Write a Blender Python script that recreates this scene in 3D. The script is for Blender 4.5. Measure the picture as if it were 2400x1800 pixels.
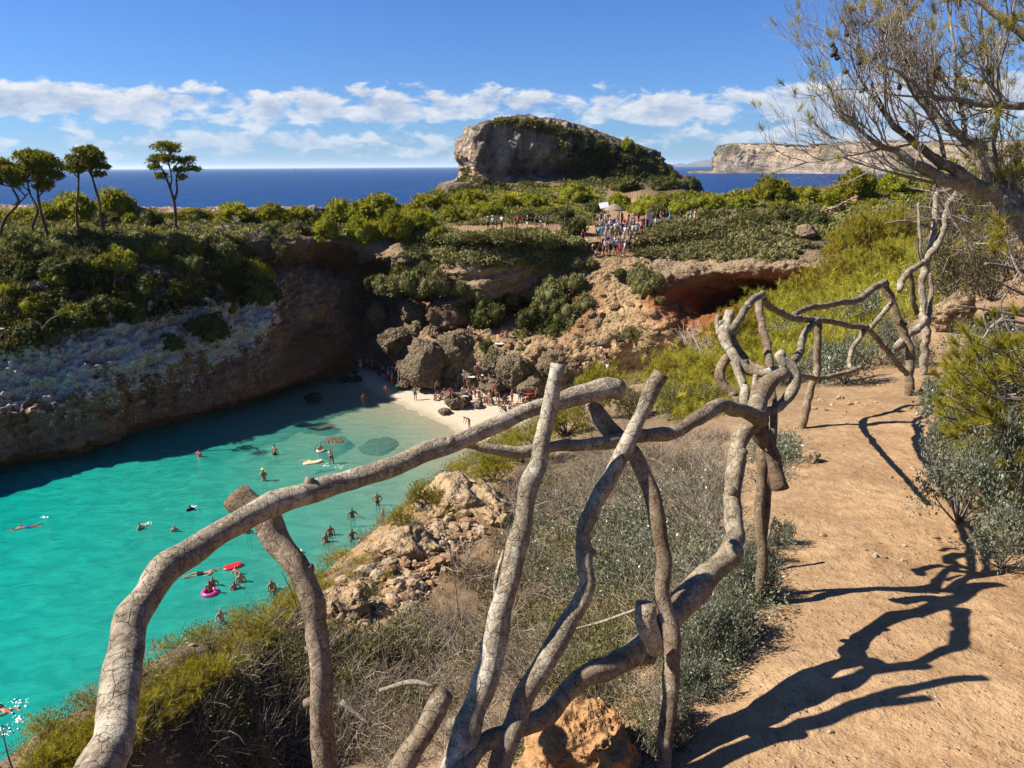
import bpy, math, random
import numpy as np
from mathutils import Vector, Matrix
from mathutils.bvhtree import BVHTree

for _o in list(bpy.data.objects):
    bpy.data.objects.remove(_o)
SC = bpy.context.scene
COL = SC.collection

# ------------------------------------------------------------------ camera
F = 1700.0                        # focal length in pixels of the 2400 x 1800 photograph
TH = math.radians(16.7)           # pitch below the horizon
RO = math.radians(0.35)           # slight roll
EYE = 24.5                        # eye height above the sea
cam_d = bpy.data.cameras.new('camera')
cam_d.sensor_fit = 'HORIZONTAL'
cam_d.sensor_width = 36.0
cam_d.lens = 36.0 * F / 2400.0
cam_d.clip_start = 0.05
cam_d.clip_end = 200000.0
cam = bpy.data.objects.new('camera', cam_d)
COL.objects.link(cam)
_up = Vector((0, math.sin(TH), math.cos(TH)))
_fw = Vector((0, math.cos(TH), -math.sin(TH)))
_rt = Vector((1, 0, 0))
_r2 = _rt * math.cos(RO) - _up * math.sin(RO)
_u2 = _up * math.cos(RO) + _rt * math.sin(RO)
cam.matrix_world = Matrix(((_r2.x, _u2.x, -_fw.x, 0), (_r2.y, _u2.y, -_fw.y, 0), (_r2.z, _u2.z, -_fw.z, EYE), (0, 0, 0, 1)))
SC.camera = cam

# ------------------------------------------------------------------ world, sun, exposure
SUN_EL = math.radians(43.0)
SUN_AZ = math.radians(-90.0)      # measured from +Y towards +X: the sun stands to the left, a little ahead
TO_SUN = Vector((math.cos(SUN_EL) * math.sin(SUN_AZ), math.cos(SUN_EL) * math.cos(SUN_AZ), math.sin(SUN_EL)))
SC.view_settings.view_transform = 'Standard'
SC.view_settings.look = 'None'
SC.view_settings.exposure = 1.2
SC.view_settings.gamma = 1.0
SC.view_settings.use_curve_mapping = False
SC.cycles.max_bounces = 8
SC.cycles.transparent_max_bounces = 16
SC.cycles.diffuse_bounces = 3
SC.cycles.glossy_bounces = 2
SC.cycles.volume_bounces = 1
SC.cycles.caustics_reflective = False
SC.cycles.caustics_refractive = False
SC.cycles.sample_clamp_indirect = 4.0


class NT:
    """tiny helper for building node trees"""
    def __init__(self, nt):
        self.nt = nt
        nt.nodes.clear()

    def n(self, typ, ins=None, **props):
        nd = self.nt.nodes.new(typ)
        for k, v in props.items():
            setattr(nd, k, v)
        if ins:
            for k, v in ins.items():
                s = nd.inputs[k]
                if isinstance(v, bpy.types.NodeSocket):
                    self.nt.links.new(v, s)
                else:
                    s.default_value = v
        return nd

    def link(self, a, b):
        self.nt.links.new(a, b)

    def math(self, op, a, b=0.0, c=0.0, clamp=False):
        nd = self.n('ShaderNodeMath', {0: a, 1: b, 2: c}, operation=op)
        nd.use_clamp = clamp
        return nd.outputs[0]

    def mix(self, f, a, b, blend='MIX'):
        nd = self.n('ShaderNodeMix', data_type='RGBA', blend_type=blend)
        for k, v in ((0, f), (6, a), (7, b)):
            if isinstance(v, bpy.types.NodeSocket):
                self.nt.links.new(v, nd.inputs[k])
            else:
                if k and len(v) == 3:
                    v = (*v, 1)
                nd.inputs[k].default_value = v
        return nd.outputs[2]

    def ramp(self, f, pts, interp='LINEAR'):
        nd = self.n('ShaderNodeValToRGB', {0: f})
        cr = nd.color_ramp
        cr.interpolation = interp
        while len(cr.elements) < len(pts):
            cr.elements.new(0.5)
        for e, (p, c) in zip(cr.elements, pts):
            e.position = p
            if not hasattr(c, '__len__'):
                c = (c, c, c)
            e.color = (*c[:3], 1)
        return nd.outputs[0]

    def maprange(self, v, a, b, c=0.0, d=1.0, smooth=False):
        nd = self.n('ShaderNodeMapRange', {0: v, 1: a, 2: b, 3: c, 4: d})
        nd.clamp = True
        if smooth:
            nd.interpolation_type = 'SMOOTHSTEP'
        return nd.outputs[0]

    def noise(self, vec, scale, detail=4, rough=0.55, dist=0.0, lac=2.0):
        nd = self.n('ShaderNodeTexNoise', {'Vector': vec, 'Scale': scale, 'Detail': detail, 'Roughness': rough,
                                           'Distortion': dist, 'Lacunarity': lac})
        return nd.outputs[0]

    def vmul(self, vec, xyz):
        return self.n('ShaderNodeVectorMath', {0: vec, 1: xyz}, operation='MULTIPLY').outputs[0]

    def vadd(self, vec, xyz):
        return self.n('ShaderNodeVectorMath', {0: vec, 1: xyz}, operation='ADD').outputs[0]


W = bpy.data.worlds.new('World')
SC.world = W
W.use_nodes = True
t = NT(W.node_tree)
sky = t.n('ShaderNodeTexSky', sky_type='NISHITA')
sky.sun_disc = False
sky.sun_elevation = SUN_EL
sky.sun_rotation = SUN_AZ
sky.altitude = 0.0
sky.air_density = 1.0
sky.dust_density = 0.15
sky.ozone_density = 2.5
gen = t.n('ShaderNodeTexCoord').outputs['Generated']
skyc = t.mix(1.0, sky.outputs[0], (0.46, 0.80, 1.42), 'MULTIPLY')
sep = t.n('ShaderNodeSeparateXYZ', {0: gen})
zz = sep.outputs[2]
cv = t.vmul(gen, (1.0, 1.0, 2.3))


def cloud_noise(v):
    a = t.noise(v, 22.0, 6, 0.60, 0.25)
    b = t.noise(v, 3.6, 3, 0.5)
    return t.math('ADD', a, t.math('MULTIPLY', t.math('SUBTRACT', b, 0.5), 0.55))


band = t.ramp(zz, [(0.0, 0.30), (0.018, 0.50), (0.034, 0.62), (0.046, 0.42), (0.062, 0.74), (0.080, 0.76), (0.100, 0.36), (0.112, 0.0)])
d0 = cloud_noise(cv)
d1 = cloud_noise(t.vadd(cv, (-0.006, 0.002, 0.028)))
dens = t.maprange(t.math('ADD', d0, t.math('MULTIPLY', band, 0.55)), 0.76, 0.93, smooth=True)
above = t.maprange(t.math('ADD', d1, t.math('MULTIPLY', band, 0.55)), 0.78, 1.06)
ccol = t.mix(above, (9.2, 9.4, 9.8), (4.6, 5.6, 7.4))
low = t.maprange(zz, 0.0, 0.085, 0.45, 0.97)
skyf = t.mix(t.math('MULTIPLY', dens, low), skyc, ccol)
bg = t.n('ShaderNodeBackground', {0: skyf, 1: 0.0405})
wo = t.n('ShaderNodeOutputWorld')
t.link(bg.outputs[0], wo.inputs[0])

sun_d = bpy.data.lights.new('sun', 'SUN')
sun_d.energy = 5.0
sun_d.angle = math.radians(0.53)
sun_d.color = (1.0, 0.945, 0.86)
sun = bpy.data.objects.new('sun', sun_d)
COL.objects.link(sun)
sun.rotation_mode = 'QUATERNION'
sun.rotation_quaternion = TO_SUN.to_track_quat('Z', 'Y')
sun.location = (-40, 20, 80)


# ------------------------------------------------------------------ pixel helpers
def ray(u, v):
    cx = (u - 1200.0) / F
    cy = (900.0 - v) / F
    lx = cx * math.cos(RO) + cy * math.sin(RO)
    ly = cy * math.cos(RO) - cx * math.sin(RO)
    return Vector((lx, math.cos(TH) + ly * math.sin(TH), -math.sin(TH) + ly * math.cos(TH)))


def P(u, v, y):
    """point seen at pixel (u, v) that lies y metres ahead of the camera"""
    d = ray(u, v)
    return np.array((d.x * y / d.y, y, EYE + d.z * y / d.y))


def PZ(u, v, z):
    """point seen at pixel (u, v) that lies at height z"""
    d = ray(u, v)
    k = (z - EYE) / d.z
    return np.array((d.x * k, d.y * k, z))


# ------------------------------------------------------------------ numeric noise
_rs = np.random.RandomState(7)
_perm = _rs.permutation(256)
_perm = np.concatenate([_perm, _perm, _perm])
_grad = _rs.normal(size=(256, 3))
_grad /= np.linalg.norm(_grad, axis=1)[:, None]


def perlin(p):
    p = np.asarray(p, dtype=float)
    i = np.floor(p).astype(int)
    f = p - i
    w = f * f * f * (f * (f * 6 - 15) + 10)
    i &= 255
    out = 0
    for dx in (0, 1):
        for dy in (0, 1):
            for dz in (0, 1):
                h = _perm[_perm[_perm[(i[:, 0] + dx) & 255] + ((i[:, 1] + dy) & 255)] + ((i[:, 2] + dz) & 255)]
                g = _grad[h]
                d = (f[:, 0] - dx) * g[:, 0] + (f[:, 1] - dy) * g[:, 1] + (f[:, 2] - dz) * g[:, 2]
                wx = w[:, 0] if dx else 1 - w[:, 0]
                wy = w[:, 1] if dy else 1 - w[:, 1]
                wz = w[:, 2] if dz else 1 - w[:, 2]
                out = out + wx * wy * wz * d
    return out * 1.6


def fbm(p, octaves=4, gain=0.5, ridged=False):
    p = np.asarray(p, dtype=float)
    s = np.zeros(len(p))
    a = 1.0
    for k in range(octaves):
        n = perlin(p * (2.03 ** k) + 17.3 * k)
        s += a * ((0.5 - np.abs(n)) * 1.6 if ridged else n)
        a *= gain
    return s


# ------------------------------------------------------------------ mesh helpers
def make_mesh(name, verts, faces, smooth=True, col=None, mat=None, attrs=None, mats=None, midx=None):
    """verts (n,3); faces: (m,3)/(m,4) int array or list of such arrays"""
    me = bpy.data.meshes.new(name)
    verts = np.asarray(verts, dtype=np.float32)
    fl = faces if isinstance(faces, list) else [faces]
    fl = [np.asarray(f, dtype=np.int32) for f in fl if len(f)]
    loops = np.concatenate([f.ravel() for f in fl])
    sizes = np.concatenate([np.full(len(f), f.shape[1], dtype=np.int32) for f in fl])
    starts = np.concatenate([[0], np.cumsum(sizes)[:-1]]).astype(np.int32)
    me.vertices.add(len(verts))
    me.vertices.foreach_set('co', verts.ravel())
    me.loops.add(len(loops))
    me.loops.foreach_set('vertex_index', loops)
    me.polygons.add(len(sizes))
    me.polygons.foreach_set('loop_start', starts)
    me.polygons.foreach_set('loop_total', sizes)
    if midx is not None:
        me.polygons.foreach_set('material_index', np.asarray(midx, dtype=np.int32))
    me.update(calc_edges=True)
    me.polygons.foreach_set('use_smooth', np.full(len(sizes), bool(smooth)))
    if col is not None:
        c = np.ones((len(verts), 4), dtype=np.float32)
        c[:, :np.asarray(col).shape[1]] = col
        at = me.color_attributes.new('tint', 'FLOAT_COLOR', 'POINT')
        at.data.foreach_set('color', c.ravel())
    if attrs:
        for k, a in attrs.items():
            at = me.attributes.new(k, 'FLOAT', 'POINT')
            at.data.foreach_set('value', np.asarray(a, dtype=np.float32))
    if mat is not None:
        me.materials.append(mat)
    if mats:
        for m in mats:
            me.materials.append(m)
    return me


def link(name, me, parent=None, label=None, cat=None, group=None, kind=None, loc=None):
    o = bpy.data.objects.new(name, me)
    COL.objects.link(o)
    if parent is not None:
        o.parent = parent
    if loc is not None:
        o.location = loc
    tag(o, label, cat, group, kind)
    return o


def tag(o, label=None, cat=None, group=None, kind=None):
    if label:
        o['label'] = label
    if cat:
        o['category'] = cat
    if group:
        o['group'] = group
    if kind:
        o['kind'] = kind
    return o


def copy_tree(o, parent=None):
    c = o.copy()
    COL.objects.link(c)
    c.parent = parent
    for ch in o.children:
        copy_tree(ch, c)
    return c


def crom(P_, t):
    """Catmull-Rom through the first axis of P_ at parameters t"""
    P_ = np.asarray(P_, dtype=float)
    n = len(P_)
    t = np.clip(t, 0, n - 1 - 1e-9)
    i = np.floor(t).astype(int)
    f = (t - i).reshape((-1,) + (1,) * (P_.ndim - 1))
    p1 = P_[i]
    p2 = P_[np.minimum(i + 1, n - 1)]
    p0 = np.where((i > 0).reshape(f.shape), P_[np.maximum(i - 1, 0)], 2 * p1 - p2)
    p3 = np.where((i + 2 < n).reshape(f.shape), P_[np.minimum(i + 2, n - 1)], 2 * p2 - p1)
    return 0.5 * ((2 * p1) + (-p0 + p2) * f + (2 * p0 - 5 * p1 + 4 * p2 - p3) * f ** 2 + (-p0 + 3 * p1 - 3 * p2 + p3) * f ** 3)


def tparam(counts):
    """sample parameters with counts[i] samples in interval i"""
    out = []
    for i, c in enumerate(counts):
        out.append(i + np.arange(c) / c)
    return np.concatenate(out + [[len(counts)]])


def grid_faces(a, b, wrap=False):
    """quads of an a x b vertex grid"""
    i = np.arange(a * b).reshape(a, b)
    if wrap:
        i = np.concatenate([i, i[:1]], axis=0)
    return np.stack([i[:-1, :-1], i[1:, :-1], i[1:, 1:], i[:-1, 1:]], axis=-1).reshape(-1, 4)


def grid_normals(G):
    du = np.gradient(G, axis=0)
    dv = np.gradient(G, axis=1)
    n = np.cross(du, dv)
    return n / np.maximum(np.linalg.norm(n, axis=2, keepdims=True), 1e-9)


def loft(secs, ks, ss):
    """secs (S,K,C): control sections -> grid (len ss, len ks, C), Catmull-Rom in both directions;
    channels 3.. are clipped to their control range"""
    A = np.asarray(secs, dtype=float)
    B = crom(np.swapaxes(A, 0, 1), ks)
    B = np.swapaxes(B, 0, 1)
    G = crom(B, ss)
    for c in range(3, A.shape[2]):
        G[..., c] = np.clip(G[..., c], A[..., c].min(), A[..., c].max())
    return G


def tube(pts, rad, sides=6, cap=True, twist=0.0, wob=0.0, seed=0):
    """tapered tube along a polyline -> verts, quads, caps"""
    pts = np.asarray(pts, dtype=float)
    rad = np.asarray(rad, dtype=float)
    n = len(pts)
    tg = np.gradient(pts, axis=0)
    tg /= np.maximum(np.linalg.norm(tg, axis=1)[:, None], 1e-9)
    ref = np.array([0.0, 0, 1]) if abs(tg[0, 2]) < 0.9 else np.array([1.0, 0, 0])
    X = np.cross(tg[0], ref)
    X /= np.linalg.norm(X)
    Xs = [X]
    for i in range(1, n):
        X = X - tg[i] * np.dot(X, tg[i])
        X /= max(np.linalg.norm(X), 1e-9)
        Xs.append(X)
    Xs = np.array(Xs)
    Ys = np.cross(tg, Xs)
    a = np.arange(sides) / sides * 2 * np.pi
    ring = Xs[:, None, :] * np.cos(a)[None, :, None] + Ys[:, None, :] * np.sin(a)[None, :, None]
    r = rad[:, None] * np.ones(sides)[None, :]
    if wob:
        q = pts[:, None, :] + ring * rad[:, None, None]
        r = r * (1 + wob * fbm(q.reshape(-1, 3) * 9.0 + seed * 3.1, 3).reshape(n, sides))
    V = (pts[:, None, :] + ring * r[..., None]).reshape(-1, 3)
    i = np.arange(n * sides).reshape(n, sides)
    j = np.concatenate([i, i[:, :1]], axis=1)
    Q = np.stack([j[:-1, :-1], j[:-1, 1:], j[1:, 1:], j[1:, :-1]], axis=-1).reshape(-1, 4)
    T = []
    if cap:
        c0, c1 = len(V), len(V) + 1
        V = np.concatenate([V, [pts[0] - tg[0] * 0.001, pts[-1] + tg[-1] * rad[-1] * 0.15]])
        T = np.concatenate([np.stack([np.full(sides, c0), j[0, 1:], j[0, :-1]], 1),
                            np.stack([np.full(sides, c1), j[-1, :-1], j[-1, 1:]], 1)])
    return V, Q, T


class MB:
    """collects pieces into one mesh"""
    def __init__(self):
        self.v, self.q, self.t, self.c, self.n = [], [], [], [], 0

    def add(self, V, Q=None, T=None, col=None):
        V = np.asarray(V, dtype=float)
        if Q is not None and len(Q):
            self.q.append(np.asarray(Q) + self.n)
        if T is not None and len(T):
            self.t.append(np.asarray(T) + self.n)
        self.v.append(V)
        if col is None:
            col = (1, 1, 1)
        col = np.asarray(col, dtype=float)
        self.c.append(np.broadcast_to(col, (len(V), 3)) if col.ndim == 1 else col)
        self.n += len(V)

    def mesh(self, name, mat=None, smooth=True):
        fs = []
        if self.q:
            fs.append(np.concatenate(self.q))
        if self.t:
            fs.append(np.concatenate(self.t))
        return make_mesh(name, np.concatenate(self.v), fs, smooth, np.concatenate(self.c), mat)


def box(c, s, rz=0.0):
    """box with centre c and full size s"""
    x, y, z = np.asarray(s) / 2
    V = np.array([(sx * x, sy * y, sz * z) for sz in (-1, 1) for sx, sy in ((-1, -1), (1, -1), (1, 1), (-1, 1))])
    R = np.array([[math.cos(rz), -math.sin(rz), 0], [math.sin(rz), math.cos(rz), 0], [0, 0, 1]])
    V = V @ R.T + np.asarray(c)
    Q = [(0, 3, 2, 1), (4, 5, 6, 7), (0, 1, 5, 4), (1, 2, 6, 5), (2, 3, 7, 6), (3, 0, 4, 7)]
    return V, np.array(Q)


_ico = {}


def ico(sub):
    if sub not in _ico:
        import bmesh
        bm = bmesh.new()
        bmesh.ops.create_icosphere(bm, subdivisions=sub, radius=1.0)
        V = np.array([v.co[:] for v in bm.verts])
        T = np.array([[v.index for v in f.verts] for f in bm.faces])
        bm.free()
        _ico[sub] = (V, T)
    return _ico[sub]


def rotz(a):
    c, s = math.cos(a), math.sin(a)
    return np.array([[c, -s, 0], [s, c, 0], [0, 0, 1.0]])


def rand_rot(rng):
    q = rng.normal(size=4)
    q /= np.linalg.norm(q)
    w, x, y, z = q
    return np.array([[1 - 2 * (y * y + z * z), 2 * (x * y - z * w), 2 * (x * z + y * w)],
                     [2 * (x * y + z * w), 1 - 2 * (x * x + z * z), 2 * (y * z - x * w)],
                     [2 * (x * z - y * w), 2 * (y * z + x * w), 1 - 2 * (x * x + y * y)]])
# ------------------------------------------------------------------ materials
def new_mat(name):
    m = bpy.data.materials.new(name)
    m.use_nodes = True
    return m, NT(m.node_tree)


def finish(t_, shader, disp=None):
    o = t_.n('ShaderNodeOutputMaterial')
    t_.link(shader, o.inputs[0])


def rock_mat(name, scale=1.0, bump=0.5, pits=0.6, rough=0.9, strata=0.0, var=0.55, crust=False):
    """rock and earth: colour from the vertex tint, broken up by noise, pits and strata"""
    m, k = new_mat(name)
    at = k.n('ShaderNodeAttribute', attribute_name='tint').outputs[0]
    pos = k.n('ShaderNodeNewGeometry').outputs['Position']
    n1 = k.noise(pos, 0.55 * scale, 5, 0.65)
    n2 = k.noise(pos, 4.0 * scale, 4, 0.68)
    vor = k.n('ShaderNodeTexVoronoi', {'Vector': pos, 'Scale': 2.2 * scale, 'Randomness': 1.0}, feature='F1')
    vd = vor.outputs['Distance']
    if crust:
        # pale karst crust breaking off over brown rock, with rust streaks running down
        lum = k.n('ShaderNodeRGBToBW', {0: at}).outputs[0]
        nb = k.noise(pos, 0.9, 5, 0.7, 0.5)
        stv = k.noise(k.vmul(pos, (1.0, 1.0, 0.14)), 0.75, 4, 0.6)
        sel = k.maprange(k.math('ADD', lum, k.math('ADD', k.math('MULTIPLY', k.math('SUBTRACT', nb, 0.5), 0.85), k.math('MULTIPLY', k.math('SUBTRACT', n2, 0.5), 0.35))), 0.24, 0.32)
        brown = k.ramp(stv, [(0.32, (0.09, 0.075, 0.06)), (0.43, (0.25, 0.14, 0.075)), (0.52, (0.30, 0.21, 0.135)), (0.60, (0.16, 0.12, 0.09)), (0.70, (0.40, 0.33, 0.25))])
        isrock = k.maprange(lum, 0.105, 0.13)
        at = k.mix(isrock, at, k.mix(sel, brown, k.mix(nb, (0.42, 0.40, 0.37), (0.64, 0.62, 0.58))))
    c = k.mix(k.maprange(n1, 0.32, 0.7), k.mix(0.55, at, (0.55, 0.5, 0.45), 'MULTIPLY'), at)
    c = k.mix(var, c, k.mix(k.maprange(n2, 0.3, 0.72), k.mix(1.0, c, (0.42, 0.38, 0.34), 'MULTIPLY'), k.mix(1.0, c, (1.35, 1.3, 1.22), 'MULTIPLY')))
    pit = k.maprange(n2, 0.30, 0.42)
    c = k.mix(k.math('MULTIPLY', k.math('SUBTRACT', 1.0, pit), 0.6), c, (0.03, 0.022, 0.016))  # hollows darkened in the colour, imitating the shade inside the pits
    h = k.math('ADD', k.math('MULTIPLY', n1, 1.2), k.math('MULTIPLY', n2, 0.7))
    h = k.math('ADD', h, k.math('MULTIPLY', vd, -pits))
    if strata:
        sv = k.vmul(k.vadd(pos, (0, 0, 0)), (0.12, 0.12, 1.0))
        ns = k.noise(sv, 2.6 * scale, 5, 0.6, 0.4)
        h = k.math('ADD', h, k.math('MULTIPLY', ns, strata))
    b = k.n('ShaderNodeBump', {'Strength': bump, 'Distance': 0.35 / scale, 'Height': h})
    s = k.n('ShaderNodeBsdfPrincipled', {'Base Color': c, 'Roughness': rough, 'Specular IOR Level': 0.2, 'Normal': b.outputs[0]})
    finish(k, s.outputs[0])
    return m


def leaf_mat(name, c0, c1, c2, trans=0.3, rough=0.65, spec=0.12):
    """foliage: tint.r picks between three leaf colours, tint.g varies brightness; each object varies a little"""
    m, k = new_mat(name)
    at = k.n('ShaderNodeSeparateColor', {0: k.n('ShaderNodeAttribute', attribute_name='tint').outputs[0]})
    oi = k.n('ShaderNodeObjectInfo').outputs['Random']
    c = k.ramp(at.outputs[0], [(0.0, c0), (0.5, c1), (1.0, c2)])
    hs = k.n('ShaderNodeHueSaturation', {'Hue': k.math('ADD', 0.488, k.math('MULTIPLY', oi, 0.024)), 'Saturation': 1.0,
                                         'Value': k.math('ADD', k.math('MULTIPLY', at.outputs[1], 0.7), k.math('ADD', 0.5, k.math('MULTIPLY', oi, 0.25))), 'Fac': 1.0, 'Color': c})
    p = k.n('ShaderNodeBsdfPrincipled', {'Base Color': hs.outputs[0], 'Roughness': rough, 'Specular IOR Level': spec})
    tr = k.n('ShaderNodeBsdfTranslucent', {0: k.mix(1.0, hs.outputs[0], (1.15, 1.1, 0.55), 'MULTIPLY')})
    mx = k.n('ShaderNodeMixShader', {0: trans, 1: p.outputs[0], 2: tr.outputs[0]})
    finish(k, mx.outputs[0])
    return m


def wood_mat(name, ca, cb, crack=0.7, scale=1.0, bump=0.5, peel=1.0):
    """weathered branch wood: cracked, patchy, lichen grey"""
    m, k = new_mat(name)
    pos = k.n('ShaderNodeTexCoord').outputs['Object']
    at = k.n('ShaderNodeAttribute', attribute_name='tint').outputs[0]
    n1 = k.noise(pos, 3.5 * scale, 6, 0.65, 0.3)
    n2 = k.noise(pos, 26 * scale, 6, 0.72)
    n3 = k.noise(pos, 90 * scale, 4, 0.7)
    bark = k.maprange(k.math('ADD', k.noise(k.vmul(pos, (1.0, 1.0, 0.6)), 5.5 * scale, 5, 0.7, 0.4), k.math('MULTIPLY', n2, 0.12)), 0.555, 0.585)
    c = k.mix(k.maprange(n1, 0.33, 0.66), ca, cb)
    bark = k.math('MULTIPLY', bark, peel)
    c = k.mix(bark, c, k.mix(1.0, cb, (0.55, 0.47, 0.40), 'MULTIPLY'))
    c = k.mix(k.maprange(n2, 0.30, 0.62), k.mix(1.0, c, (0.45, 0.4, 0.36), 'MULTIPLY'), c)
    c = k.mix(0.35, c, k.mix(k.maprange(n3, 0.35, 0.7), (0.06, 0.05, 0.04), (0.75, 0.7, 0.62)), 'OVERLAY')
    vr = k.n('ShaderNodeTexVoronoi', {'Vector': pos, 'Scale': 24.0 * scale, 'Randomness': 1.0}, feature='DISTANCE_TO_EDGE').outputs['Distance']
    ck = k.maprange(k.math('ADD', vr, k.math('MULTIPLY', n2, 0.10)), 0.035, 0.075)
    c = k.mix(k.math('MULTIPLY', k.math('SUBTRACT', 1.0, ck), crack * 0.45), c, (0.035, 0.026, 0.018))
    c = k.mix(1.0, c, at, 'MULTIPLY')
    h = k.math('ADD', k.math('ADD', k.math('MULTIPLY', n1, 0.6), k.math('MULTIPLY', n2, 0.6)), k.math('ADD', k.math('MULTIPLY', ck, crack * 0.35), k.math('ADD', k.math('MULTIPLY', n3, 0.12), k.math('MULTIPLY', bark, 0.35))))
    b = k.n('ShaderNodeBump', {'Strength': bump, 'Distance': 0.02 / scale, 'Height': h})
    s = k.n('ShaderNodeBsdfPrincipled', {'Base Color': c, 'Roughness': 0.85, 'Specular IOR Level': 0.25, 'Normal': b.outputs[0]})
    finish(k, s.outputs[0])
    return m


def plain_mat(name, c, rough=0.7, spec=0.3, noise=0.15, scale=12.0):
    m, k = new_mat(name)
    pos = k.n('ShaderNodeTexCoord').outputs['Object']
    n = k.noise(pos, scale, 4, 0.6)
    cc = k.mix(k.maprange(n, 0.3, 0.7), tuple(x * (1 - noise) for x in c), tuple(min(1, x * (1 + noise)) for x in c))
    s = k.n('ShaderNodeBsdfPrincipled', {'Base Color': cc, 'Roughness': rough, 'Specular IOR Level': spec})
    finish(k, s.outputs[0])
    return m


WHITE = (0.52, 0.50, 0.465)
BROWN = (0.15, 0.095, 0.06)
GREYR = (0.18, 0.16, 0.14)
ORANGE = (0.33, 0.225, 0.125)
TAN = (0.27, 0.195, 0.12)
RED = (0.30, 0.105, 0.036)
SOIL = (0.12, 0.09, 0.058)
DIRT = (0.39, 0.255, 0.14)
PALE = (0.35, 0.29, 0.21)

M_CLIFF_L = rock_mat('white_cliff_rock', 1.3, 1.0, 0.8, strata=0.4, var=0.8, crust=True)
M_CLIFF = rock_mat('cliff_rock', 1.3, 0.9, 0.7, strata=0.5, var=0.8)
M_BOULDER = rock_mat('pitted_boulder', 2.2, 1.3, 1.2, var=1.0)
M_FARROCK = rock_mat('outcrop_rock', 0.4, 1.0, 0.5, strata=0.3, var=0.8)
M_HEADROCK = rock_mat('far_cliff_rock', 0.06, 1.0, 0.5, strata=1.6, var=0.9)
M_STONE = rock_mat('loose_stone', 9.0, 0.6, 0.5)
M_NEARROCK = rock_mat('near_rock', 6.0, 0.8, 1.0, var=0.5)


def ground_mat():
    """trodden orange earth with grit, small stones, roots litter"""
    m, k = new_mat('trodden_earth')
    at = k.n('ShaderNodeAttribute', attribute_name='tint').outputs[0]
    pos = k.n('ShaderNodeNewGeometry').outputs['Position']
    n1 = k.noise(pos, 1.3, 4, 0.62)
    n2 = k.noise(pos, 9.0, 4, 0.68)
    n3 = k.noise(pos, 60.0, 2, 0.7)
    v = k.n('ShaderNodeTexVoronoi', {'Vector': pos, 'Scale': 34.0, 'Randomness': 1.0}, feature='F1')
    vr = k.n('ShaderNodeSeparateColor', {0: v.outputs['Color']})
    grit = k.math('MULTIPLY', k.maprange(v.outputs['Distance'], 0.16, 0.32, 1.0, 0.0), k.maprange(vr.outputs[0], 0.72, 0.8))
    c = k.mix(k.maprange(n1, 0.3, 0.7), k.mix(1.0, at, (0.72, 0.66, 0.58), 'MULTIPLY'), k.mix(1.0, at, (1.18, 1.16, 1.1), 'MULTIPLY'))
    c = k.mix(k.maprange(n2, 0.34, 0.62, 0.55, 0.0), c, k.mix(1.0, at, (0.55, 0.44, 0.34), 'MULTIPLY'))
    c = k.mix(k.math('MULTIPLY', k.maprange(n3, 0.55, 0.7), 0.5), c, (0.14, 0.095, 0.06))
    c = k.mix(k.math('MULTIPLY', grit, 0.7), c, k.mix(vr.outputs[1], (0.42, 0.33, 0.23), (0.22, 0.145, 0.09)))
    # fallen needles: thin dark streaks in several directions
    for a, sc in ((0.4, 55.0), (1.7, 47.0), (2.6, 61.0)):
        mp = k.n('ShaderNodeMapping', {'Vector': pos, 'Rotation': (0, 0, a), 'Scale': (1.0, 0.09, 1.0)})
        w = k.noise(mp.outputs[0], sc, 2, 0.5, 0.6)
        c = k.mix(k.maprange(w, 0.66, 0.70, 0.0, 0.42), c, (0.11, 0.06, 0.03))
    h = k.math('ADD', k.math('MULTIPLY', n1, 1.6), k.math('ADD', k.math('MULTIPLY', n2, 0.8), k.math('ADD', k.math('MULTIPLY', n3, 0.18), k.math('MULTIPLY', grit, 0.3))))
    b = k.n('ShaderNodeBump', {'Strength': 0.75, 'Distance': 0.05, 'Height': h})
    s = k.n('ShaderNodeBsdfPrincipled', {'Base Color': c, 'Roughness': 0.95, 'Specular IOR Level': 0.12, 'Normal': b.outputs[0]})
    finish(k, s.outputs[0])
    return m


M_EARTH = ground_mat()


def sand_mat():
    m, k = new_mat('beach_sand')
    pos = k.n('ShaderNodeNewGeometry').outputs['Position']
    z = k.n('ShaderNodeSeparateXYZ', {0: pos}).outputs[2]
    n1 = k.noise(pos, 0.35, 5, 0.6)
    n2 = k.noise(pos, 6.0, 5, 0.65)
    rp = k.noise(k.vmul(pos, (1.0, 2.6, 1.0)), 0.9, 4, 0.6, 1.2)
    dry = k.maprange(k.math('ADD', z, k.math('MULTIPLY', n1, 0.12)), 0.08, 0.16)
    c = k.mix(dry, (0.32, 0.265, 0.175), (0.43, 0.37, 0.27))
    c = k.mix(k.maprange(n2, 0.3, 0.7, 0.35, 0.0), c, (0.27, 0.215, 0.145))
    under = k.maprange(z, -0.5, 0.0, 1.0, 0.0)
    c = k.mix(k.math('MULTIPLY', k.maprange(rp, 0.42, 0.58), k.math('ADD', k.math('MULTIPLY', under, 0.5), 0.12)), c, (0.22, 0.18, 0.12))  # sand ripples and the caustic light over them, both put into the colour
    b = k.n('ShaderNodeBump', {'Strength': 0.5, 'Distance': 0.12, 'Height': k.math('ADD', n2, k.math('MULTIPLY', rp, 1.2))})
    s = k.n('ShaderNodeBsdfPrincipled', {'Base Color': c, 'Roughness': 0.9, 'Specular IOR Level': 0.15, 'Normal': b.outputs[0]})
    finish(k, s.outputs[0])
    return m


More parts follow.
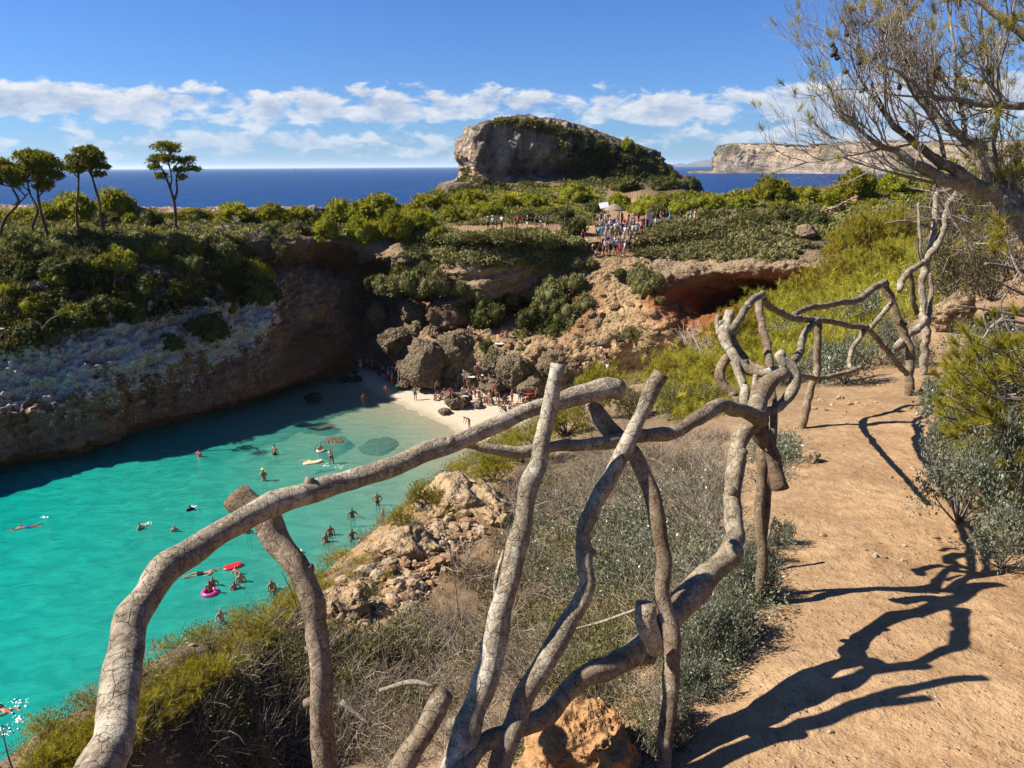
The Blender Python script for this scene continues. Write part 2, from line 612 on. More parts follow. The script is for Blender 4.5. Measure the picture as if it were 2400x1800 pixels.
def water_mat():
    """clear shallow water over sand turning turquoise with depth and blue in the open sea"""
    m, k = new_mat('sea_water')
    pos = k.n('ShaderNodeNewGeometry').outputs['Position']
    dep = k.n('ShaderNodeAttribute', attribute_name='depth').outputs['Fac']
    dist = k.n('ShaderNodeSeparateXYZ', {0: pos}).outputs[1]
    n1 = k.noise(k.vmul(pos, (1.0, 1.8, 1.0)), 0.55, 5, 0.6, 0.8)
    n2 = k.noise(k.vmul(pos, (1.0, 1.6, 1.0)), 2.6, 5, 0.6, 0.5)
    n3 = k.noise(k.vmul(pos, (0.6, 1.0, 1.0)), 0.05, 6, 0.6)
    c = k.ramp(k.math('DIVIDE', dep, 12.0), [(0.0, (0.15, 0.30, 0.22)), (0.05, (0.075, 0.285, 0.215)), (0.12, (0.016, 0.25, 0.19)), (0.24, (0.002, 0.205, 0.165)), (0.45, (0.002, 0.11, 0.13)), (0.8, (0.002, 0.040, 0.15)), (1.0, (0.002, 0.032, 0.13))])
    c = k.mix(k.maprange(n1, 0.36, 0.66), k.mix(1.0, c, (0.66, 0.80, 0.83), 'MULTIPLY'), k.mix(1.0, c, (1.3, 1.12, 1.1), 'MULTIPLY'))
    c = k.mix(k.math('MULTIPLY', k.maprange(n3, 0.4, 0.62), k.maprange(dep, 6.0, 10.0)), c, k.mix(1.0, c, (0.75, 0.8, 0.85), 'MULTIPLY'))
    op = k.maprange(dep, 0.0, 2.6, 0.0, 0.93)
    op = k.math('POWER', op, 0.62)
    dif = k.n('ShaderNodeBsdfDiffuse', {0: c})
    tra = k.n('ShaderNodeBsdfTransparent', {0: k.mix(k.maprange(dep, 0.0, 1.6), (0.98, 1.0, 0.98), (0.45, 0.93, 0.85))})
    body = k.n('ShaderNodeMixShader', {0: op, 1: tra.outputs[0], 2: dif.outputs[0]})
    h = k.math('ADD', k.math('MULTIPLY', n1, 0.9), k.math('MULTIPLY', n2, 0.28))
    h = k.math('ADD', h, k.math('MULTIPLY', k.noise(pos, 9.0, 3, 0.6), 0.05))
    b = k.n('ShaderNodeBump', {'Strength': 0.55, 'Distance': 0.32, 'Height': h})
    gl = k.n('ShaderNodeBsdfGlossy', {0: (1, 1, 1, 1), 'Roughness': 0.06, 'Normal': b.outputs[0]})
    fr = k.n('ShaderNodeFresnel', {'IOR': 1.33, 'Normal': b.outputs[0]})
    fac = k.math('MINIMUM', fr.outputs[0], k.maprange(dep, 6.0, 11.0, 0.30, 0.09))
    mx = k.n('ShaderNodeMixShader', {0: fac, 1: body.outputs[0], 2: gl.outputs[0]})
    finish(k, mx.outputs[0])
    return m


M_SAND = sand_mat()
M_WATER = water_mat()
# ------------------------------------------------------------------ the far shore of the cove
def A3(*a):
    return np.array(a, dtype=float)


secs = []
tints = []
amps = []
TA = [BROWN, BROWN, BROWN, (0.22, 0.20, 0.17), WHITE, SOIL, SOIL, SOIL, SOIL, PALE, PALE]
AA = [0.3, 0.5, 0.55, 0.8, 1.0, 0.8, 0.4, 0.25, 0.3, 0.3, 0.6]


def left_sec(u, vl, vb, vw, yw, vm, ym, ve, ye, vp, yp, vr, yr, recess=3.0, tint=None):
    lip = PZ(u, vl, 1.5)
    n = A3(-0.79, 0.61, 0)
    pts = [lip + n * recess + A3(0, 0, -4.5), lip + n * (recess - 0.3) + A3(0, 0, -0.6), lip, P(u, vb, lip[1] + 0.9), P(u, vw, yw), P(u, vm, ym), P(u, ve, ye),
           P(u, vp, yp), P(u, (vp + vr) / 2, (yp + yr) / 2), P(u, vr, yr)]
    b = pts[-1] * 1.0
    pts.append(A3(b[0] * 1.3, b[1] + 32, -3))
    secs.append(pts)
    tints.append(tint or TA)
    amps.append(AA)


left_sec(-900, 1390, 1230, 1080, 45, 860, 49, 680, 54, 620, 60, 520, 84)
left_sec(-350, 1180, 1060, 940, 54, 770, 57.5, 620, 62, 580, 68, 505, 90)
left_sec(0, 1078, 985, 860, 59.5, 720, 63, 595, 67.5, 560, 73, 508, 93)
left_sec(200, 1040, 950, 835, 62.8, 700, 66.5, 585, 71, 548, 77, 510, 95)
left_sec(400, 976, 905, 775, 69.5, 660, 73.5, 572, 77.5, 535, 82, 511, 98)
left_sec(560, 934, 853, 740, 75.5, 655, 79, 567, 82.5, 540, 87, 511, 101)
TR_ = [BROWN, BROWN, BROWN, BROWN, GREYR, (0.14, 0.085, 0.05), (0.16, 0.105, 0.065), SOIL, SOIL, PALE, PALE]
left_sec(700, 888, 800, 700, 82.5, 625, 88, 567, 87, 545, 91.5, 509, 105, tint=TR_)
left_sec(790, 857, 785, 700, 90, 630, 96.5, 570, 91.5, 550, 96, 503, 110, 1.5, TR_)
SPLIT_S = len(secs) - 1


def gully_sec(toe, t1, rec, lip, cap, slope, path, ridge, back=None, tint=None, amp=None):
    T = PZ(*toe)
    pts = [T + A3(0.3, 2, -3), T + A3(0.1, 0.4, -0.9), T, P(*t1), P(*rec), P(*lip), P(*cap), P(*slope), P(*path), P(*ridge)]
    b = pts[-1]
    pts.append(A3(*back) if back is not None else A3(b[0] * 1.25, b[1] + 30, -3))
    secs.append(pts)
    tints.append(tint or [PALE, TAN, TAN, (ORANGE if path[0] < 1600 else (0.34, 0.15, 0.06)), RED, TAN, TAN, SOIL, (DIRT if 1080 < path[0] < 1400 else SOIL), SOIL, PALE])
    amps.append(amp or [0.2, 0.4, 0.5, 0.6, 0.5, 0.8, 0.5, 0.3, 0.15, 0.3, 0.5])


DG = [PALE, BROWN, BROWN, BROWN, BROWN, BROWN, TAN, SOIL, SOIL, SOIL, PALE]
GU = [PALE, ORANGE, ORANGE, (0.38, 0.265, 0.145), (0.37, 0.255, 0.14), (0.34, 0.235, 0.13), ORANGE, DIRT, DIRT, SOIL, PALE]
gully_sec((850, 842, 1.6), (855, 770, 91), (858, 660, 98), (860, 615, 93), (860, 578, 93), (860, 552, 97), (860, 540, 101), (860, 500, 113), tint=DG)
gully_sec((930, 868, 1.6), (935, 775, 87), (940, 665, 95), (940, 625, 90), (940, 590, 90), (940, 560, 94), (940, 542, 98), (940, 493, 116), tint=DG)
gully_sec((1010, 885, 1.4), (1015, 780, 83.5), (1018, 690, 94), (1018, 655, 90.5), (1018, 602, 90), (1015, 570, 92), (1010, 543, 94), (1010, 478, 122))
gully_sec((1090, 895, 1.4), (1095, 790, 81), (1105, 715, 91), (1110, 695, 84.3), (1110, 608, 84.3), (1105, 570, 88.5), (1100, 540, 92), (1090, 455, 165), (-20, 205, -3))
gully_sec((1180, 905, 1.4), (1180, 800, 79), (1190, 716, 90), (1195, 690, 85.5), (1195, 612, 85), (1190, 570, 88.5), (1190, 534, 92), (1180, 446, 172), (-10, 230, -3))
gully_sec((1290, 910, 1.5), (1290, 805, 77), (1290, 715, 88), (1290, 692, 86.5), (1290, 613, 86.5), (1285, 570, 89), (1280, 533, 93), (1290, 434, 182), (10, 245, -3))
gully_sec((1365, 905, 1.8), (1360, 810, 75.5), (1355, 715, 81), (1355, 670, 84), (1360, 615, 86), (1360, 580, 90), (1355, 540, 96), (1370, 432, 182), (25, 245, -3))
gully_sec((1415, 900, 2.2), (1420, 790, 75.5), (1435, 705, 79.5), (1435, 650, 83.5), (1435, 606, 86), (1435, 575, 91), (1430, 535, 98), (1440, 432, 178), (35, 245, -3), tint=GU,
          amp=[0.2, 0.3, 0.3, 0.35, 0.4, 0.4, 0.25, 0.08, 0.06, 0.3, 0.5])
gully_sec((1480, 890, 2.2), (1480, 770, 75), (1485, 695, 79), (1490, 650, 83), (1490, 608, 85.5), (1490, 580, 90), (1490, 535, 97), (1500, 436, 168), (42, 230, -3), tint=GU,
          amp=[0.2, 0.3, 0.3, 0.45, 0.5, 0.5, 0.35, 0.12, 0.06, 0.3, 0.5])
gully_sec((1545, 880, 2.2), (1540, 785, 71.5), (1535, 690, 75), (1540, 650, 81), (1555, 608, 86), (1560, 570, 89.5), (1560, 530, 95), (1580, 448, 150), (48, 200, -3))
gully_sec((1640, 870, 2.5), (1645, 790, 70), (1655, 716, 86), (1655, 645, 81.5), (1660, 608, 83.8), (1660, 560, 89), (1660, 515, 95), (1660, 472, 122))
gully_sec((1760, 850, 4), (1770, 745, 70), (1775, 678, 87), (1775, 636, 78.5), (1775, 606, 80.5), (1775, 555, 88), (1775, 500, 96), (1775, 455, 122))
gully_sec((1880, 800, 6), (1880, 715, 68), (1880, 668, 80), (1880, 632, 76.5), (1880, 608, 78.5), (1880, 560, 86), (1880, 505, 95), (1880, 455, 122))
gully_sec((2020, 760, 9), (2020, 690, 68), (2020, 660, 76), (2020, 620, 79), (2020, 590, 83), (2020, 550, 86), (2020, 500, 95), (2020, 448, 125))
gully_sec((2300, 720, 11), (2300, 660, 68), (2300, 630, 76), (2300, 600, 79), (2300, 560, 83), (2300, 530, 86), (2300, 480, 95), (2300, 436, 128))
gully_sec((2800, 700, 12), (2800, 640, 68), (2800, 610, 76), (2800, 580, 79), (2800, 540, 83), (2800, 510, 86), (2800, 470, 95), (2800, 430, 128))

S_ = np.array(secs)
C_ = np.concatenate([S_, np.array(tints), np.array(amps)[..., None]], axis=2)
ks = tparam([3, 6, 22, 34, 30, 22, 26, 22, 18, 20, 8])[:-1]
ks = tparam([3, 8, 34, 48, 42, 28, 34, 22, 20, 8])
ss = tparam([14, 18, 40, 44, 38, 34, 28] + [24] * (len(secs) - 11) + [14] * 3)
Gc = loft(C_, ks, ss)
pos = Gc[..., :3].copy()
nrm = grid_normals(pos)
if nrm[40, 60, 2] < 0:
    nrm = -nrm
flat = pos.reshape(-1, 3)
am = Gc[..., 6].reshape(-1)
d = am * (1.1 * fbm(flat * 0.22, 3) + 0.45 * fbm(flat * 0.7 + 5, 3, 0.6, ridged=True) - 0.3)
lay = perlin(np.stack([flat[:, 0] * 0.12, flat[:, 1] * 0.12, flat[:, 2] * 1.5 - flat[:, 0] * 0.3], 1))
d += am * 0.8 * lay * np.clip(1 - np.abs(nrm.reshape(-1, 3)[:, 2]), 0, 1)
leftside = np.clip((-16 - flat[:, 0]) / 6, 0, 1)
d += leftside * am * (0.75 * fbm(flat * np.array([0.45, 0.45, 0.55]) + 40, 3, 0.6, True) - 0.35)
d += am * 0.34 * fbm(flat * np.array([1.7, 1.7, 2.2]), 4, 0.65)
pos = (flat + nrm.reshape(-1, 3) * d[:, None]).reshape(pos.shape)
tn = Gc[..., 3:6].reshape(-1, 3)
# white karst shows brown streaks and stains, the red beds lie in tilted layers
st = fbm(np.stack([flat[:, 0] * 0.5, flat[:, 1] * 0.5, flat[:, 2] * 0.12], 1), 3)
w = np.clip(st * 1.6, 0, 1)[:, None] * 0.55
isw = np.clip((tn[:, 2:3] - 0.15) / 0.14, 0, 1)
tn = tn * (1 - w * isw) + np.array(BROWN) * w * isw
bed = perlin(np.stack([flat[:, 0] * 0.1, flat[:, 1] * 0.1, flat[:, 2] * 1.1 - flat[:, 0] * 0.28], 1))
red = np.clip((tn[:, 0:1] - 1.8 * tn[:, 2:3]) * 6, 0, 1)
tn = tn * (1 + 0.55 * red * bed[:, None])
tn = np.clip(tn, 0.02, 0.9)
FQ = grid_faces(pos.shape[0], pos.shape[1])
ncol = pos.shape[1]
split_row = int(np.searchsorted(ss, SPLIT_S))
rows = FQ[:, 0] // ncol
V_all = pos.reshape(-1, 3)


def sub_mesh(name, V, Q, col, mat):
    used = np.unique(Q)
    rm = np.full(len(V), -1)
    rm[used] = np.arange(len(used))
    return make_mesh(name, V[used], rm[Q], True, col[used], mat)


# normals must point out of the ground
def orient(V, Q):
    a, b, c_ = V[Q[:, 0]], V[Q[:, 1]], V[Q[:, 3]]
    if np.cross(b - a, c_ - a)[:, 2].sum() < 0:
        return Q[:, ::-1]
    return Q


FQ = orient(V_all, FQ)
link('left_cliff', sub_mesh('left_cliff', V_all, FQ[rows < split_row], tn, M_CLIFF_L), kind='structure')
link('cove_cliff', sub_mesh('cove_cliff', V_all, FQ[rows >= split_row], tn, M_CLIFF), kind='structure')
BV_V = [V_all]
BV_Q = [FQ]

# ------------------------------------------------------------------ the near headland with the path
NS = []
NT_ = []
NA = []
SCREE = (0.36, 0.24, 0.13)
DRY = (0.17, 0.125, 0.08)


def near_sec(rim, fence, pr, bank, hill, tl=None, y0=None):
    rim = np.asarray(rim, float)
    fence = np.asarray(fence, float)
    pr = np.asarray(pr, float)
    d_ = rim - fence
    d_[2] = 0
    d_ /= np.linalg.norm(d_)
    mid = rim * 0.4 + fence * 0.6 - A3(0, 0, 0.22 if fence[1] < 6 else -0.2)
    hill = np.asarray(hill, float)
    far = hill + (hill - np.asarray(bank)) * 1.5 + A3(0, 0, 1.0)
    NS.append([rim + d_ * (rim[2] * 0.28 + 2) * A3(1, 1, 0) + A3(0, 0, -rim[2] - 3), rim + d_ * 2.2 + A3(0, 0, -rim[2] * 0.35), rim, mid, fence, pr, bank, hill, far])
    NT_.append([PALE, PALE, tl or SCREE, DRY, (0.31, 0.21, 0.12), DIRT, (0.25, 0.18, 0.11), SOIL, SOIL])
    NA.append([0.5, 0.6, 0.09, 0.09, 0.03, 0.026, 0.05, 0.15, 0.3])


near_sec((-9, -6, 19.5), (-2.8, -5, 23.1), (0.0, -6, 23.1), (0.8, -6.3, 23.4), (8, -9, 25.6), DRY)
near_sec((-5.5, -1, 20.3), (-1.7, -1.4, 22.9), (0.9, -2.2, 22.9), (1.6, -2.5, 23.2), (8.6, -5, 25.6), DRY)
near_sec(P(90, 1815, 3.0), (-0.75, 1.15, 22.55), (1.8, 0.2, 22.78), (2.4, 0.0, 23.1), (9, -3, 25.5), DRY)
near_sec(P(560, 1545, 4.9), (0.2, 2.1, 22.38), (2.45, 1.5, 22.6), (3.0, 1.3, 22.95), (10, -1, 25.4), DRY)
near_sec(P(860, 1295, 7.5), (1.55, 4.2, 22.02), (3.55, 3.6, 22.15), (4.1, 3.4, 22.5), (11, 1, 25.1))
near_sec(P(1120, 1100, 13), (3.6, 8.5, 21.4), (5.4, 8.0, 21.5), (5.95, 7.7, 21.85), (12.5, 5, 24.4), (0.32, 0.245, 0.14))
near_sec(P(1300, 990, 18), (6.0, 10.9, 21.2), (7.5, 10.0, 21.2), (8.0, 9.6, 21.5), (14, 6.5, 24.0))
near_sec(P(1480, 915, 26), (8.6, 14.8, 21.0), (10.3, 13.6, 21.0), (10.8, 13.2, 21.3), (17, 9.5, 23.7))
near_sec(P(1655, 865, 35), (12.2, 20.0, 20.7), (14.4, 18.4, 20.75), (15.0, 17.9, 21.0), (21, 14, 23.4))
near_sec(P(1800, 735, 50), (20, 31, 19.9), (22.5, 29, 20.0), (23.2, 28.4, 20.3), (32, 22, 22.6), ORANGE)
near_sec(P(1900, 665, 68), (34, 52, 18.8), (37, 50, 18.9), (38, 49, 19.2), (50, 38, 21.4), ORANGE)
near_sec(P(1960, 612, 84), (45, 78, 18.0), (49, 76, 18.1), (50, 75, 18.3), (75, 62, 20.0), ORANGE)
Cn = np.concatenate([np.array([[np.asarray(q, float) for q in s] for s in NS]), np.array(NT_), np.array(NA)[..., None]], axis=2)
kn = tparam([6, 14, 44, 40, 36, 10, 26, 8])
sn = tparam([10, 22, 44, 60, 64, 34, 28, 26, 22, 18, 14])
Gn = loft(Cn, kn, sn)
posn = Gn[..., :3].copy()
nn = grid_normals(posn)
if nn[60, 100, 2] < 0:
    nn = -nn
fn = posn.reshape(-1, 3)
an = Gn[..., 6].reshape(-1)
dn = an * (1.2 * fbm(fn * 0.5, 3) + 0.8 * fbm(fn * 2.2 + 3, 4))
posn = (fn + nn.reshape(-1, 3) * dn[:, None]).reshape(posn.shape)
Vn = posn.reshape(-1, 3)
Qn = grid_faces(posn.shape[0], posn.shape[1])
ncn = posn.shape[1]
kc = kn[np.minimum(Qn.min(axis=1) % ncn, len(kn) - 1)]
on_path = (kc >= 4.05) & (kc < 5.2)
tnn = Gn[..., 3:6].reshape(-1, 3)
Qn = orient(Vn, Qn)
link('headland', sub_mesh('headland', Vn, Qn[~on_path], tnn, M_EARTH), kind='structure')
link('dirt_path', sub_mesh('dirt_path', Vn, Qn[on_path], tnn, M_EARTH), kind='structure')

# ------------------------------------------------------------------ beach, sea bed and sea
SHORE = np.array([(-26, 94), (-19.5, 84.5), (-14, 76.5), (-6.3, 67.3), (-3.2, 60.5), (1, 50), (6, 36), (10, 10)], float)


def shore_dist(x, y):
    """signed distance to the waterline, positive out in the water"""
    best = np.full(x.shape, 1e9)
    sg = np.zeros(x.shape)
    for a, b in zip(SHORE[:-1], SHORE[1:]):
        e = b - a
        tt = np.clip(((x - a[0]) * e[0] + (y - a[1]) * e[1]) / (e @ e), 0, 1)
        px, py = a[0] + e[0] * tt, a[1] + e[1] * tt
        dd = np.hypot(x - px, y - py)
        cr = e[0] * (y - a[1]) - e[1] * (x - a[0])
        m_ = dd < best
        best = np.where(m_, dd, best)
        sg = np.where(m_, np.where(cr < 0, 1.0, -1.0), sg)
    return best * sg


def bed_z(x, y):
    d_ = shore_dist(x, y)
    w_ = perlin(np.stack([x.ravel() * 0.16, y.ravel() * 0.16, np.zeros(x.size)], 1)).reshape(x.shape)
    d_ = d_ + 1.2 * w_ * np.clip(np.abs(d_) / 3, 0, 1)
    z_ = np.where(d_ > 0, -(0.05 * d_ + 0.0009 * d_ ** 2), np.minimum(-d_ * 0.085, 1.15 - 0.01 * d_))
    return z_


gx, gy = np.meshgrid(np.arange(-52, 26, 0.5), np.arange(12, 98, 0.5), indexing='ij')
gz = bed_z(gx, gy)
Vb = np.stack([gx, gy, gz], -1).reshape(-1, 3)
Vb[:, 2] += 0.025 * fbm(Vb * 0.9, 3)
Qb = orient(Vb, grid_faces(*gx.shape))
link('beach', make_mesh('beach', Vb, Qb, True, None, M_SAND), kind='structure')

sx = np.concatenate([[-60000, -8000, -1500, -300, -90], np.arange(-52, 26, 1.0), [60, 90, 300, 1500, 8000, 60000]])
sy = np.concatenate([[-3000, -200, 0], np.arange(12, 98, 1.0), [115, 130, 145, 160, 250, 600, 2000, 8000, 30000, 90000]])
wx, wy = np.meshgrid(sx, sy, indexing='ij')
dep = np.maximum(-bed_z(wx, wy), 0)
inside = (wx > -53) & (wx < 27) & (wy < 99)
dep = np.where(inside, np.minimum(dep, 6), np.where(wy >= 110, 12.0, 5.0))
Vs = np.stack([wx, wy, np.zeros_like(wx)], -1).reshape(-1, 3)
Qs = orient(Vs, grid_faces(*wx.shape))
link('sea', make_mesh('sea', Vs, Qs, True, None, M_WATER, {'depth': dep.ravel()}), kind='structure')

# ------------------------------------------------------------------ the rocky outcrop behind the plateau
cx_, cy_ = 13.0, 210.0
plan = [  # angle, radius of the cliff top, foot spread, undercut, cliff share (1 steep .. 0 sloping)
    (-180, 26.0, 8, 0.0, 1.0), (-160, 25.5, 7, 0.5, 1.0), (-141, 28.0, 6, 0.0, 1.0), (-125, 22.5, 4, 2.5, 1.0), (-105, 18.3, 5, 4.0, 1.0), (-90, 16.8, 5, 5.0, 1.0), (-70, 17.0, 6, 5.0, 1.0),
    (-50, 20.0, 10, 1.0, 0.55), (-30, 22.0, 14, 0.0, 0.35), (-12, 27.0, 12, 0.0, 0.5), (5, 28.0, 8, 0.0, 0.8), (25, 27.0, 12, 0.0, 0.4), (60, 22.0, 14, 0.0, 0.3), (100, 20.0, 12, 0.0, 0.5), (140, 25.0, 10, 0.0, 0.7)]


def top_z(x):
    return np.interp(x, [-16, -13.5, -12, -9, -5, 2, 12, 18, 24, 30, 38, 42, 46], [29.5, 32.0, 33.2, 34.6, 36.2, 36.6, 36.0, 34.4, 32.8, 30.6, 29.6, 28.2, 24])


ms = []
mt = []
for a, r, sp, uc, cl in plan:
    a = math.radians(a)
    dr = A3(math.cos(a), math.sin(a), 0)
    c0 = A3(cx_, cy_, 0)
    tz = top_z(np.array([cx_ + dr[0] * r]))[0]
    front = 1.0
    zb = 20.6 if math.sin(a) < 0.3 else 14.0
    if cl > 0.7:
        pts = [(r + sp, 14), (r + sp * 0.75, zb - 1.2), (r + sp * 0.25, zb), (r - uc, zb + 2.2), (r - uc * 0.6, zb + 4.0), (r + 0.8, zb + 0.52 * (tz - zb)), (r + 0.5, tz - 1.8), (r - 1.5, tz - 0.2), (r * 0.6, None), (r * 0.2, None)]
        cs = [SOIL, SOIL, TAN, (0.14, 0.12, 0.10), (0.21, 0.185, 0.155), (0.29, 0.265, 0.225), (0.27, 0.235, 0.18), SOIL, SOIL, SOIL]  # shade put into the colour: grey front face, darkest in the undercut
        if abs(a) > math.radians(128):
            cs[2:7] = [(0.34, 0.285, 0.215), (0.34, 0.225, 0.13), (0.35, 0.27, 0.19), (0.37, 0.285, 0.2), (0.33, 0.28, 0.22)]  # left flank coloured brighter and warmer, imitating sunlight on that side
    else:
        pts = [(r + sp, 14), (r + sp * 0.9, zb - 1), (r + sp * 0.6, zb + 1), (r + sp * 0.4, zb + 0.25 * (tz - zb)), (r + sp * 0.25, zb + 0.45 * (tz - zb)), (r + sp * 0.1, zb + 0.65 * (tz - zb)), (r, zb + 0.86 * (tz - zb)), (r - 2.0, tz - 0.3), (r * 0.6, None), (r * 0.2, None)]
        cs = [SOIL, SOIL, SOIL, SOIL, (0.15, 0.12, 0.085), (0.17, 0.145, 0.11), (0.17, 0.145, 0.11), SOIL, SOIL, SOIL]
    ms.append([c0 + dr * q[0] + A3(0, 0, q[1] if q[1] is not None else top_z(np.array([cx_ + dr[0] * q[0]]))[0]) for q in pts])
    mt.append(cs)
ms = np.concatenate([np.array(ms), np.array(mt)], axis=2)
ms = np.concatenate([ms[-2:], ms, ms[:3]])
Gm = loft(ms, tparam([4, 6, 12, 12, 20, 20, 10, 12, 4]), 2 + np.arange(270) / 18.0)
pm = Gm[..., :3]
fm = pm.reshape(-1, 3)
nm = np.concatenate([pm, pm[:1]], 0)
nm = grid_normals(nm)[:-1].reshape(-1, 3)
out = fm - A3(cx_, cy_, 22)
nm *= np.sign((nm * out).sum(1))[:, None]
steep = np.clip(1.2 - np.abs(nm[:, 2]), 0.25, 1)
dm = steep * (1.5 * fbm(fm * np.array([0.13, 0.13, 0.05]), 4, 0.55) + 1.3 * fbm(fm * np.array([0.33, 0.33, 0.09]) + 9, 4, 0.6, True) - 0.7) + 0.35 * fbm(fm * 0.5, 3)
fm = fm + nm * dm[:, None]
tm = Gm[..., 3:6].reshape(-1, 3)
stn = fbm(np.stack([fm[:, 0] * 0.35, fm[:, 1] * 0.35, fm[:, 2] * 0.05], 1), 3)[:, None]
tm = np.clip(tm * (1 + 0.75 * stn), 0.03, 0.8)
Qm = grid_faces(270, pm.shape[1], True)
capc = len(fm)
fm = np.concatenate([fm, [A3(cx_, cy_, top_z(np.array([cx_]))[0])]])
tm = np.concatenate([tm, [SOIL]])
last = np.arange(270) * pm.shape[1] + pm.shape[1] - 1
Tm = np.stack([last, np.roll(last, -1), np.full(270, capc)], 1)
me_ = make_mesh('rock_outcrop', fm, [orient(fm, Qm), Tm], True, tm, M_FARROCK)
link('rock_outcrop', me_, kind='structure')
BV_V.append(fm)
BV_Q.append(Qm)

# ------------------------------------------------------------------ far cliffs across the bay
hs_ = []
ht_ = []
HC = (0.34, 0.27, 0.195)
for u, vt, vb_, yb, foot in [(1612, 402, 404, 2350, 402.5), (1640, 400, 404.5, 2340, 402), (1668, 398, 405, 2330, 402), (1680, 372, 405, 2310, 399), (1690, 343, 405, 2300, 397), (1740, 338, 407, 2280, 398),
                             (1800, 338, 410, 2240, 402), (1860, 341, 416, 2150, 408), (1905, 343, 420, 2080, 412), (1912, 339, 421, 2060, 412), (1990, 336, 424, 1980, 414), (2060, 335, 428, 1900, 418),
                             (2200, 333, 430, 1800, 418), (2500, 330, 432, 1600, 418)]:
    base = PZ(u, vb_, -3.0) if vb_ < 407 else P(u, vb_, yb * 0.95)
    base = P(u, vb_, yb)
    base[2] = min(base[2], -2)
    ft = P(u, foot, yb + 25)
    ft[2] = max(ft[2], 3)
    tp = P(u, vt, yb + 120)
    tp[2] = max(tp[2], 3.2)
    m1 = ft * 0.62 + tp * 0.38 + A3(0, -8, 0)
    m2 = ft * 0.25 + tp * 0.75 + A3(0, -22, 0)
    rim_ = tp + A3(0, -20, -1)
    bk = tp * A3(1.05, 1, 1) + A3(60, 260, 6 if tp[2] > 60 else -1)
    bk2 = bk + A3(120, 400, 4 if tp[2] > 60 else -12)
    hs_.append([base, ft, m1, m2, rim_, tp, bk, bk2])
    ht_.append([(0.16, 0.14, 0.12), (0.28, 0.24, 0.19), HC, (0.36, 0.27, 0.18), (0.35, 0.295, 0.23), (0.10, 0.10, 0.05), (0.08, 0.085, 0.04), (0.08, 0.085, 0.04)])
Ch = np.concatenate([np.array(hs_), np.array(ht_)], axis=2)
Gh = loft(Ch, tparam([6, 18, 24, 16, 8, 8, 4]), tparam([8, 8, 10, 12, 34, 36, 36, 28, 10, 34, 28, 24, 14]))
ph = Gh[..., :3]
nh = grid_normals(ph).reshape(-1, 3)
if nh[:, 1].sum() > 0:
    nh = -nh
fh = ph.reshape(-1, 3)
cliffy = np.clip(1.15 - np.abs(nh[:, 2]), 0.1, 1) * np.clip(fh[:, 2] / 25, 0.05, 1)
dh = cliffy * (16 * fbm(fh * np.array([0.012, 0.012, 0.006]), 4) + 10 * fbm(fh * np.array([0.03, 0.03, 0.03]) + 4, 4, 0.6, True))
dh += cliffy * 4.0 * perlin(np.stack([fh[:, 0] * 0.003, fh[:, 1] * 0.003, fh[:, 2] * 0.11 + fh[:, 0] * 0.028], 1))
fh = fh + nh * dh[:, None]
th_ = Gh[..., 3:6].reshape(-1, 3)
bd = perlin(np.stack([fh[:, 0] * 0.004, fh[:, 1] * 0.004, fh[:, 2] * 0.16 + fh[:, 0] * 0.03], 1))[:, None]
gsp = np.clip(fbm(fh * 0.012 + 3, 3) * 1.6 - 0.25, 0, 1)[:, None] * np.clip(0.2 + nh[:, 2:3], 0, 1)
th_ = np.clip(th_ * (1 + 0.45 * bd + 0.5 * fbm(fh * 0.03, 3)[:, None]), 0.03, 0.8) * (1 - gsp) + np.array((0.08, 0.085, 0.03)) * gsp
link('far_headland', make_mesh('far_headland', fh, orient(fh, grid_faces(ph.shape[0], ph.shape[1])), True, th_, M_HEADROCK), kind='structure')

# a low island on the horizon
isl = []
for i, u in enumerate(np.linspace(1540, 1760, 40)):
    f_ = math.sin(math.pi * i / 39) ** 0.4
    hgt = f_ * (7 + 5 * math.sin(u * 0.031) + 2.5 * math.sin(u * 0.11 + 1) + 1.0 * math.sin(u * 0.31))
    b = P(u, 386.8, 14000)
    b[2] = 0
    isl.append([b + A3(0, -300, -3), b + A3(0, 0, 0.5 * hgt * 8.2), b + A3(0, 500, hgt * 8.2 + 2), b + A3(0, 2200, -5)])
Gi = crom(np.swapaxes(np.array(isl), 0, 1), tparam([3, 3, 3]))
Gi = np.swapaxes(Gi, 0, 1)
fi = Gi.reshape(-1, 3)
fi[:, 2] += 14 * fbm(fi * 0.004, 3) * (fi[:, 2] > 5)
link('distant_island', make_mesh('distant_island', fi, orient(fi, grid_faces(40, Gi.shape[1])), True, np.tile((0.14, 0.13, 0.105), (len(fi), 1)), M_HEADROCK), kind='structure')

# ------------------------------------------------------------------ finding the ground
off = 0
vv, qq = [], []
for V_, Q_ in [(V_all, FQ), (Vn, Qn), (Vb, Qb), (fm, Qm)]:
    vv.append(V_)
    qq.append(Q_ + off)
    off += len(V_)
VV = np.concatenate(vv)
QQ = np.concatenate(qq)
BVH = BVHTree.FromPolygons(VV.tolist(), QQ.tolist())
BVH_FAR = BVHTree.FromPolygons(np.concatenate([V_all, fm]).tolist(), np.concatenate([FQ, Qm + len(V_all)]).tolist())
BVH_NEAR = BVHTree.FromPolygons(Vn.tolist(), Qn.tolist())
EYEV = Vector((0, 0, EYE))


def hit(u, v, bvh=None, water=False):
    d_ = ray(u, v).normalized()
    r = (bvh or BVH).ray_cast(EYEV, d_)
    p = r[0]
    if water and d_.z < 0:
        k = -EYE / d_.z
        w_ = EYEV + d_ * k
        if p is None or (w_ - EYEV).length < (p - EYEV).length:
            p = w_
    return None if p is None else np.array(p)


def drop(x, y, bvh=None, z0=60.0):
    r = (bvh or BVH).ray_cast(Vector((x, y, z0)), Vector((0, 0, -1)))
    return None if r[0] is None else np.array(r[0])


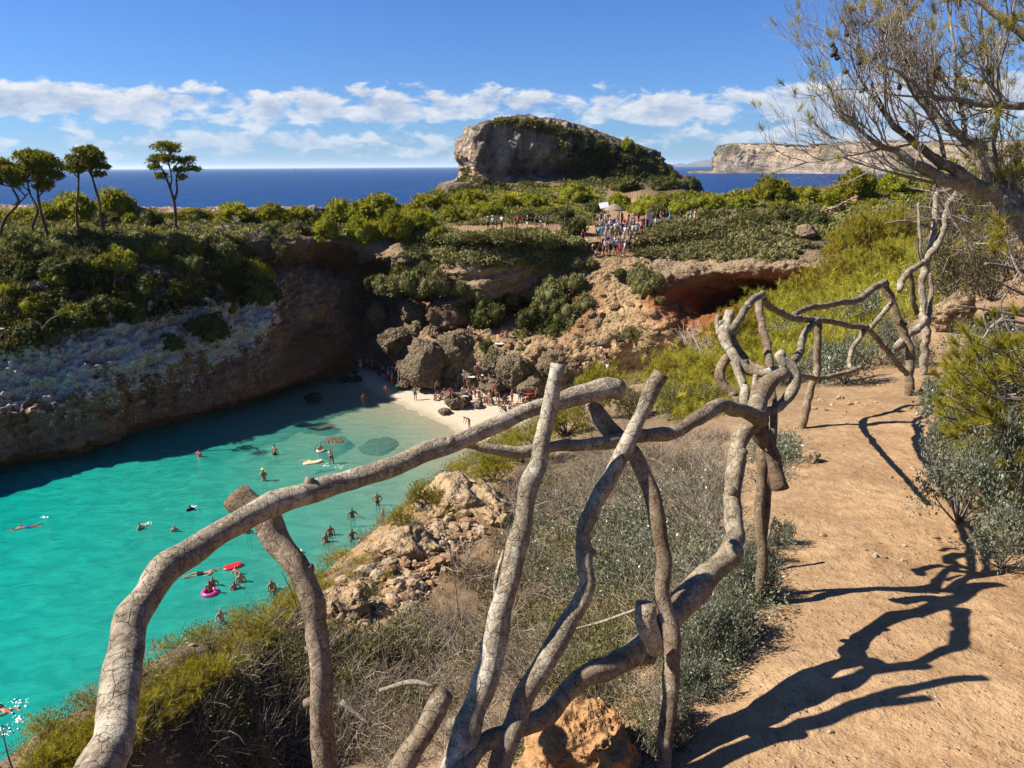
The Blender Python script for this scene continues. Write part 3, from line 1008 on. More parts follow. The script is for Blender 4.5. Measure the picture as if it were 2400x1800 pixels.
def drop_n(x, y, bvh=None, z0=60.0):
    r = (bvh or BVH).ray_cast(Vector((x, y, z0)), Vector((0, 0, -1)))
    return (None, None) if r[0] is None else (np.array(r[0]), np.array(r[1]))
# ------------------------------------------------------------------ boulders and stones
M_NEARROCK2 = rock_mat('rim_rock', 2.6, 0.9, 0.7, var=0.6, strata=0.6)
CAMF = Vector((0, math.cos(TH), -math.sin(TH)))


def mpp(p):
    """metres covered by one photograph pixel at point p"""
    return (Vector(p) - EYEV).dot(CAMF) / F


def rock_shape(seed, sub=4, rough=0.28, pit=0.05, flat=0.0):
    V, T = ico(sub)
    V = V.copy()
    rng = np.random.RandomState(seed)
    for _ in range(9):                       # chop a few facets
        n = rng.normal(size=3)
        n /= np.linalg.norm(n)
        h = rng.uniform(0.62, 0.9)
        d_ = V @ n
        V -= np.outer(np.maximum(d_ - h, 0) * 0.85, n)
    o = rng.uniform(0, 50, 3)
    V *= (1 + rough * fbm(V * 1.3 + o, 4))[:, None]
    V *= (1 + pit * fbm(V * 6.0 + o, 3, 0.6, True) + pit * 0.6 * fbm(V * 13.0 + o, 2, 0.6, True))[:, None]
    return V, T


def rock_cols(V, base, seed, alt=None):
    n = fbm(V * 2.2 + seed, 3)[:, None]
    c = np.array(base) * (1 + 0.3 * n)
    if alt is not None:
        m_ = np.clip(fbm(V * 1.1 + seed + 5, 2) * 2.0, 0, 1)[:, None]
        c = c * (1 - m_) + np.array(alt) * m_
    return np.clip(c, 0.02, 0.8)


BOULDER_TOP = {}


def boulder(name, u, vb, w, h, label, seed, base=TAN, alt=None, y=None, dy=0.0, flat=1.0, sub=4, rz=None, mat=None, cat='boulder', sink=0.12, pit=0.12):
    p = hit(u, vb) if y is None else P(u, vb, y)
    s = mpp(p)
    rx = w * s / 2
    rz_ = h * s / 2 / math.cos(math.radians(14))
    V, T = rock_shape(seed, sub, 0.22, pit)
    R = rotz(seed * 1.7 if rz is None else rz)
    V = V @ R.T
    V = V / np.array([np.abs(V[:, 0]).max(), np.abs(V[:, 1]).max(), np.abs(V[:, 2]).max()])
    ry = rx * 0.95 * flat
    S = V * np.array([rx, ry, rz_ * (1 + sink)])
    c = p + A3(0, ry * 0.55 + dy, rz_ * (1 - sink))
    me = make_mesh(name, S, T, True, rock_cols(S, base, seed, alt), mat or M_BOULDER)
    o = link(name, me, None, label, cat, loc=c)
    BOULDER_TOP[label] = (c, rx, ry, rz_, S, T)
    return o


CON = (0.22, 0.175, 0.12)
BL = [
    (922, 842, 90, 70, 'round mossy conglomerate boulder wedged left of the largest boulder', (0.10, 0.10, 0.035)),
    (995, 920, 122, 122, 'largest pitted boulder in the middle of the beach back', None),
    (1066, 866, 116, 84, 'broad tan boulder behind and right of the largest beach boulder', None),
    (880, 778, 66, 68, 'tall grass-topped boulder near the dark cove corner', (0.10, 0.105, 0.035)),
    (967, 758, 78, 56, 'pale boulder under the left of the big overgrown mound', None),
    (976, 788, 44, 36, 'small round boulder below the overgrown mound', (0.10, 0.105, 0.035)),
    (1052, 775, 130, 92, 'huge reddish boulder carrying the overgrown mound', (0.20, 0.11, 0.07)),
    (1165, 890, 78, 82, 'upright boulder with grassy left flank right of the sunbathers', (0.11, 0.105, 0.04)),
    (1203, 926, 94, 92, 'angular boulder standing out at the right of the sunbathers', None),
    (1316, 900, 140, 78, 'long boulder at the foot of the dirt stairs', None),
    (1246, 942, 72, 58, 'dark boulder beside the person with the red towel', None),
    (1070, 958, 74, 40, 'low dark boulder behind the woman standing on the sand', None),
    (946, 914, 42, 19, 'flat dark rock at the left foot of the largest boulder', None),
    (1120, 958, 30, 15, 'small slanted rock on the sand beside the sunbathers', None),
    (1041, 973, 32, 15, 'small crusty rock alone at the water edge', None),
    (1150, 930, 80, 38, 'crusty low rock under the seated sunbathers', None),
    (1095, 905, 60, 36, 'rock shelf between the two middle boulders', None),
    (1360, 925, 70, 40, 'crumbling block below the long boulder', None),
    (1085, 795, 46, 22, 'flat ledge rock under the people in the mound shade', None),
    (900, 800, 30, 22, 'broken rock between the mossy boulder and the tall one', None),
    (1015, 790, 36, 26, 'knobbly rock under the mound beside the round boulder', None),
    (1690, 905, 46, 30, 'tan block by the dead bush at the cave foot', None),
]
for i, (u, vb, w, h, lb, alt) in enumerate(BL):
    boulder('boulder', u, vb, w, h, lb, 11 + i * 3, CON if i % 3 else (0.235, 0.175, 0.115), alt, sub=5 if w > 70 else 4)
# dark rocks standing in the shaded shallows and slabs lying under the water
DK = (0.06, 0.05, 0.042)
boulder('boulder', 732, 944, 50, 22, 'dark rock rising from the shaded water below the cliff', 91, DK, y=PZ(732, 944, 0.0)[1], flat=0.8)
boulder('boulder', 806, 897, 34, 18, 'left dark rock in the shaded shallows by the cliff foot', 92, DK, y=PZ(806, 897, 0.0)[1], flat=0.8)
boulder('boulder', 838, 896, 28, 16, 'right dark rock in the shaded shallows by the cliff foot', 93, DK, y=PZ(838, 896, 0.0)[1], flat=0.8)
boulder('boulder', 831, 880, 16, 11, 'smallest dark rock in the shaded shallows behind the pair', 94, DK, y=PZ(831, 880, 0.0)[1], flat=0.8)
for i, (u, v, w, h, zt, lb) in enumerate([(779, 1034, 88, 34, 0.10, 'brown flat slab just breaking the turquoise water surface'), (886, 1040, 96, 38, -0.12, 'larger grey slab lying under the shallow water right of the brown slab'),
                                          (994, 1135, 54, 30, -0.25, 'oval sunken rock in the shallows below the long rail')]):
    c = PZ(u, v, zt)
    s = mpp(c)
    V, T = rock_shape(70 + i, 4, 0.15, 0.05)
    V = V / np.abs(V).max(0)
    bz = bed_z(np.array([c[0]]), np.array([c[1]]))[0]
    hz = (zt - bz) / 1.7 + 0.05
    ry = h * s / 2 / math.sin(math.radians(19))
    S = V * np.array([w * s / 2, ry, hz]) @ rotz(0.0).T
    link('sunken_slab' if i else 'rock_slab', make_mesh('slab', S, T, True, rock_cols(S, (0.18, 0.14, 0.10) if i == 0 else (0.16, 0.145, 0.11), i), M_BOULDER), None, lb, 'rock', loc=(c[0], c[1], zt - hz))

# big orange rock under the near fence, boulder by the path bend
V, T = rock_shape(5, 6, 0.20, 0.05)
pk = np.zeros(len(V))
rg = np.random.RandomState(3)
for _ in range(46):                              # solution holes
    n = rg.normal(size=3)
    n /= np.linalg.norm(n)
    a = rg.uniform(0.05, 0.14)
    dd = np.linalg.norm(V / np.linalg.norm(V, axis=1)[:, None] - n, axis=1)
    pk += np.clip(1 - (dd / a) ** 2, 0, 1) * rg.uniform(0.04, 0.10)
V = V * (1 - pk)[:, None]
V = V / np.abs(V).max(0)
S = V * np.array([0.27, 0.24, 0.24])
c = np.array(EYEV + ray(1372, 1792) * 2.75)
ROCK_C = c
link('orange_rock', make_mesh('orange_rock', S, T, True, rock_cols(S, (0.36, 0.20, 0.085), 2, (0.40, 0.255, 0.13)), M_NEARROCK), None, 'pitted orange rock on the ground under the near fence rails', 'rock', loc=c)
boulder('boulder', 2245, 782, 118, 96, 'tan boulder beside the dirt path bend behind the dead tree', 41, (0.34, 0.25, 0.155), (0.20, 0.125, 0.07), flat=0.8, sub=5, pit=0.03)
boulder('boulder', 2345, 772, 84, 46, 'low reddish boulder on the path edge behind the bare twigs', 44, (0.28, 0.185, 0.11), (0.20, 0.125, 0.07), flat=0.8, pit=0.03)
boulder('boulder', 1895, 562, 60, 34, 'pale weathered rock on the plateau edge beside the far dirt patch', 47, (0.34, 0.255, 0.16), y=85, flat=0.8)
boulder('boulder', 1905, 1085, 44, 26, 'squat stone half buried at the path edge near the gnarled post', 53, (0.33, 0.235, 0.145), pit=0.03, cat='stone', mat=M_STONE)

for u, vb, w, h, lb, sd in [(1075, 1195, 250, 100, 'pale ochre rock outcrop at the cliff rim left of the straight pole', 61), (930, 1300, 190, 80, 'sloping ochre rock face above the rubble at the rim', 63), (790, 1440, 150, 60, 'low ochre rock at the lower end of the rubble', 66), (1150, 1225, 110, 50, 'small ochre ledge between outcrop and dry brush', 67)]:
    p = hit(u, vb, BVH_NEAR)
    s = mpp(p)
    V, T = rock_shape(sd, 5, 0.2, 0.04)
    V = V / np.abs(V).max(0)
    S = V * np.array([w * s / 2, w * s / 2 * 0.9, h * s * 0.62])
    S = S + 0.05 * np.stack([fbm(S * 3 + k_ * 7, 4, 0.6) for k_ in range(3)], 1)
    link('rock_outcrop_ledge', make_mesh('ledge', S, T, True, rock_cols(S, (0.40, 0.29, 0.165), sd, (0.34, 0.21, 0.11)), M_NEARROCK2), None, lb, 'rock', loc=p + A3(0, w * s * 0.25, -h * s * 0.12))
stone_meshes = []
for i in range(8):
    V, T = rock_shape(200 + i, 2, 0.25, 0.03)
    V = V / np.abs(V).max(0) * np.array([1, 0.75, 0.55])
    b_ = [(0.39, 0.285, 0.18), (0.34, 0.22, 0.12), (0.42, 0.335, 0.225), (0.30, 0.18, 0.10)][i % 4]
    stone_meshes.append(make_mesh('stone', V, T, False, rock_cols(V, b_, i), M_STONE))
O_PATH = bpy.data.objects['dirt_path']
O_HEAD = bpy.data.objects['headland']
rng = np.random.RandomState(21)


def stone(p, r, parent):
    o = link('stone', stone_meshes[rng.randint(8)], parent)
    o.location = p + A3(0, 0, r * 0.15)
    o.rotation_euler = (rng.uniform(-0.4, 0.4), rng.uniform(-0.4, 0.4), rng.uniform(0, 6.3))
    o.scale = (r, r, r)


for u, v, w in [(1929, 1256, 20), (1900, 1640, 30), (1946, 1716, 24), (2052, 1304, 18), (2072, 1306, 18), (2120, 1280, 16), (2118, 1316, 20), (1998, 1282, 12), (2030, 1290, 12), (1842, 1660, 12), (1918, 1662, 14),
                (2190, 1260, 24), (2230, 1245, 26), (2300, 1290, 22), (2140, 1100, 20), (2160, 1112, 16), (2088, 1120, 14), (1968, 935, 26), (1990, 948, 20), (1950, 950, 14), (2010, 945, 16), (1935, 962, 16), (2030, 952, 12),
                (1925, 940, 18), (1905, 960, 24), (1980, 965, 12), (2060, 905, 12), (1760, 1390, 14), (2180, 1420, 12), (2030, 1560, 10), (2110, 1650, 10), (1990, 1480, 9), (2340, 1560, 12), (2250, 1380, 12)]:
    p = hit(u, v, BVH_NEAR)
    if p is not None:
        stone(p, w * mpp(p) / 2, O_PATH)
for _ in range(190):
    u, v = rng.uniform(1650, 2390), rng.uniform(890, 1790)
    p = hit(u, v, BVH_NEAR)
    if p is not None:
        stone(p, rng.uniform(3, 9) * mpp(p) / 2 * 1.1, O_PATH)


def in_poly(u, v, poly):
    c_ = False
    j = len(poly) - 1
    for i in range(len(poly)):
        if ((poly[i][1] > v) != (poly[j][1] > v)) and (u < (poly[j][0] - poly[i][0]) * (v - poly[i][1]) / (poly[j][1] - poly[i][1]) + poly[i][0]):
            c_ = not c_
        j = i
    return c_


def sample_poly(poly, n, rng_):
    us = [q[0] for q in poly]
    vs = [q[1] for q in poly]
    out_ = []
    while len(out_) < n:
        u, v = rng_.uniform(min(us), max(us)), rng_.uniform(min(vs), max(vs))
        if in_poly(u, v, poly):
            out_.append((u, v))
    return out_


SCREE_POLY = [(690, 1490), (760, 1400), (850, 1320), (930, 1260), (1010, 1190), (1120, 1150), (1180, 1180), (1130, 1260), (1040, 1330), (1000, 1400), (900, 1480), (800, 1530), (720, 1540)]
mb = MB()
for i, (u, v) in enumerate(sample_poly(SCREE_POLY, 2300, rng)):
    p = hit(u, v, BVH_NEAR)
    if p is None:
        continue
    r = rng.uniform(0.2, 1.0) ** 2.2 * 0.062 + 0.014
    if i < 230:
        stone(p, r * 1.15 + 0.015, O_HEAD)
    else:
        V, T = rock_shape(int(rng.randint(12)) + 300, 1, 0.3, 0.0)
        b_ = [(0.39, 0.285, 0.18), (0.34, 0.22, 0.12), (0.42, 0.335, 0.225), (0.30, 0.18, 0.10)][i % 4]
        mb.add((V * np.array([1, 0.75, 0.32])) @ (rand_rot(rng) * 0.5 + np.eye(3) * 0.5).T * r + p, None, T, b_)
for u, v in [(rng.uniform(300, 1650), rng.uniform(1100, 1790)) for _ in range(500)]:
    p = hit(u, v, BVH_NEAR)
    if p is not None and p[1] < 14:
        V, T = rock_shape(int(rng.randint(12)) + 300, 1, 0.3, 0.0)
        mb.add((V * np.array([1, 0.7, 0.5])) @ rand_rot(rng).T * rng.uniform(0.008, 0.03) + p, None, T, (0.33, 0.235, 0.145))
ob = link('scree', mb.mesh('scree', M_STONE, False), O_HEAD, kind='stuff')

# dry-stone wall on the far side of the plateau
wall = link('stone_wall', None, None, 'low dry-stone wall across the scrub at the far right', 'wall', loc=P(1975, 508, 95))
wr = np.random.RandomState(4)
A_, B_ = P(1912, 517, 92), P(2025, 498, 104)
for k_ in range(3):
    nst = 22
    for i in range(nst):
        f_ = (i + wr.uniform(0.3, 0.7)) / nst
        q = A_ * (1 - f_) + B_ * f_
        g = drop(q[0], q[1], BVH_FAR)
        q[2] = (g[2] if g is not None else q[2]) + 0.12 + 0.3 * k_
        o = link('stone', stone_meshes[wr.randint(8)], wall)
        o.location = q - np.array(wall.location)
        o.scale = np.array([0.34, 0.3, 0.3]) * wr.uniform(0.8, 1.15)
        o.rotation_euler = (wr.uniform(-.3, .3), wr.uniform(-.3, .3), wr.uniform(0, 6))
# ------------------------------------------------------------------ vegetation
M_PINE = leaf_mat('pine_needles', (0.085, 0.088, 0.008), (0.19, 0.185, 0.012), (0.30, 0.28, 0.022), 0.38)
M_YPINE = leaf_mat('yellow_pine_needles', (0.115, 0.10, 0.014), (0.25, 0.215, 0.024), (0.40, 0.335, 0.05), 0.35)  # needles whose own colour is more yellow
M_MAQ = leaf_mat('dark_maquis_leaves', (0.032, 0.034, 0.009), (0.070, 0.072, 0.018), (0.135, 0.125, 0.034), 0.28)
M_GREY = leaf_mat('wind_combed_scrub', (0.070, 0.066, 0.022), (0.135, 0.125, 0.045), (0.21, 0.19, 0.08), 0.2)
M_LENT = leaf_mat('lentisk_leaves', (0.060, 0.068, 0.038), (0.125, 0.135, 0.085), (0.22, 0.23, 0.16), 0.2, 0.4, 0.5)
M_DRY = leaf_mat('dry_twigs', (0.065, 0.048, 0.033), (0.165, 0.128, 0.09), (0.38, 0.31, 0.23), 0.0, 0.8, 0.1)
M_HERB = leaf_mat('dull_green_herbs', (0.060, 0.060, 0.020), (0.13, 0.125, 0.040), (0.22, 0.20, 0.07), 0.25)
M_BARK = wood_mat('pine_bark', (0.20, 0.165, 0.13), (0.11, 0.085, 0.065), 0.8, 1.0, 0.6)
M_GREYBARK = wood_mat('grey_bark', (0.40, 0.375, 0.34), (0.25, 0.225, 0.20), 0.5, 1.0, 0.5)


def quads_from(c, ax, ay):
    """diamond-shaped leaves: centres c, half axes ax (long), ay"""
    V = np.stack([c - ax, c + ay - ax * 0.1, c + ax, c - ay - ax * 0.1], 1).reshape(-1, 3)
    n = len(c)
    Q = np.arange(4 * n).reshape(n, 4)
    return V, Q


def unit(v):
    return v / np.maximum(np.linalg.norm(v, axis=-1, keepdims=True), 1e-9)


def leaf_cloud(rng_, cen, dirs, size, elong=1.6, up=0.3, spread=0.9):
    """leaf quads at cen, growing roughly along dirs"""
    n = len(cen)
    a = unit(dirs + spread * rng_.normal(size=(n, 3)) * 0.6 + np.array([0, 0, up]))
    b = unit(np.cross(a, rng_.normal(size=(n, 3))))
    s = size * rng_.uniform(0.6, 1.3, n)[:, None]
    V, Q = quads_from(cen, a * s, b * s / elong)
    tint = np.repeat(np.stack([np.clip(rng_.normal(0.5, 0.24, n), 0, 1), rng_.uniform(0.35, 1.0, n), np.zeros(n)], 1), 4, axis=0)
    return V, Q, tint


def bush_geo(seed, nl=16, leaves=1500, leaf=0.075, elong=1.8, core=True, lob=(0.28, 0.46), sweep=0.0, clump=0.35):
    """unit bush: radius 1, height about 1, made of leafy lobes"""
    r_ = np.random.RandomState(seed)
    th = r_.uniform(0, 2 * np.pi, nl)
    el = np.arcsin(r_.uniform(-0.05, 1.0, nl))
    rr = r_.uniform(0.42, 0.72, nl)
    lr = r_.uniform(lob[0], lob[1], nl)
    lc = np.stack([np.cos(th) * np.cos(el) * rr, np.sin(th) * np.cos(el) * rr, 0.12 + np.sin(el) * rr * 0.78], 1)
    mb_ = MB()
    if core:
        Vi, Ti = ico(1)
        for c_, r in zip(lc, lr):
            V = Vi * r * 0.78 * (1 + 0.2 * r_.normal(size=(len(Vi), 1))) + c_
            V[:, 2] = np.maximum(V[:, 2], -0.1)
            mb_.add(V, None, Ti, np.stack([np.full(len(V), 0.3), r_.uniform(0.3, 0.8, len(V)), np.zeros(len(V))], 1))
    w_ = lr ** 2 / (lr ** 2).sum()
    k_ = r_.choice(nl, leaves, p=w_)
    d_ = unit(r_.normal(size=(leaves, 3)) + np.array([0, 0, 0.35]))
    rad = lr[k_] * r_.uniform(0.72, 1.08, leaves)
    c_ = lc[k_] + d_ * rad[:, None]
    c_ *= (1 + 0.12 * fbm(c_ * 3 + seed, 2))[:, None]
    keep = c_[:, 2] > -0.08
    V, Q, tn_ = leaf_cloud(r_, c_[keep], d_[keep], leaf, elong)
    # each lobe has its own shade of green
    lt = r_.normal(0, 1, nl)[k_][keep]
    tn_[:, 0] = np.clip(tn_[:, 0] + clump * 0.5 * np.repeat(lt, 4), 0, 1)
    mb_.add(V, Q, None, tn_)
    return mb_


def needle_tufts(r_, cen, axis, n_per, length, width, mb_, cone=0.9, tl=(0.5, 0.25)):
    """tufts of thin needles fanning out round an axis"""
    n = len(cen) * n_per
    c_ = np.repeat(cen, n_per, 0)
    a = np.repeat(unit(axis), n_per, 0)
    d_ = unit(a + cone * r_.normal(size=(n, 3)) * 0.62)
    L = length * r_.uniform(0.7, 1.15, n)[:, None]
    w_ = unit(np.cross(d_, r_.normal(size=(n, 3)))) * width
    base = c_ + a * (r_.uniform(-0.5, 0.35, n)[:, None] * length * 0.8)
    tip = base + d_ * L
    V = np.stack([base - w_, base + w_, tip], 1).reshape(-1, 3)
    T = np.arange(3 * n).reshape(n, 3)
    tt = np.repeat(np.clip(r_.normal(tl[0], tl[1], len(cen)), 0, 1), n_per)
    tn_ = np.repeat(np.stack([np.clip(tt + r_.normal(0, 0.12, n), 0, 1), r_.uniform(0.45, 1.0, n), np.zeros(n)], 1), 3, axis=0)
    mb_.add(V, None, T, tn_)


def bez_twig(p0, d0, length, r_, n=4, bend=0.5, g=0.0):
    pts = [np.array(p0, float)]
    d_ = np.array(d0, float)
    for i in range(n):
        d_ = unit(d_ + bend * r_.normal(size=3) / n ** 0.5 * 0.6 + np.array([0, 0, g / n]))
        pts.append(pts[-1] + d_ * length / n)
    return np.array(pts), d_


# shared bush meshes
PROTO = {'pine': [bush_geo(100 + i, 18, 2300, 0.068, 2.6).mesh('pine_bush', M_PINE) for i in range(5)],
         'dark': [bush_geo(140 + i, 20, 2000, 0.060, 1.6).mesh('dark_bush', M_MAQ) for i in range(4)],
         'grey': [bush_geo(160 + i, 22, 2200, 0.058, 1.9, lob=(0.24, 0.36)).mesh('grey_bush', M_GREY) for i in range(4)],
         'olive': [bush_geo(180 + i, 16, 1900, 0.064, 2.2).mesh('olive_bush', M_HERB) for i in range(3)]}
br = np.random.RandomState(77)
NAMES = {'pine': ('pine_bush', 'bush', 'rounded yellow-green pine bush'), 'dark': ('maquis_shrub', 'shrub', 'dark green maquis shrub'),
         'grey': ('grey_shrub', 'shrub', 'grey-green wind-combed shrub'), 'olive': ('olive_shrub', 'shrub', 'olive-green scrubby shrub')}


def bush(kind, u, vb, w, h, where, y=None, look=None, group=None):
    p = (hit(u, vb, BVH_FAR) if y is None else P(u, vb, y))
    if p is None:
        return None
    s = mpp(p)
    nm, cat, lk = NAMES[kind]
    ms_ = PROTO[kind]
    o = link(nm, ms_[br.randint(len(ms_))], None, (look or lk) + ' ' + where, cat, group)
    rx = w * s / 2 * 0.95
    rz_ = h * s * 0.98
    full = rz_
    rz_ = min(rz_, rx * 1.25)
    p = p + A3(0, 0, (full - rz_) * 0.6)
    o.scale = (rx, rx * br.uniform(0.8, 1.05), max(rz_, rx * 0.45))
    o.rotation_euler = (0, 0, br.uniform(0, 6.28))
    o.location = p + A3(0, rx * 0.4, -0.1 * rz_)
    return o


# ridge and plateau
for b in [
    ('pine', 165, 505, 120, 74, 'behind the two-stemmed pine on the left ridge'), ('pine', 255, 503, 135, 76, 'on the left ridge right of the two-stemmed pine'),
    ('pine', 105, 512, 90, 50, 'under the bushy double pine at the left'), ('pine', 300, 525, 52, 36, 'low and bright between the dark ridge shrubs', None, 'small yellow-green pine bush'),
    ('dark', 350, 530, 76, 48, 'just left of the lone umbrella pine foot'), ('dark', 196, 572, 78, 48, 'below the two-stemmed pine at the left'),
    ('dark', 40, 585, 100, 50, 'at the left frame edge under the pines'), ('dark', 245, 530, 80, 44, 'behind the crooked leaning trunk on the left'),
    ('pine', 445, 503, 80, 22, 'in a low strip right of the lone umbrella pine', None, 'flat yellow-green pine bush'), ('pine', 545, 507, 105, 44, 'on the skyline above the two agaves'),
    ('pine', 632, 508, 84, 42, 'on the skyline second right of the agaves'), ('pine', 515, 528, 46, 30, 'beside the agave', None, 'small bright yellow-green pine bush'),
    ('pine', 700, 512, 80, 40, 'on the skyline third right of the agaves'), ('pine', 765, 560, 90, 66, 'hanging over the shaded alcove, leftmost there'),
    ('pine', 800, 520, 120, 66, 'fourth on the skyline right of the agaves'), ('pine', 745, 572, 44, 24, 'at the bare rim of the alcove', None, 'tiny bright yellow-green bush'),
    ('olive', 690, 545, 80, 30, 'on the bare plateau above the alcove'), ('olive', 615, 545, 60, 26, 'right of the agaves on the flat', None),
    ('pine', 848, 580, 110, 104, 'at the middle of the alcove rim', None, 'tall yellow-green pine bush'), ('pine', 878, 508, 140, 66, 'highest on the skyline left of the outcrop'),
    ('pine', 928, 572, 116, 112, 'right above the darkest cove corner', None, 'tall yellow-green pine bush'), ('pine', 985, 545, 96, 70, 'left of the sunlit walkers on the path'),
    ('pine', 1012, 490, 130, 56, 'just left of the outcrop foot'), ('pine', 1030, 560, 50, 44, 'in front of the path railing end', None, 'small bright yellow-green pine bush'),
    ('pine', 1100, 482, 116, 52, 'under the left foot of the rocky outcrop'), ('pine', 1136, 510, 120, 50, 'behind the walkers on the left path'),
    ('pine', 1060, 520, 90, 48, 'at the left end of the walkers path'), ('pine', 1250, 486, 96, 44, 'below the middle of the rocky outcrop'), ('pine', 1190, 486, 70, 36, 'between two larger ones below the outcrop', None, 'small yellow-green pine bush'),
    ('pine', 1355, 474, 122, 54, 'below the shaded cave of the outcrop', None, 'broad yellow-green pine bush'), ('dark', 1310, 514, 100, 34, 'behind the right end of the walkers path'),
    ('dark', 1348, 550, 78, 52, 'at the bend between path and stairs'), ('dark', 1225, 520, 84, 30, 'behind the middle of the walkers path'), ('dark', 1390, 500, 60, 34, 'left of the small kiosk'),
    ('pine', 1450, 492, 80, 44, 'behind the small kiosk'), ('pine', 1530, 500, 130, 58, 'behind the crowd on the right', None, 'broad yellow-green pine bush'), ('olive', 1545, 510, 60, 40, 'at the right of the kiosk', None, 'pale olive shrub'),
    ('dark', 1470, 448, 110, 34, 'on the slope right of the outcrop cave'), ('dark', 1560, 446, 90, 36, 'under the right end of the outcrop'), ('dark', 1622, 450, 54, 48, 'at the edge of the sea gap', None, 'dark round pine bush'),
    ('pine', 1660, 490, 110, 44, 'below the sea gap at the right'), ('pine', 1740, 487, 90, 34, 'below the domed pine bush on the right'), ('pine', 1812, 470, 122, 76, 'standing domed before the far cliffs', None, 'big domed dark yellow-green pine bush'),
    ('pine', 1895, 476, 130, 46, 'right of the big domed bush'), ('pine', 2005, 468, 130, 96, 'under the far cliffs at the right', None, 'tall yellow-green pine bush'), ('pine', 1955, 482, 90, 40, 'above the dry-stone wall'),
    ('dark', 1842, 520, 110, 50, 'on the right plateau by the dirt patch'), ('dark', 1910, 530, 90, 46, 'under the dry-stone wall'), ('dark', 1770, 525, 100, 36, 'amid the right scrub carpet'), ('pine', 1845, 500, 100, 30, 'behind the dark shrubs on the right plateau', None, 'flat yellow-green pine bush'),
    ('dark', 1660, 520, 60, 36, 'by the last walkers on the right path'), ('pine', 1600, 500, 80, 36, 'behind the last walkers on the right path', None, 'low yellow-green pine bush'),
    ('pine', 2110, 452, 130, 60, 'behind the bare twigs at the right'), ('pine', 2230, 440, 150, 70, 'behind the grey pine limbs at the right'), ('pine', 2360, 440, 150, 80, 'at the right frame edge behind the limbs')]:
    bush(*b)
# left slope
for b in [
    ('olive', 405, 585, 120, 46, 'at the foot of the lone umbrella pine'), ('olive', 490, 590, 120, 50, 'on the shoulder right of the lone pine'), ('pine', 360, 606, 86, 46, 'on the left slope under the lone pine'),
    ('pine', 265, 634, 124, 58, 'in the middle of the left slope'), ('olive', 180, 620, 100, 44, 'on the left slope under the dark shrub'), ('olive', 95, 600, 100, 40, 'on dry ground left under the pines'),
    ('pine', 592, 660, 104, 70, 'bright at the right end of the left slope'), ('dark', 600, 706, 130, 66, 'hanging below the brightest left-slope bush'), ('pine', 540, 732, 40, 26, 'lowest on the white rock', None, 'small bright yellow-green bush'),
    ('olive', 498, 656, 52, 50, 'in the shade left of the brightest bush', None, 'pale feathery shrub'), ('pine', 116, 668, 100, 40, 'on the shaded left slope'), ('pine', 210, 696, 64, 34, 'low on the shaded left slope'), ('pine', 72, 732, 80, 50, 'low at the left frame edge'),
    ('pine', 20, 690, 60, 40, 'cut by the left frame edge'), ('dark', 330, 690, 130, 60, 'on the shaded slope below the red earth'), ('dark', 430, 640, 120, 60, 'above the red earth scar'), ('dark', 160, 760, 150, 70, 'over the white rocks at the left'),
    ('dark', 290, 750, 120, 54, 'over the white rocks left of centre'), ('dark', 480, 800, 110, 84, 'in the cleft of the white rocks', None, 'dark hanging shrub'), ('dark', 60, 800, 120, 60, 'on the white rocks at the left frame edge'), ('dark', 400, 830, 70, 66, 'in the lower cleft of the white rocks', None, 'small dark shrub'),
    ('dark', 520, 620, 90, 44, 'left of the bare plateau rim'), ('pine', 430, 600, 90, 36, 'under the shoulder shrubs', None, 'flat yellow-green bush'), ('dark', 30, 650, 110, 50, 'in deep shade at the left edge'), ('dark', 230, 730, 90, 44, 'under the low pine bush on the left slope'),
    ('olive', 330, 570, 90, 34, 'left below the lone pine', None, 'dry olive shrub'), ('dark', 120, 640, 110, 44, 'between the left slope bushes'), ('olive', 650, 600, 60, 40, 'at the red rim of the alcove', None, 'small brownish shrub'), ('pine', 640, 590, 40, 36, 'standing on the red rim', None, 'small bright yellow-green bush')]:
    bush(*b)
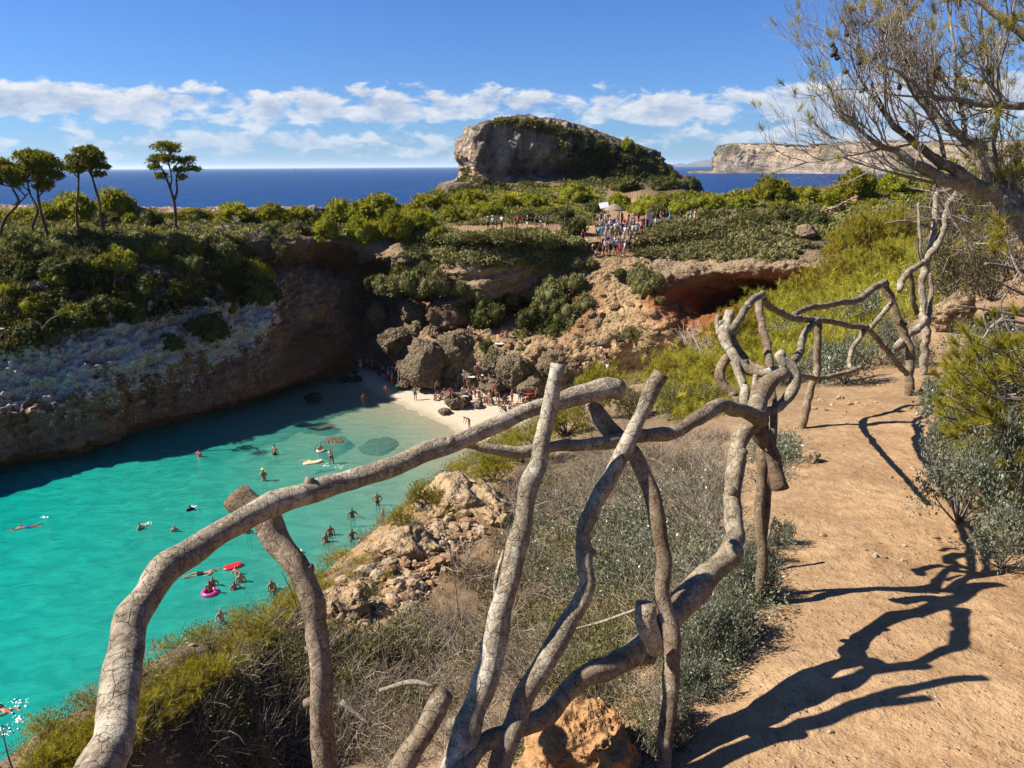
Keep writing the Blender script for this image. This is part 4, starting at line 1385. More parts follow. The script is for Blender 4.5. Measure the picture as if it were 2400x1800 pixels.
# gully and mound
for b in [
    ('grey', 898, 694, 84, 66, 'at the left end of the overgrown mound', 86), ('grey', 950, 706, 110, 100, 'left of centre on the overgrown mound', 84), ('grey', 1022, 712, 118, 108, 'at the centre of the overgrown mound', 83), ('grey', 1074, 712, 76, 78, 'at the right end of the overgrown mound', 83.5),
    ('dark', 870, 682, 50, 50, 'in front of the darkest cove corner', 88, 'small dark green shrub'), ('grey', 1115, 706, 90, 66, 'under the sunlit cap rock', 84), ('dark', 1146, 756, 106, 66, 'above the sunbathing couple', 82), ('dark', 1140, 826, 54, 38, 'behind the upright boulder', 79, 'small round dark shrub'),
    ('grey', 1290, 716, 110, 80, 'high in the gully left of the stairs', 82), ('grey', 1345, 700, 90, 84, 'at the head of the gully thicket', 82.5), ('dark', 1245, 782, 110, 84, 'in the gully above the couple towels', 80), ('grey', 1330, 780, 116, 100, 'in the middle of the gully thicket', 79.5),
    ('dark', 1240, 850, 90, 76, 'above the angular beach boulder', 77.5), ('grey', 1304, 842, 110, 76, 'above the long boulder', 77), ('dark', 1370, 830, 80, 60, 'left of the dirt stairs foot', 76.5), ('grey', 1395, 770, 60, 60, 'at the stairs side of the thicket', 79),
    ('grey', 1512, 704, 84, 84, 'on the rock pillar right of the stairs', 75.5), ('grey', 1478, 816, 58, 74, 'clinging to the pillar foot beside the stairs', 71.5), ('dark', 1456, 652, 40, 30, 'on the rim of the dirt stairs', 82, 'small dark shrub'), ('olive', 1385, 640, 50, 46, 'under the waiting crowd', 85, 'small olive shrub'),
    ('olive', 1546, 690, 60, 70, 'on the dry side of the rock pillar', 77, 'brownish dry shrub'), ('grey', 1345, 640, 60, 50, 'below the cap rock left of the crowd', 84.5), ('olive', 1205, 712, 40, 24, 'in the shade under the cap rock', 85, 'small dull shrub'),
    ('grey', 1270, 750, 100, 70, 'left in the gully thicket', 81), ('dark', 1310, 740, 90, 60, 'deep in the gully thicket', 80.5), ('grey', 1370, 735, 80, 60, 'right in the gully thicket', 80), ('grey', 1225, 815, 80, 60, 'at the lower left of the gully thicket', 79), ('dark', 1290, 800, 90, 60, 'at the lower middle of the gully thicket', 78.5),
    ('grey', 1345, 810, 90, 60, 'at the lower right of the gully thicket', 78), ('dark', 1000, 660, 80, 60, 'at the back of the overgrown mound', 86), ('dark', 940, 668, 80, 60, 'at the back left of the overgrown mound', 87), ('grey', 1500, 660, 80, 50, 'on the pillar top right of the stairs', 78), ('grey', 1540, 730, 60, 50, 'half down the rock pillar', 74.5), ('dark', 1090, 745, 70, 50, 'between the mound and the couple', 83),
    ('olive', 1420, 665, 40, 30, 'at the upper dirt stairs', 83, 'small dry olive shrub')]:
    bush(*b[:6], y=b[6], look=b[7] if len(b) > 7 else None)


# blocks fallen in the gully
gr_ = np.random.RandomState(8)
O_CLIFF = bpy.data.objects['cove_cliff']
rm_ = []
for i in range(8):
    V, T = rock_shape(600 + i, 3, 0.25, 0.05)
    V = V / np.abs(V).max(0) * np.array([1, 0.8, 0.6])
    rm_.append(make_mesh('rock', V, T, True, rock_cols(V, [(0.33, 0.22, 0.12), (0.28, 0.19, 0.11), (0.25, 0.2, 0.14)][i % 3], i), M_BOULDER))
for u, v in sample_poly([(960, 720), (1180, 720), (1230, 800), (1400, 700), (1440, 620), (1500, 640), (1620, 740), (1620, 850), (1480, 880), (1360, 880), (1230, 840), (1050, 800)], 150, gr_):
    p = hit(u, v, BVH_FAR)
    if p is None or p[1] > 93:
        continue
    o = link('rock', rm_[gr_.randint(8)], O_CLIFF)
    r = gr_.uniform(0.2, 1.0) ** 2 * 0.75 + 0.14
    o.location = p
    o.scale = (r, r, r * gr_.uniform(0.7, 1.1))
    o.rotation_euler = (gr_.uniform(-0.5, 0.5), gr_.uniform(-0.5, 0.5), gr_.uniform(0, 6.3))


# scrub that cannot be told apart, one object for each stretch
def clump_geo(seed, leaves, leaf, elong=2.0, sweep=(0.5, 0, 0.1)):
    r_ = np.random.RandomState(seed)
    d_ = unit(r_.normal(size=(leaves, 3)) * np.array([1, 1, 0.6]) + np.array([0, 0, 0.7]))
    c_ = d_ * r_.uniform(0.55, 1.0, leaves)[:, None] * np.array([1, 1, 0.75])
    return leaf_cloud(r_, c_, d_ + np.array(sweep), leaf, elong)


CL = {k: [clump_geo(s + i, n, lf) for i in range(6)] for k, s, n, lf in (('s', 500, 150, 0.17), ('t', 520, 90, 0.2))}


def carpet(name, polys, n, mat, rad, label, kindt='s', bvh=None, nz=0.25, sink=0.25, slope_lean=0.0):
    r_ = np.random.RandomState(abs(hash(name)) % 1000 if False else sum(map(ord, name)))
    mb_ = MB()
    for poly, cnt in zip(polys, n):
        for u, v in sample_poly(poly, cnt, r_):
            p = hit(u, v, bvh or BVH_FAR)
            if p is None:
                continue
            V, Q, tn_ = CL[kindt][r_.randint(6)]
            s = rad * r_.uniform(0.6, 1.35)
            R = rotz(r_.uniform(-0.7, 0.7))
            tt = tn_.copy()
            tt[:, 0] = np.clip(tt[:, 0] + r_.normal(0, 0.16) + 0.55 * fbm(p[None] * 0.13, 2)[0], 0, 1)
            tt[:, 1] = np.clip(tt[:, 1] * (1 + 0.5 * fbm(p[None] * 0.21 + 9, 2)[0]), 0.2, 1.2)
            mb_.add((V @ R.T) * np.array([s, s, s * r_.uniform(0.6, 1.1)]) + p + A3(0, 0, -sink * s), Q, None, tt)
    o = link(name, mb_.mesh(name, mat), None, label, 'scrub', kind='stuff')
    return o


carpet('scrub_carpet', [[(940, 560), (960, 535), (1040, 555), (1120, 545), (1290, 548), (1350, 556), (1375, 575), (1370, 612), (1320, 625), (1200, 618), (1060, 612), (950, 600)], [(1040, 541), (1130, 542), (1300, 541), (1345, 545), (1345, 556), (1040, 556)]], [520, 110], M_GREY, 0.95,
       'dense grey-green wind-combed scrub above the middle cap rock')
carpet('scrub_slope', [[(1490, 600), (1480, 575), (1530, 525), (1600, 505), (1700, 500), (1900, 500), (1920, 560), (1850, 604), (1700, 606)]], [720], M_GREY, 1.0, 'dense grey-green scrub right of the crowd above the red overhang')
carpet('shaded_scrub', [[(0, 575), (560, 575), (640, 620), (640, 680), (560, 700), (420, 730), (300, 745), (120, 790), (0, 830)]], [420], M_MAQ, 1.0, 'dark mixed scrub covering the shaded left slope')
carpet('ridge_scrub', [[(0, 500), (480, 506), (1000, 490), (1000, 555), (640, 555), (0, 590)], [(1000, 455), (1420, 440), (1400, 528), (1330, 524), (1000, 530)], [(1540, 455), (2400, 440), (2400, 540), (1940, 560), (1900, 505), (1560, 500)]], [620, 620, 700], M_HERB, 0.95,
       'low olive scrub between the bushes of the ridge')
carpet('outcrop_scrub', [[(1150, 276), (1263, 283), (1330, 300), (1420, 330), (1560, 380), (1600, 430), (1380, 432), (1330, 380), (1290, 310), (1160, 295)], [(1380, 340), (1560, 395), (1610, 440), (1360, 440), (1330, 415)],
                         [(1060, 440), (1100, 400), (1160, 430), (1330, 425), (1420, 440), (1050, 460)]], [240, 260, 120], M_MAQ, 1.5, 'low dark scrub growing over the rocky outcrop', 't')
carpet('ridge_green', [[(0, 496), (500, 504), (1000, 480), (1000, 520), (500, 520), (0, 520)], [(1000, 450), (1400, 438), (1400, 500), (1000, 520)], [(1560, 455), (2300, 440), (2300, 480), (1560, 485)]], [260, 220, 200], M_PINE, 1.1, 'patchy bright green scrub along the ridge')
carpet('dry_scrub', [[(0, 520), (640, 520), (640, 570), (0, 600)], [(1000, 470), (1400, 470), (1400, 520), (1000, 525)], [(1500, 560), (1900, 510), (1880, 600), (1500, 600)], [(0, 600), (560, 600), (420, 700), (0, 780)], [(950, 560), (1350, 560), (1350, 612), (950, 605)]], [90, 70, 80, 80, 60], M_DRY, 0.7, 'brown dead patches among the plateau scrub')
carpet('outcrop_turf', [[(1150, 272), (1263, 282), (1345, 304), (1400, 315), (1330, 320), (1200, 296)]], [260], M_HERB, 1.0, 'olive turf on the top of the rocky outcrop', 't')
bush('pine', 1470, 362, 46, 50, 'standing alone on the right shoulder of the outcrop', look='lone yellow-green pine tree')
bush('dark', 1500, 372, 56, 38, 'beside the lone pine on the outcrop shoulder')
# ------------------------------------------------------------------ the rustic fence of bent branches
M_WOOD = wood_mat('weathered_branch', (0.52, 0.485, 0.40), (0.37, 0.31, 0.22), 0.9, 1.0, 1.0, 0.5)


def PD(u, v, D):
    d_ = ray(u, v)
    return np.array((d_.x * D, d_.y * D, EYE + d_.z * D))


def to_ground(pts, rad, extra=0.12):
    """continue a post from its lowest end down into the soil"""
    p = pts[-1]
    g = drop(p[0], p[1], BVH_NEAR)
    gz_ = g[2] if g is not None else p[2] - 0.3
    if p[2] > gz_ - extra:
        d_ = unit(pts[-1] - pts[-2])
        q = p + np.array([d_[0] * 0.1, d_[1] * 0.1, 0])
        q[2] = gz_ - extra
        pts = np.concatenate([pts, [p * 0.5 + q * 0.5, q]])
        rad = np.concatenate([rad, [rad[-1], rad[-1]]])
    return pts, rad


FENCE = link('rustic_fence', None, None, 'rustic fence of bent weathered branches along the cliff-side path edge', 'fence', loc=P(1716, 1275, 3.1))
FL = np.array(FENCE.location)
seed_i = [0]
fr = np.random.RandomState(9)


def branch(name, tr, ground=False, tint=(1, 1, 1), sides=14, wob=0.13, knots=1, label=None, parent=None):
    if parent is None and 3.3 < max(q[3] for q in tr) < 4.05 and tr[0][3] > 3.3:
        tr = [(u, v, w_, D * 1.12) for u, v, w_, D in tr]          # the gnarled group stands a little farther off
    tr = np.array(tr, float)
    pts = np.array([PD(u, v, D) for u, v, w_, D in tr])
    rad = np.array([w_ * D / F / 2 for u, v, w_, D in tr])
    if ground:
        pts, rad = to_ground(pts, rad)
    seg = np.linalg.norm(np.diff(pts, axis=0), axis=1)
    n = int(min(90, max(10, seg.sum() / 0.028)))
    tt = np.interp(np.linspace(0, seg.sum(), n), np.concatenate([[0], np.cumsum(seg)]), np.arange(len(pts)))
    cp = crom(np.concatenate([pts, rad[:, None]], 1), tt)
    p2, r2 = cp[:, :3], np.maximum(cp[:, 3], rad.min() * 0.7)
    seed_i[0] += 1
    s = seed_i[0]
    p2 = p2 + 0.42 * r2[:, None] * np.stack([perlin(p2 * 7 + s * 5 + k_ * 9) for k_ in range(3)], 1)
    r2 = r2 * (1 + 0.16 * perlin(p2 * 9 + s))
    mb_ = MB()
    V, Q, T = tube(p2, r2, sides, True, wob=wob + 0.05, seed=s)
    cl = np.array(tint) * (0.78 + 0.22 * np.clip(0.5 + fbm(V * 4 + s, 2), 0, 1.4))[:, None]
    cl[-2:] *= 0.75
    mb_.add(V, Q, T, cl)
    for _ in range(knots):                                  # stubs of cut side branches
        i = fr.randint(int(n * 0.15), max(int(n * 0.85), int(n * 0.15) + 1))
        d_ = unit(p2[min(i + 1, n - 1)] - p2[i - 1])
        side = unit(np.cross(d_, fr.normal(size=3)))
        L = r2[i] * fr.uniform(1.15, 1.7)
        V, Q, T = tube([p2[i], p2[i] + side * L * 0.7 + d_ * L * 0.2, p2[i] + side * L + d_ * L * 0.3], np.array([0.6, 0.5, 0.38]) * r2[i], 8, True)
        mb_.add(V, Q, T, np.array(tint) * 0.7)
    me = mb_.mesh(name, M_WOOD)
    par = parent or FENCE
    me.transform(Matrix.Translation(-Vector(par.location)))
    o = link(name, me, par)
    if label:
        o['label'] = label
    return p2, r2


branch('rail', [(222, 1870, 110, 1.40), (242, 1800, 104, 1.45), (268, 1690, 86, 1.58), (286, 1540, 80, 1.75), (309, 1455, 75, 1.85), (358, 1381, 69, 1.95), (434, 1308, 65, 2.05), (535, 1240, 61, 2.15), (640, 1182, 58, 2.25), (712, 1162, 55, 2.3), (807, 1136, 50, 2.4),
                (888, 1107, 47, 2.45), (997, 1062, 44, 2.55), (1066, 1037, 42, 2.6), (1157, 997, 40, 2.68), (1250, 963, 40, 2.75), (1305, 942, 42, 2.8), (1368, 923, 46, 2.85), (1422, 914, 48, 2.88), (1452, 917, 46, 2.9)], False, (1.05, 1.02, 0.98), 20, 0.05, 3,
       label='thick bent pale top rail arching across the near foreground')
branch('post', [(556, 1158, 66, 2.40), (600, 1200, 66, 2.38), (640, 1250, 64, 2.36), (676, 1305, 60, 2.34), (709, 1362, 56, 2.32), (731, 1425, 54, 2.3), (742, 1500, 52, 2.3), (752, 1600, 54, 2.3), (757, 1700, 56, 2.3), (760, 1800, 56, 2.3), (764, 1900, 56, 2.28)], True, (0.72, 0.62, 0.55), 16, 0.16, 3,
       label='dark bark-covered post under the arching rail')
branch('post', [(1307, 852, 31, 2.55), (1300, 900, 34, 2.56), (1288, 960, 37, 2.57), (1275, 1020, 39, 2.57), (1260, 1090, 42, 2.56), (1230, 1200, 45, 2.52), (1205, 1320, 50, 2.48), (1181, 1417, 53, 2.45), (1143, 1562, 60, 2.4), (1111, 1670, 64, 2.35), (1075, 1779, 68, 2.3), (1040, 1880, 72, 2.25)], True, (1.0, 1.0, 0.97), 16, 0.06, 1,
       label='tall straight pale pole crossing the top rail')
branch('post', [(1548, 876, 38, 2.75), (1530, 910, 37, 2.75), (1514, 940, 37, 2.74), (1487, 995, 38, 2.72), (1440, 1090, 39, 2.68), (1386, 1200, 40, 2.62), (1364, 1254, 40, 2.6), (1371, 1327, 40, 2.57), (1379, 1363, 41, 2.56), (1357, 1410, 45, 2.54), (1321, 1475, 47, 2.5), (1281, 1544, 49, 2.46), (1245, 1616, 50, 2.43), (1216, 1688, 52, 2.4), (1191, 1743, 54, 2.36), (1172, 1810, 54, 2.34), (1160, 1880, 54, 2.3)],
       True, (1.0, 0.97, 0.92), 16, 0.08, 3, label='crooked pole with a kink leaning right of the straight pole')
branch('post', [(1360, 935, 40, 2.95), (1390, 962, 40, 2.94), (1430, 1008, 40, 2.92), (1480, 1060, 40, 2.9), (1518, 1130, 40, 2.88), (1537, 1200, 39, 2.85), (1552, 1290, 38, 2.83), (1556, 1363, 37, 2.8), (1562, 1440, 37, 2.78), (1570, 1525, 39, 2.75), (1574, 1634, 38, 2.72), (1563, 1724, 38, 2.68), (1552, 1800, 38, 2.65), (1550, 1850, 38, 2.62)], True, (0.82, 0.74, 0.66), 14, 0.1, 1)
branch('stake', [(1048, 1622, 44, 2.02), (1030, 1650, 52, 2.02), (1002, 1706, 54, 2.0), (955, 1782, 56, 1.97), (900, 1880, 56, 1.93)], True, (0.85, 0.78, 0.7), 14, 0.06, 2, label='short cut stake leaning at the bottom of the fence')
branch('rail', [(1089, 1040, 26, 2.72), (1134, 1052, 26, 2.74), (1179, 1058, 26, 2.76), (1225, 1058, 27, 2.78), (1300, 1047, 29, 2.8), (1370, 1040, 30, 2.82), (1435, 1034, 31, 2.86), (1517, 1020, 34, 2.95), (1585, 1010, 35, 3.02), (1625, 988, 34, 3.08), (1658, 962, 33, 3.12), (1701, 953, 34, 3.3), (1747, 963, 36, 3.48), (1784, 988, 38, 3.62)], False, (0.85, 0.8, 0.72), 14, 0.12, 2)
branch('rail', [(1060, 1850, 44, 2.22), (1100, 1779, 46, 2.28), (1143, 1735, 46, 2.33), (1216, 1712, 46, 2.42), (1270, 1692, 47, 2.48), (1306, 1648, 48, 2.52), (1342, 1605, 48, 2.58), (1397, 1572, 48, 2.65), (1469, 1547, 54, 2.72), (1541, 1489, 64, 2.82), (1600, 1412, 62, 2.95), (1654, 1352, 58, 3.05), (1705, 1302, 54, 3.14), (1724, 1268, 48, 3.3),
                (1718, 1230, 43, 3.36), (1715, 1189, 42, 3.42), (1721, 1121, 40, 3.5), (1728, 1076, 40, 3.55), (1737, 1031, 40, 3.6), (1762, 985, 45, 3.7), (1778, 945, 46, 3.77), (1792, 913, 44, 3.82), (1821, 884, 34, 3.86), (1839, 873, 28, 3.88)], False, (0.85, 0.78, 0.68), 18, 0.14, 4,
       'rough-barked branch bent from lower rail into the gnarled post')
branch('stub', [(1512, 1412, 40, 2.62), (1514, 1440, 54, 2.62), (1522, 1480, 54, 2.64), (1536, 1520, 44, 2.68)], False, (1.15, 1.12, 1.08), 12, 0.2, 0, 'pale splintered stub on the lower rail')
branch('post', [(1770, 1000, 40, 3.36), (1783, 1020, 38, 3.38), (1798, 1049, 37, 3.4), (1810, 1076, 36, 3.4), (1816, 1110, 36, 3.4), (1824, 1145, 40, 3.4)], False, (0.55, 0.42, 0.34), 14, 0.18, 1)
branch('post', [(1790, 985, 30, 3.52), (1785, 1100, 28, 3.54), (1782, 1200, 26, 3.55), (1786, 1300, 26, 3.55)], True, (0.7, 0.6, 0.5), 12, 0.1, 1)
branch('rail', [(1836, 826, 20, 3.62), (1828, 838, 24, 3.62), (1845, 850, 27, 3.62), (1864, 868, 28, 3.62), (1865, 893, 27, 3.62), (1856, 920, 27, 3.6), (1834, 942, 26, 3.56), (1810, 961, 25, 3.5), (1786, 974, 24, 3.44)], False, (1.05, 1.02, 0.96), 12, 0.1, 2)
branch('rail', [(1706, 834, 22, 3.75), (1688, 858, 25, 3.74), (1685, 882, 25, 3.72), (1699, 906, 24, 3.7), (1718, 928, 24, 3.68), (1734, 946, 22, 3.66)], False, (0.72, 0.58, 0.45), 12, 0.12, 1)
branch('rail', [(1710, 820, 22, 3.72), (1731, 850, 24, 3.7), (1758, 868, 24, 3.68), (1786, 877, 23, 3.65), (1818, 871, 22, 3.62), (1840, 866, 18, 3.6)], False, (1.1, 1.08, 1.02), 12, 0.08, 1)
branch('rail', [(1722, 848, 20, 3.69), (1729, 877, 20, 3.66), (1740, 901, 21, 3.62), (1748, 917, 22, 3.58), (1741, 945, 24, 3.5), (1738, 965, 24, 3.42)], False, (1.1, 1.08, 1.02), 12, 0.08, 1)
branch('brace', [(1769, 880, 12, 3.6), (1768, 900, 13, 3.58), (1767, 925, 13, 3.54)], False, (0.9, 0.87, 0.8), 10, 0.1, 0)
branch('stub', [(1686, 740, 17, 3.95), (1684, 760, 17, 3.95), (1686, 785, 16, 3.92)], False, (0.95, 0.9, 0.85), 10, 0.08, 0)
branch('stub', [(1712, 732, 24, 3.86), (1703, 765, 30, 3.85), (1698, 795, 30, 3.82), (1710, 822, 24, 3.76)], False, (1.0, 0.97, 0.92), 12, 0.12, 2)
branch('brace', [(1716, 768, 17, 3.95), (1740, 736, 18, 4.3), (1758, 708, 17, 4.7), (1788, 690, 16, 5.1)], False, (0.95, 0.92, 0.85), 10, 0.1, 1)
branch('brace', [(1716, 784, 16, 3.88), (1731, 822, 16, 3.86), (1758, 852, 16, 3.8), (1796, 867, 15, 3.7)], False, (0.8, 0.72, 0.6), 10, 0.1, 0)
branch('post', [(1776, 700, 19, 5.15), (1780, 741, 18, 5.0), (1791, 779, 18, 4.8), (1799, 817, 18, 4.5), (1806, 862, 18, 4.2), (1809, 905, 18, 4.0), (1812, 1000, 18, 3.9)], True, (0.6, 0.5, 0.42), 12, 0.12, 1)
branch('rail', [(1786, 697, 14, 5.2), (1807, 719, 14, 5.6), (1840, 738, 14, 6.4), (1867, 747, 14, 7.2), (1910, 750, 14, 8.5), (1948, 753, 13, 8.9), (1989, 763, 13, 9.4), (2032, 767, 13, 9.9)], False, (0.75, 0.68, 0.58), 10, 0.12, 2)
branch('post', [(1914, 748, 17, 8.55), (1918, 790, 17, 8.58), (1918, 830, 17, 8.62), (1913, 866, 17, 8.66), (1902, 906, 17, 8.7), (1891, 947, 17, 8.74), (1884, 985, 17, 8.78)], True, (0.85, 0.76, 0.64), 10, 0.12, 2)
branch('brace', [(1917, 748, 14, 8.4), (1889, 776, 14, 7.6), (1880, 801, 15, 6.4), (1874, 828, 17, 5.2), (1862, 842, 19, 4.3)], False, (0.85, 0.8, 0.72), 10, 0.12, 1)
branch('brace', [(2026, 775, 11, 9.8), (2003, 809, 11, 9.6), (1992, 839, 11, 9.4), (1994, 862, 11, 9.3), (2008, 866, 9, 9.3)], False, (1.0, 0.97, 0.9), 10, 0.12, 0)
branch('rail', [(2016, 860, 10, 9.35), (2000, 869, 11, 9.3), (1962, 879, 12, 9.1), (1921, 887, 13, 8.8), (1896, 884, 12, 8.0), (1870, 880, 13, 5.4)], False, (0.85, 0.77, 0.64), 10, 0.12, 1)
branch('rail', [(1862, 736, 13, 7.3), (1894, 722, 14, 7.9), (1935, 717, 15, 8.5), (1975, 708, 15, 9.0), (2011, 703, 15, 9.5), (2043, 679, 16, 10.0), (2075, 661, 16, 10.4)], False, (0.75, 0.68, 0.58), 10, 0.14, 2)
branch('post', [(2074, 660, 19, 10.45), (2087, 703, 20, 10.5), (2097, 730, 20, 10.5), (2108, 763, 20, 10.5), (2122, 795, 20, 10.5), (2133, 830, 20, 10.5), (2130, 871, 20, 10.5), (2131, 905, 20, 10.5)], True, (0.7, 0.6, 0.5), 12, 0.12, 2)
branch('brace', [(2090, 712, 12, 10.35), (2064, 742, 12, 10.2), (2038, 770, 12, 10.0)], False, (1.0, 0.97, 0.9), 10, 0.1, 0)
branch('brace', [(2034, 770, 12, 9.95), (2070, 811, 12, 10.1), (2097, 844, 13, 10.2), (2124, 878, 13, 10.35)], False, (0.88, 0.8, 0.68), 10, 0.1, 0)
branch('brace', [(2168, 745, 17, 11.2), (2155, 768, 17, 11.1), (2130, 783, 17, 10.9), (2104, 812, 20, 10.4)], False, (1.05, 1.02, 0.96), 10, 0.1, 0)

# ------------------------------------------------------------------ the grey dead tree at the end of the fence
DT = link('dead_tree', None, None, 'grey dead forked tree standing at the far end of the rustic fence', 'tree', loc=PD(2170, 800, 11.6))
branch('trunk', [(2240, 452, 12, 11.7), (2224, 476, 14, 11.7), (2215, 504, 15, 11.7), (2212, 531, 16, 11.7), (2204, 558, 16, 11.7), (2190, 581, 17, 11.65), (2174, 603, 18, 11.6), (2166, 635, 17, 11.6), (2160, 670, 16, 11.6), (2164, 708, 16, 11.6), (2163, 740, 17, 11.6), (2172, 775, 18, 11.6)], True, (1.05, 1.02, 0.98), 12, 0.12, 2, parent=DT)
branch('limb', [(2262, 438, 7, 11.7), (2208, 449, 10, 11.7), (2194, 462, 11, 11.7), (2192, 486, 12, 11.7), (2192, 522, 13, 11.7), (2184, 567, 14, 11.7), (2176, 600, 14, 11.6)], False, (1.05, 1.02, 0.98), 10, 0.1, 1, parent=DT)
branch('limb', [(2152, 475, 6, 11.6), (2154, 522, 8, 11.6), (2157, 558, 9, 11.6), (2156, 600, 10, 11.6), (2166, 622, 11, 11.6)], False, (1, 0.97, 0.92), 10, 0.1, 1, parent=DT)
branch('limb', [(2172, 612, 15, 11.5), (2155, 622, 14, 11.3), (2133, 634, 14, 11.1), (2116, 654, 15, 10.9), (2107, 682, 14, 10.7)], False, (1, 0.97, 0.92), 10, 0.1, 1, parent=DT)
branch('limb', [(2133, 640, 11, 11.1), (2137, 670, 12, 11.2), (2140, 700, 12, 11.3), (2150, 735, 12, 11.5)], False, (0.7, 0.6, 0.5), 10, 0.1, 0, parent=DT)
branch('limb', [(2180, 640, 10, 11.8), (2183, 680, 11, 11.8), (2178, 720, 12, 11.7), (2176, 760, 12, 11.65)], False, (0.9, 0.85, 0.78), 10, 0.1, 0, parent=DT)
branch('limb', [(2075, 524, 3, 11.4), (2105, 519, 5, 11.5), (2135, 520, 6, 11.6), (2170, 530, 6, 11.65), (2190, 540, 6, 11.7)], False, (1.1, 1.05, 1.0), 8, 0.1, 0, parent=DT)


# ------------------------------------------------------------------ the leaning grey pine at the right
M_LIMB = wood_mat('pale_pine_limb', (0.62, 0.60, 0.56), (0.46, 0.43, 0.39), 0.35, 1.0, 0.5, 0.25)
PINE = link('leaning_pine', None, None, 'half-bare grey pine leaning in from the right over the path', 'tree', loc=PD(2600, 1000, 6.6))
PO = np.array(PINE.location)
LIMBS = [
    [(2640, 1180, 66, 6.6), (2600, 1000, 62, 6.6), (2540, 760, 58, 6.6), (2450, 590, 50, 6.55), (2400, 524, 46, 6.5), (2371, 495, 44, 6.5), (2344, 462, 42, 6.5), (2307, 444, 40, 6.5), (2271, 435, 36, 6.5), (2235, 428, 32, 6.45), (2208, 419, 28, 6.4), (2181, 404, 24, 6.4), (2154, 390, 21, 6.35), (2127, 372, 18, 6.3), (2099, 354, 15, 6.3), (2059, 340, 12, 6.25), (2030, 318, 9, 6.2), (1998, 289, 7, 6.2), (1972, 265, 5, 6.2), (1955, 235, 4, 6.2), (1947, 203, 3, 6.2)],
    [(2450, 560, 40, 6.6), (2400, 481, 36, 6.6), (2359, 441, 34, 6.6), (2327, 409, 32, 6.6), (2302, 372, 28, 6.65), (2280, 347, 25, 6.7), (2251, 318, 22, 6.7), (2215, 289, 18, 6.7), (2179, 253, 14, 6.75), (2160, 225, 10, 6.8), (2130, 180, 8, 6.8), (2110, 120, 6, 6.8), (2090, 60, 4, 6.8)],
    [(2300, 446, 28, 6.45), (2260, 412, 26, 6.4), (2233, 398, 24, 6.4), (2179, 362, 20, 6.35), (2135, 325, 16, 6.3), (2103, 304, 13, 6.25), (2085, 285, 11, 6.2), (2059, 246, 8, 6.2), (2027, 203, 6, 6.2), (2000, 150, 4, 6.2), (1990, 90, 3, 6.2)],
    [(2470, 270, 22, 6.2), (2400, 250, 18, 6.2), (2323, 246, 16, 6.2), (2251, 235, 13, 6.2), (2197, 228, 11, 6.15), (2164, 213, 9, 6.1), (2135, 188, 8, 6.1), (2100, 165, 6, 6.1), (2060, 150, 4, 6.1), (2040, 110, 3, 6.1)],
    [(2480, 160, 24, 5.9), (2400, 78, 20, 5.9), (2367, 58, 18, 5.9), (2334, 33, 16, 5.9), (2302, 7, 15, 5.9), (2270, -40, 14, 5.9), (2230, -90, 10, 5.9)],
    [(2215, 394, 9, 6.35), (2208, 340, 9, 6.35), (2195, 300, 8, 6.3), (2170, 260, 7, 6.3), (2140, 220, 6, 6.3), (2120, 170, 4, 6.3)],
    [(2262, 340, 12, 6.7), (2258, 270, 10, 6.75), (2240, 200, 8, 6.8), (2238, 120, 6, 6.8), (2225, 40, 5, 6.8), (2215, -20, 4, 6.8)],
    [(2190, 430, 8, 6.4), (2120, 413, 7, 6.3), (2075, 400, 5, 6.2), (2030, 388, 4, 6.2), (1995, 375, 3, 6.2), (1966, 366, 2, 6.2)],
    [(2340, 420, 10, 6.8), (2330, 330, 9, 6.9), (2345, 240, 8, 7.0), (2340, 150, 6, 7.0), (2350, 60, 5, 7.0)],
    [(2420, 640, 12, 6.0), (2380, 632, 10, 5.9), (2345, 622, 9, 5.8), (2310, 618, 7, 5.7)]]
limb_geo = []
for i, L in enumerate(LIMBS):
    limb_geo.append(branch('trunk' if i == 0 else 'limb', L, False, (1.05, 1.03, 1.0) if i != 2 else (0.7, 0.66, 0.62), 12 if i < 5 else 7, 0.08, 2 if i < 4 else 0, parent=PINE))
# twigs grow off the limbs and off each other
tr_ = np.random.RandomState(31)
mb = MB()
tips = []
UPL = np.array([-0.35, -0.05, 0.75])


def grow(p, d_, L, r, level):
    n = 5 if level < 2 else 4
    pts, dd = bez_twig(p, d_, L, tr_, n, 0.55, 0.5)
    V, Q, T = tube(pts, np.linspace(r, r * 0.35, len(pts)), 4 if level < 2 else 3, False)
    g = tr_.uniform(0.45, 1.0)
    mb.add(V, Q, None, (g, g * 0.93, g * 0.88))
    if level < 3:
        for _ in range([4, 4, 3][level]):
            k_ = tr_.uniform(0.25, 0.95) * (len(pts) - 1)
            q = crom(pts, np.array([k_]))[0]
            d2 = unit(unit(pts[-1] - pts[0]) * 0.8 + tr_.normal(size=3) * 0.5 + UPL * 0.35)
            grow(q, d2, L * tr_.uniform(0.4, 0.65), r * 0.6, level + 1)
    else:
        tips.append((pts[-1], dd))


for i, (p2, r2) in enumerate(limb_geo):
    if i == len(limb_geo) - 1:
        continue
    cnt = [17, 13, 14, 11, 5, 8, 7, 8, 6, 0][i]
    for _ in range(cnt):
        k_ = tr_.uniform(0.30 if i < 2 else 0.12, 0.99) * (len(p2) - 1)
        q = crom(p2, np.array([k_]))[0]
        d_ = unit(p2[min(int(k_) + 1, len(p2) - 1)] - p2[max(int(k_) - 1, 0)])
        if d_[0] > 0:
            d_ = -d_
        grow(q, unit(d_ * 0.9 + tr_.normal(size=3) * 0.45 + UPL * 0.5), tr_.uniform(0.45, 0.85), np.clip(r2[int(k_)] * 0.5, 0.004, 0.012), 0)
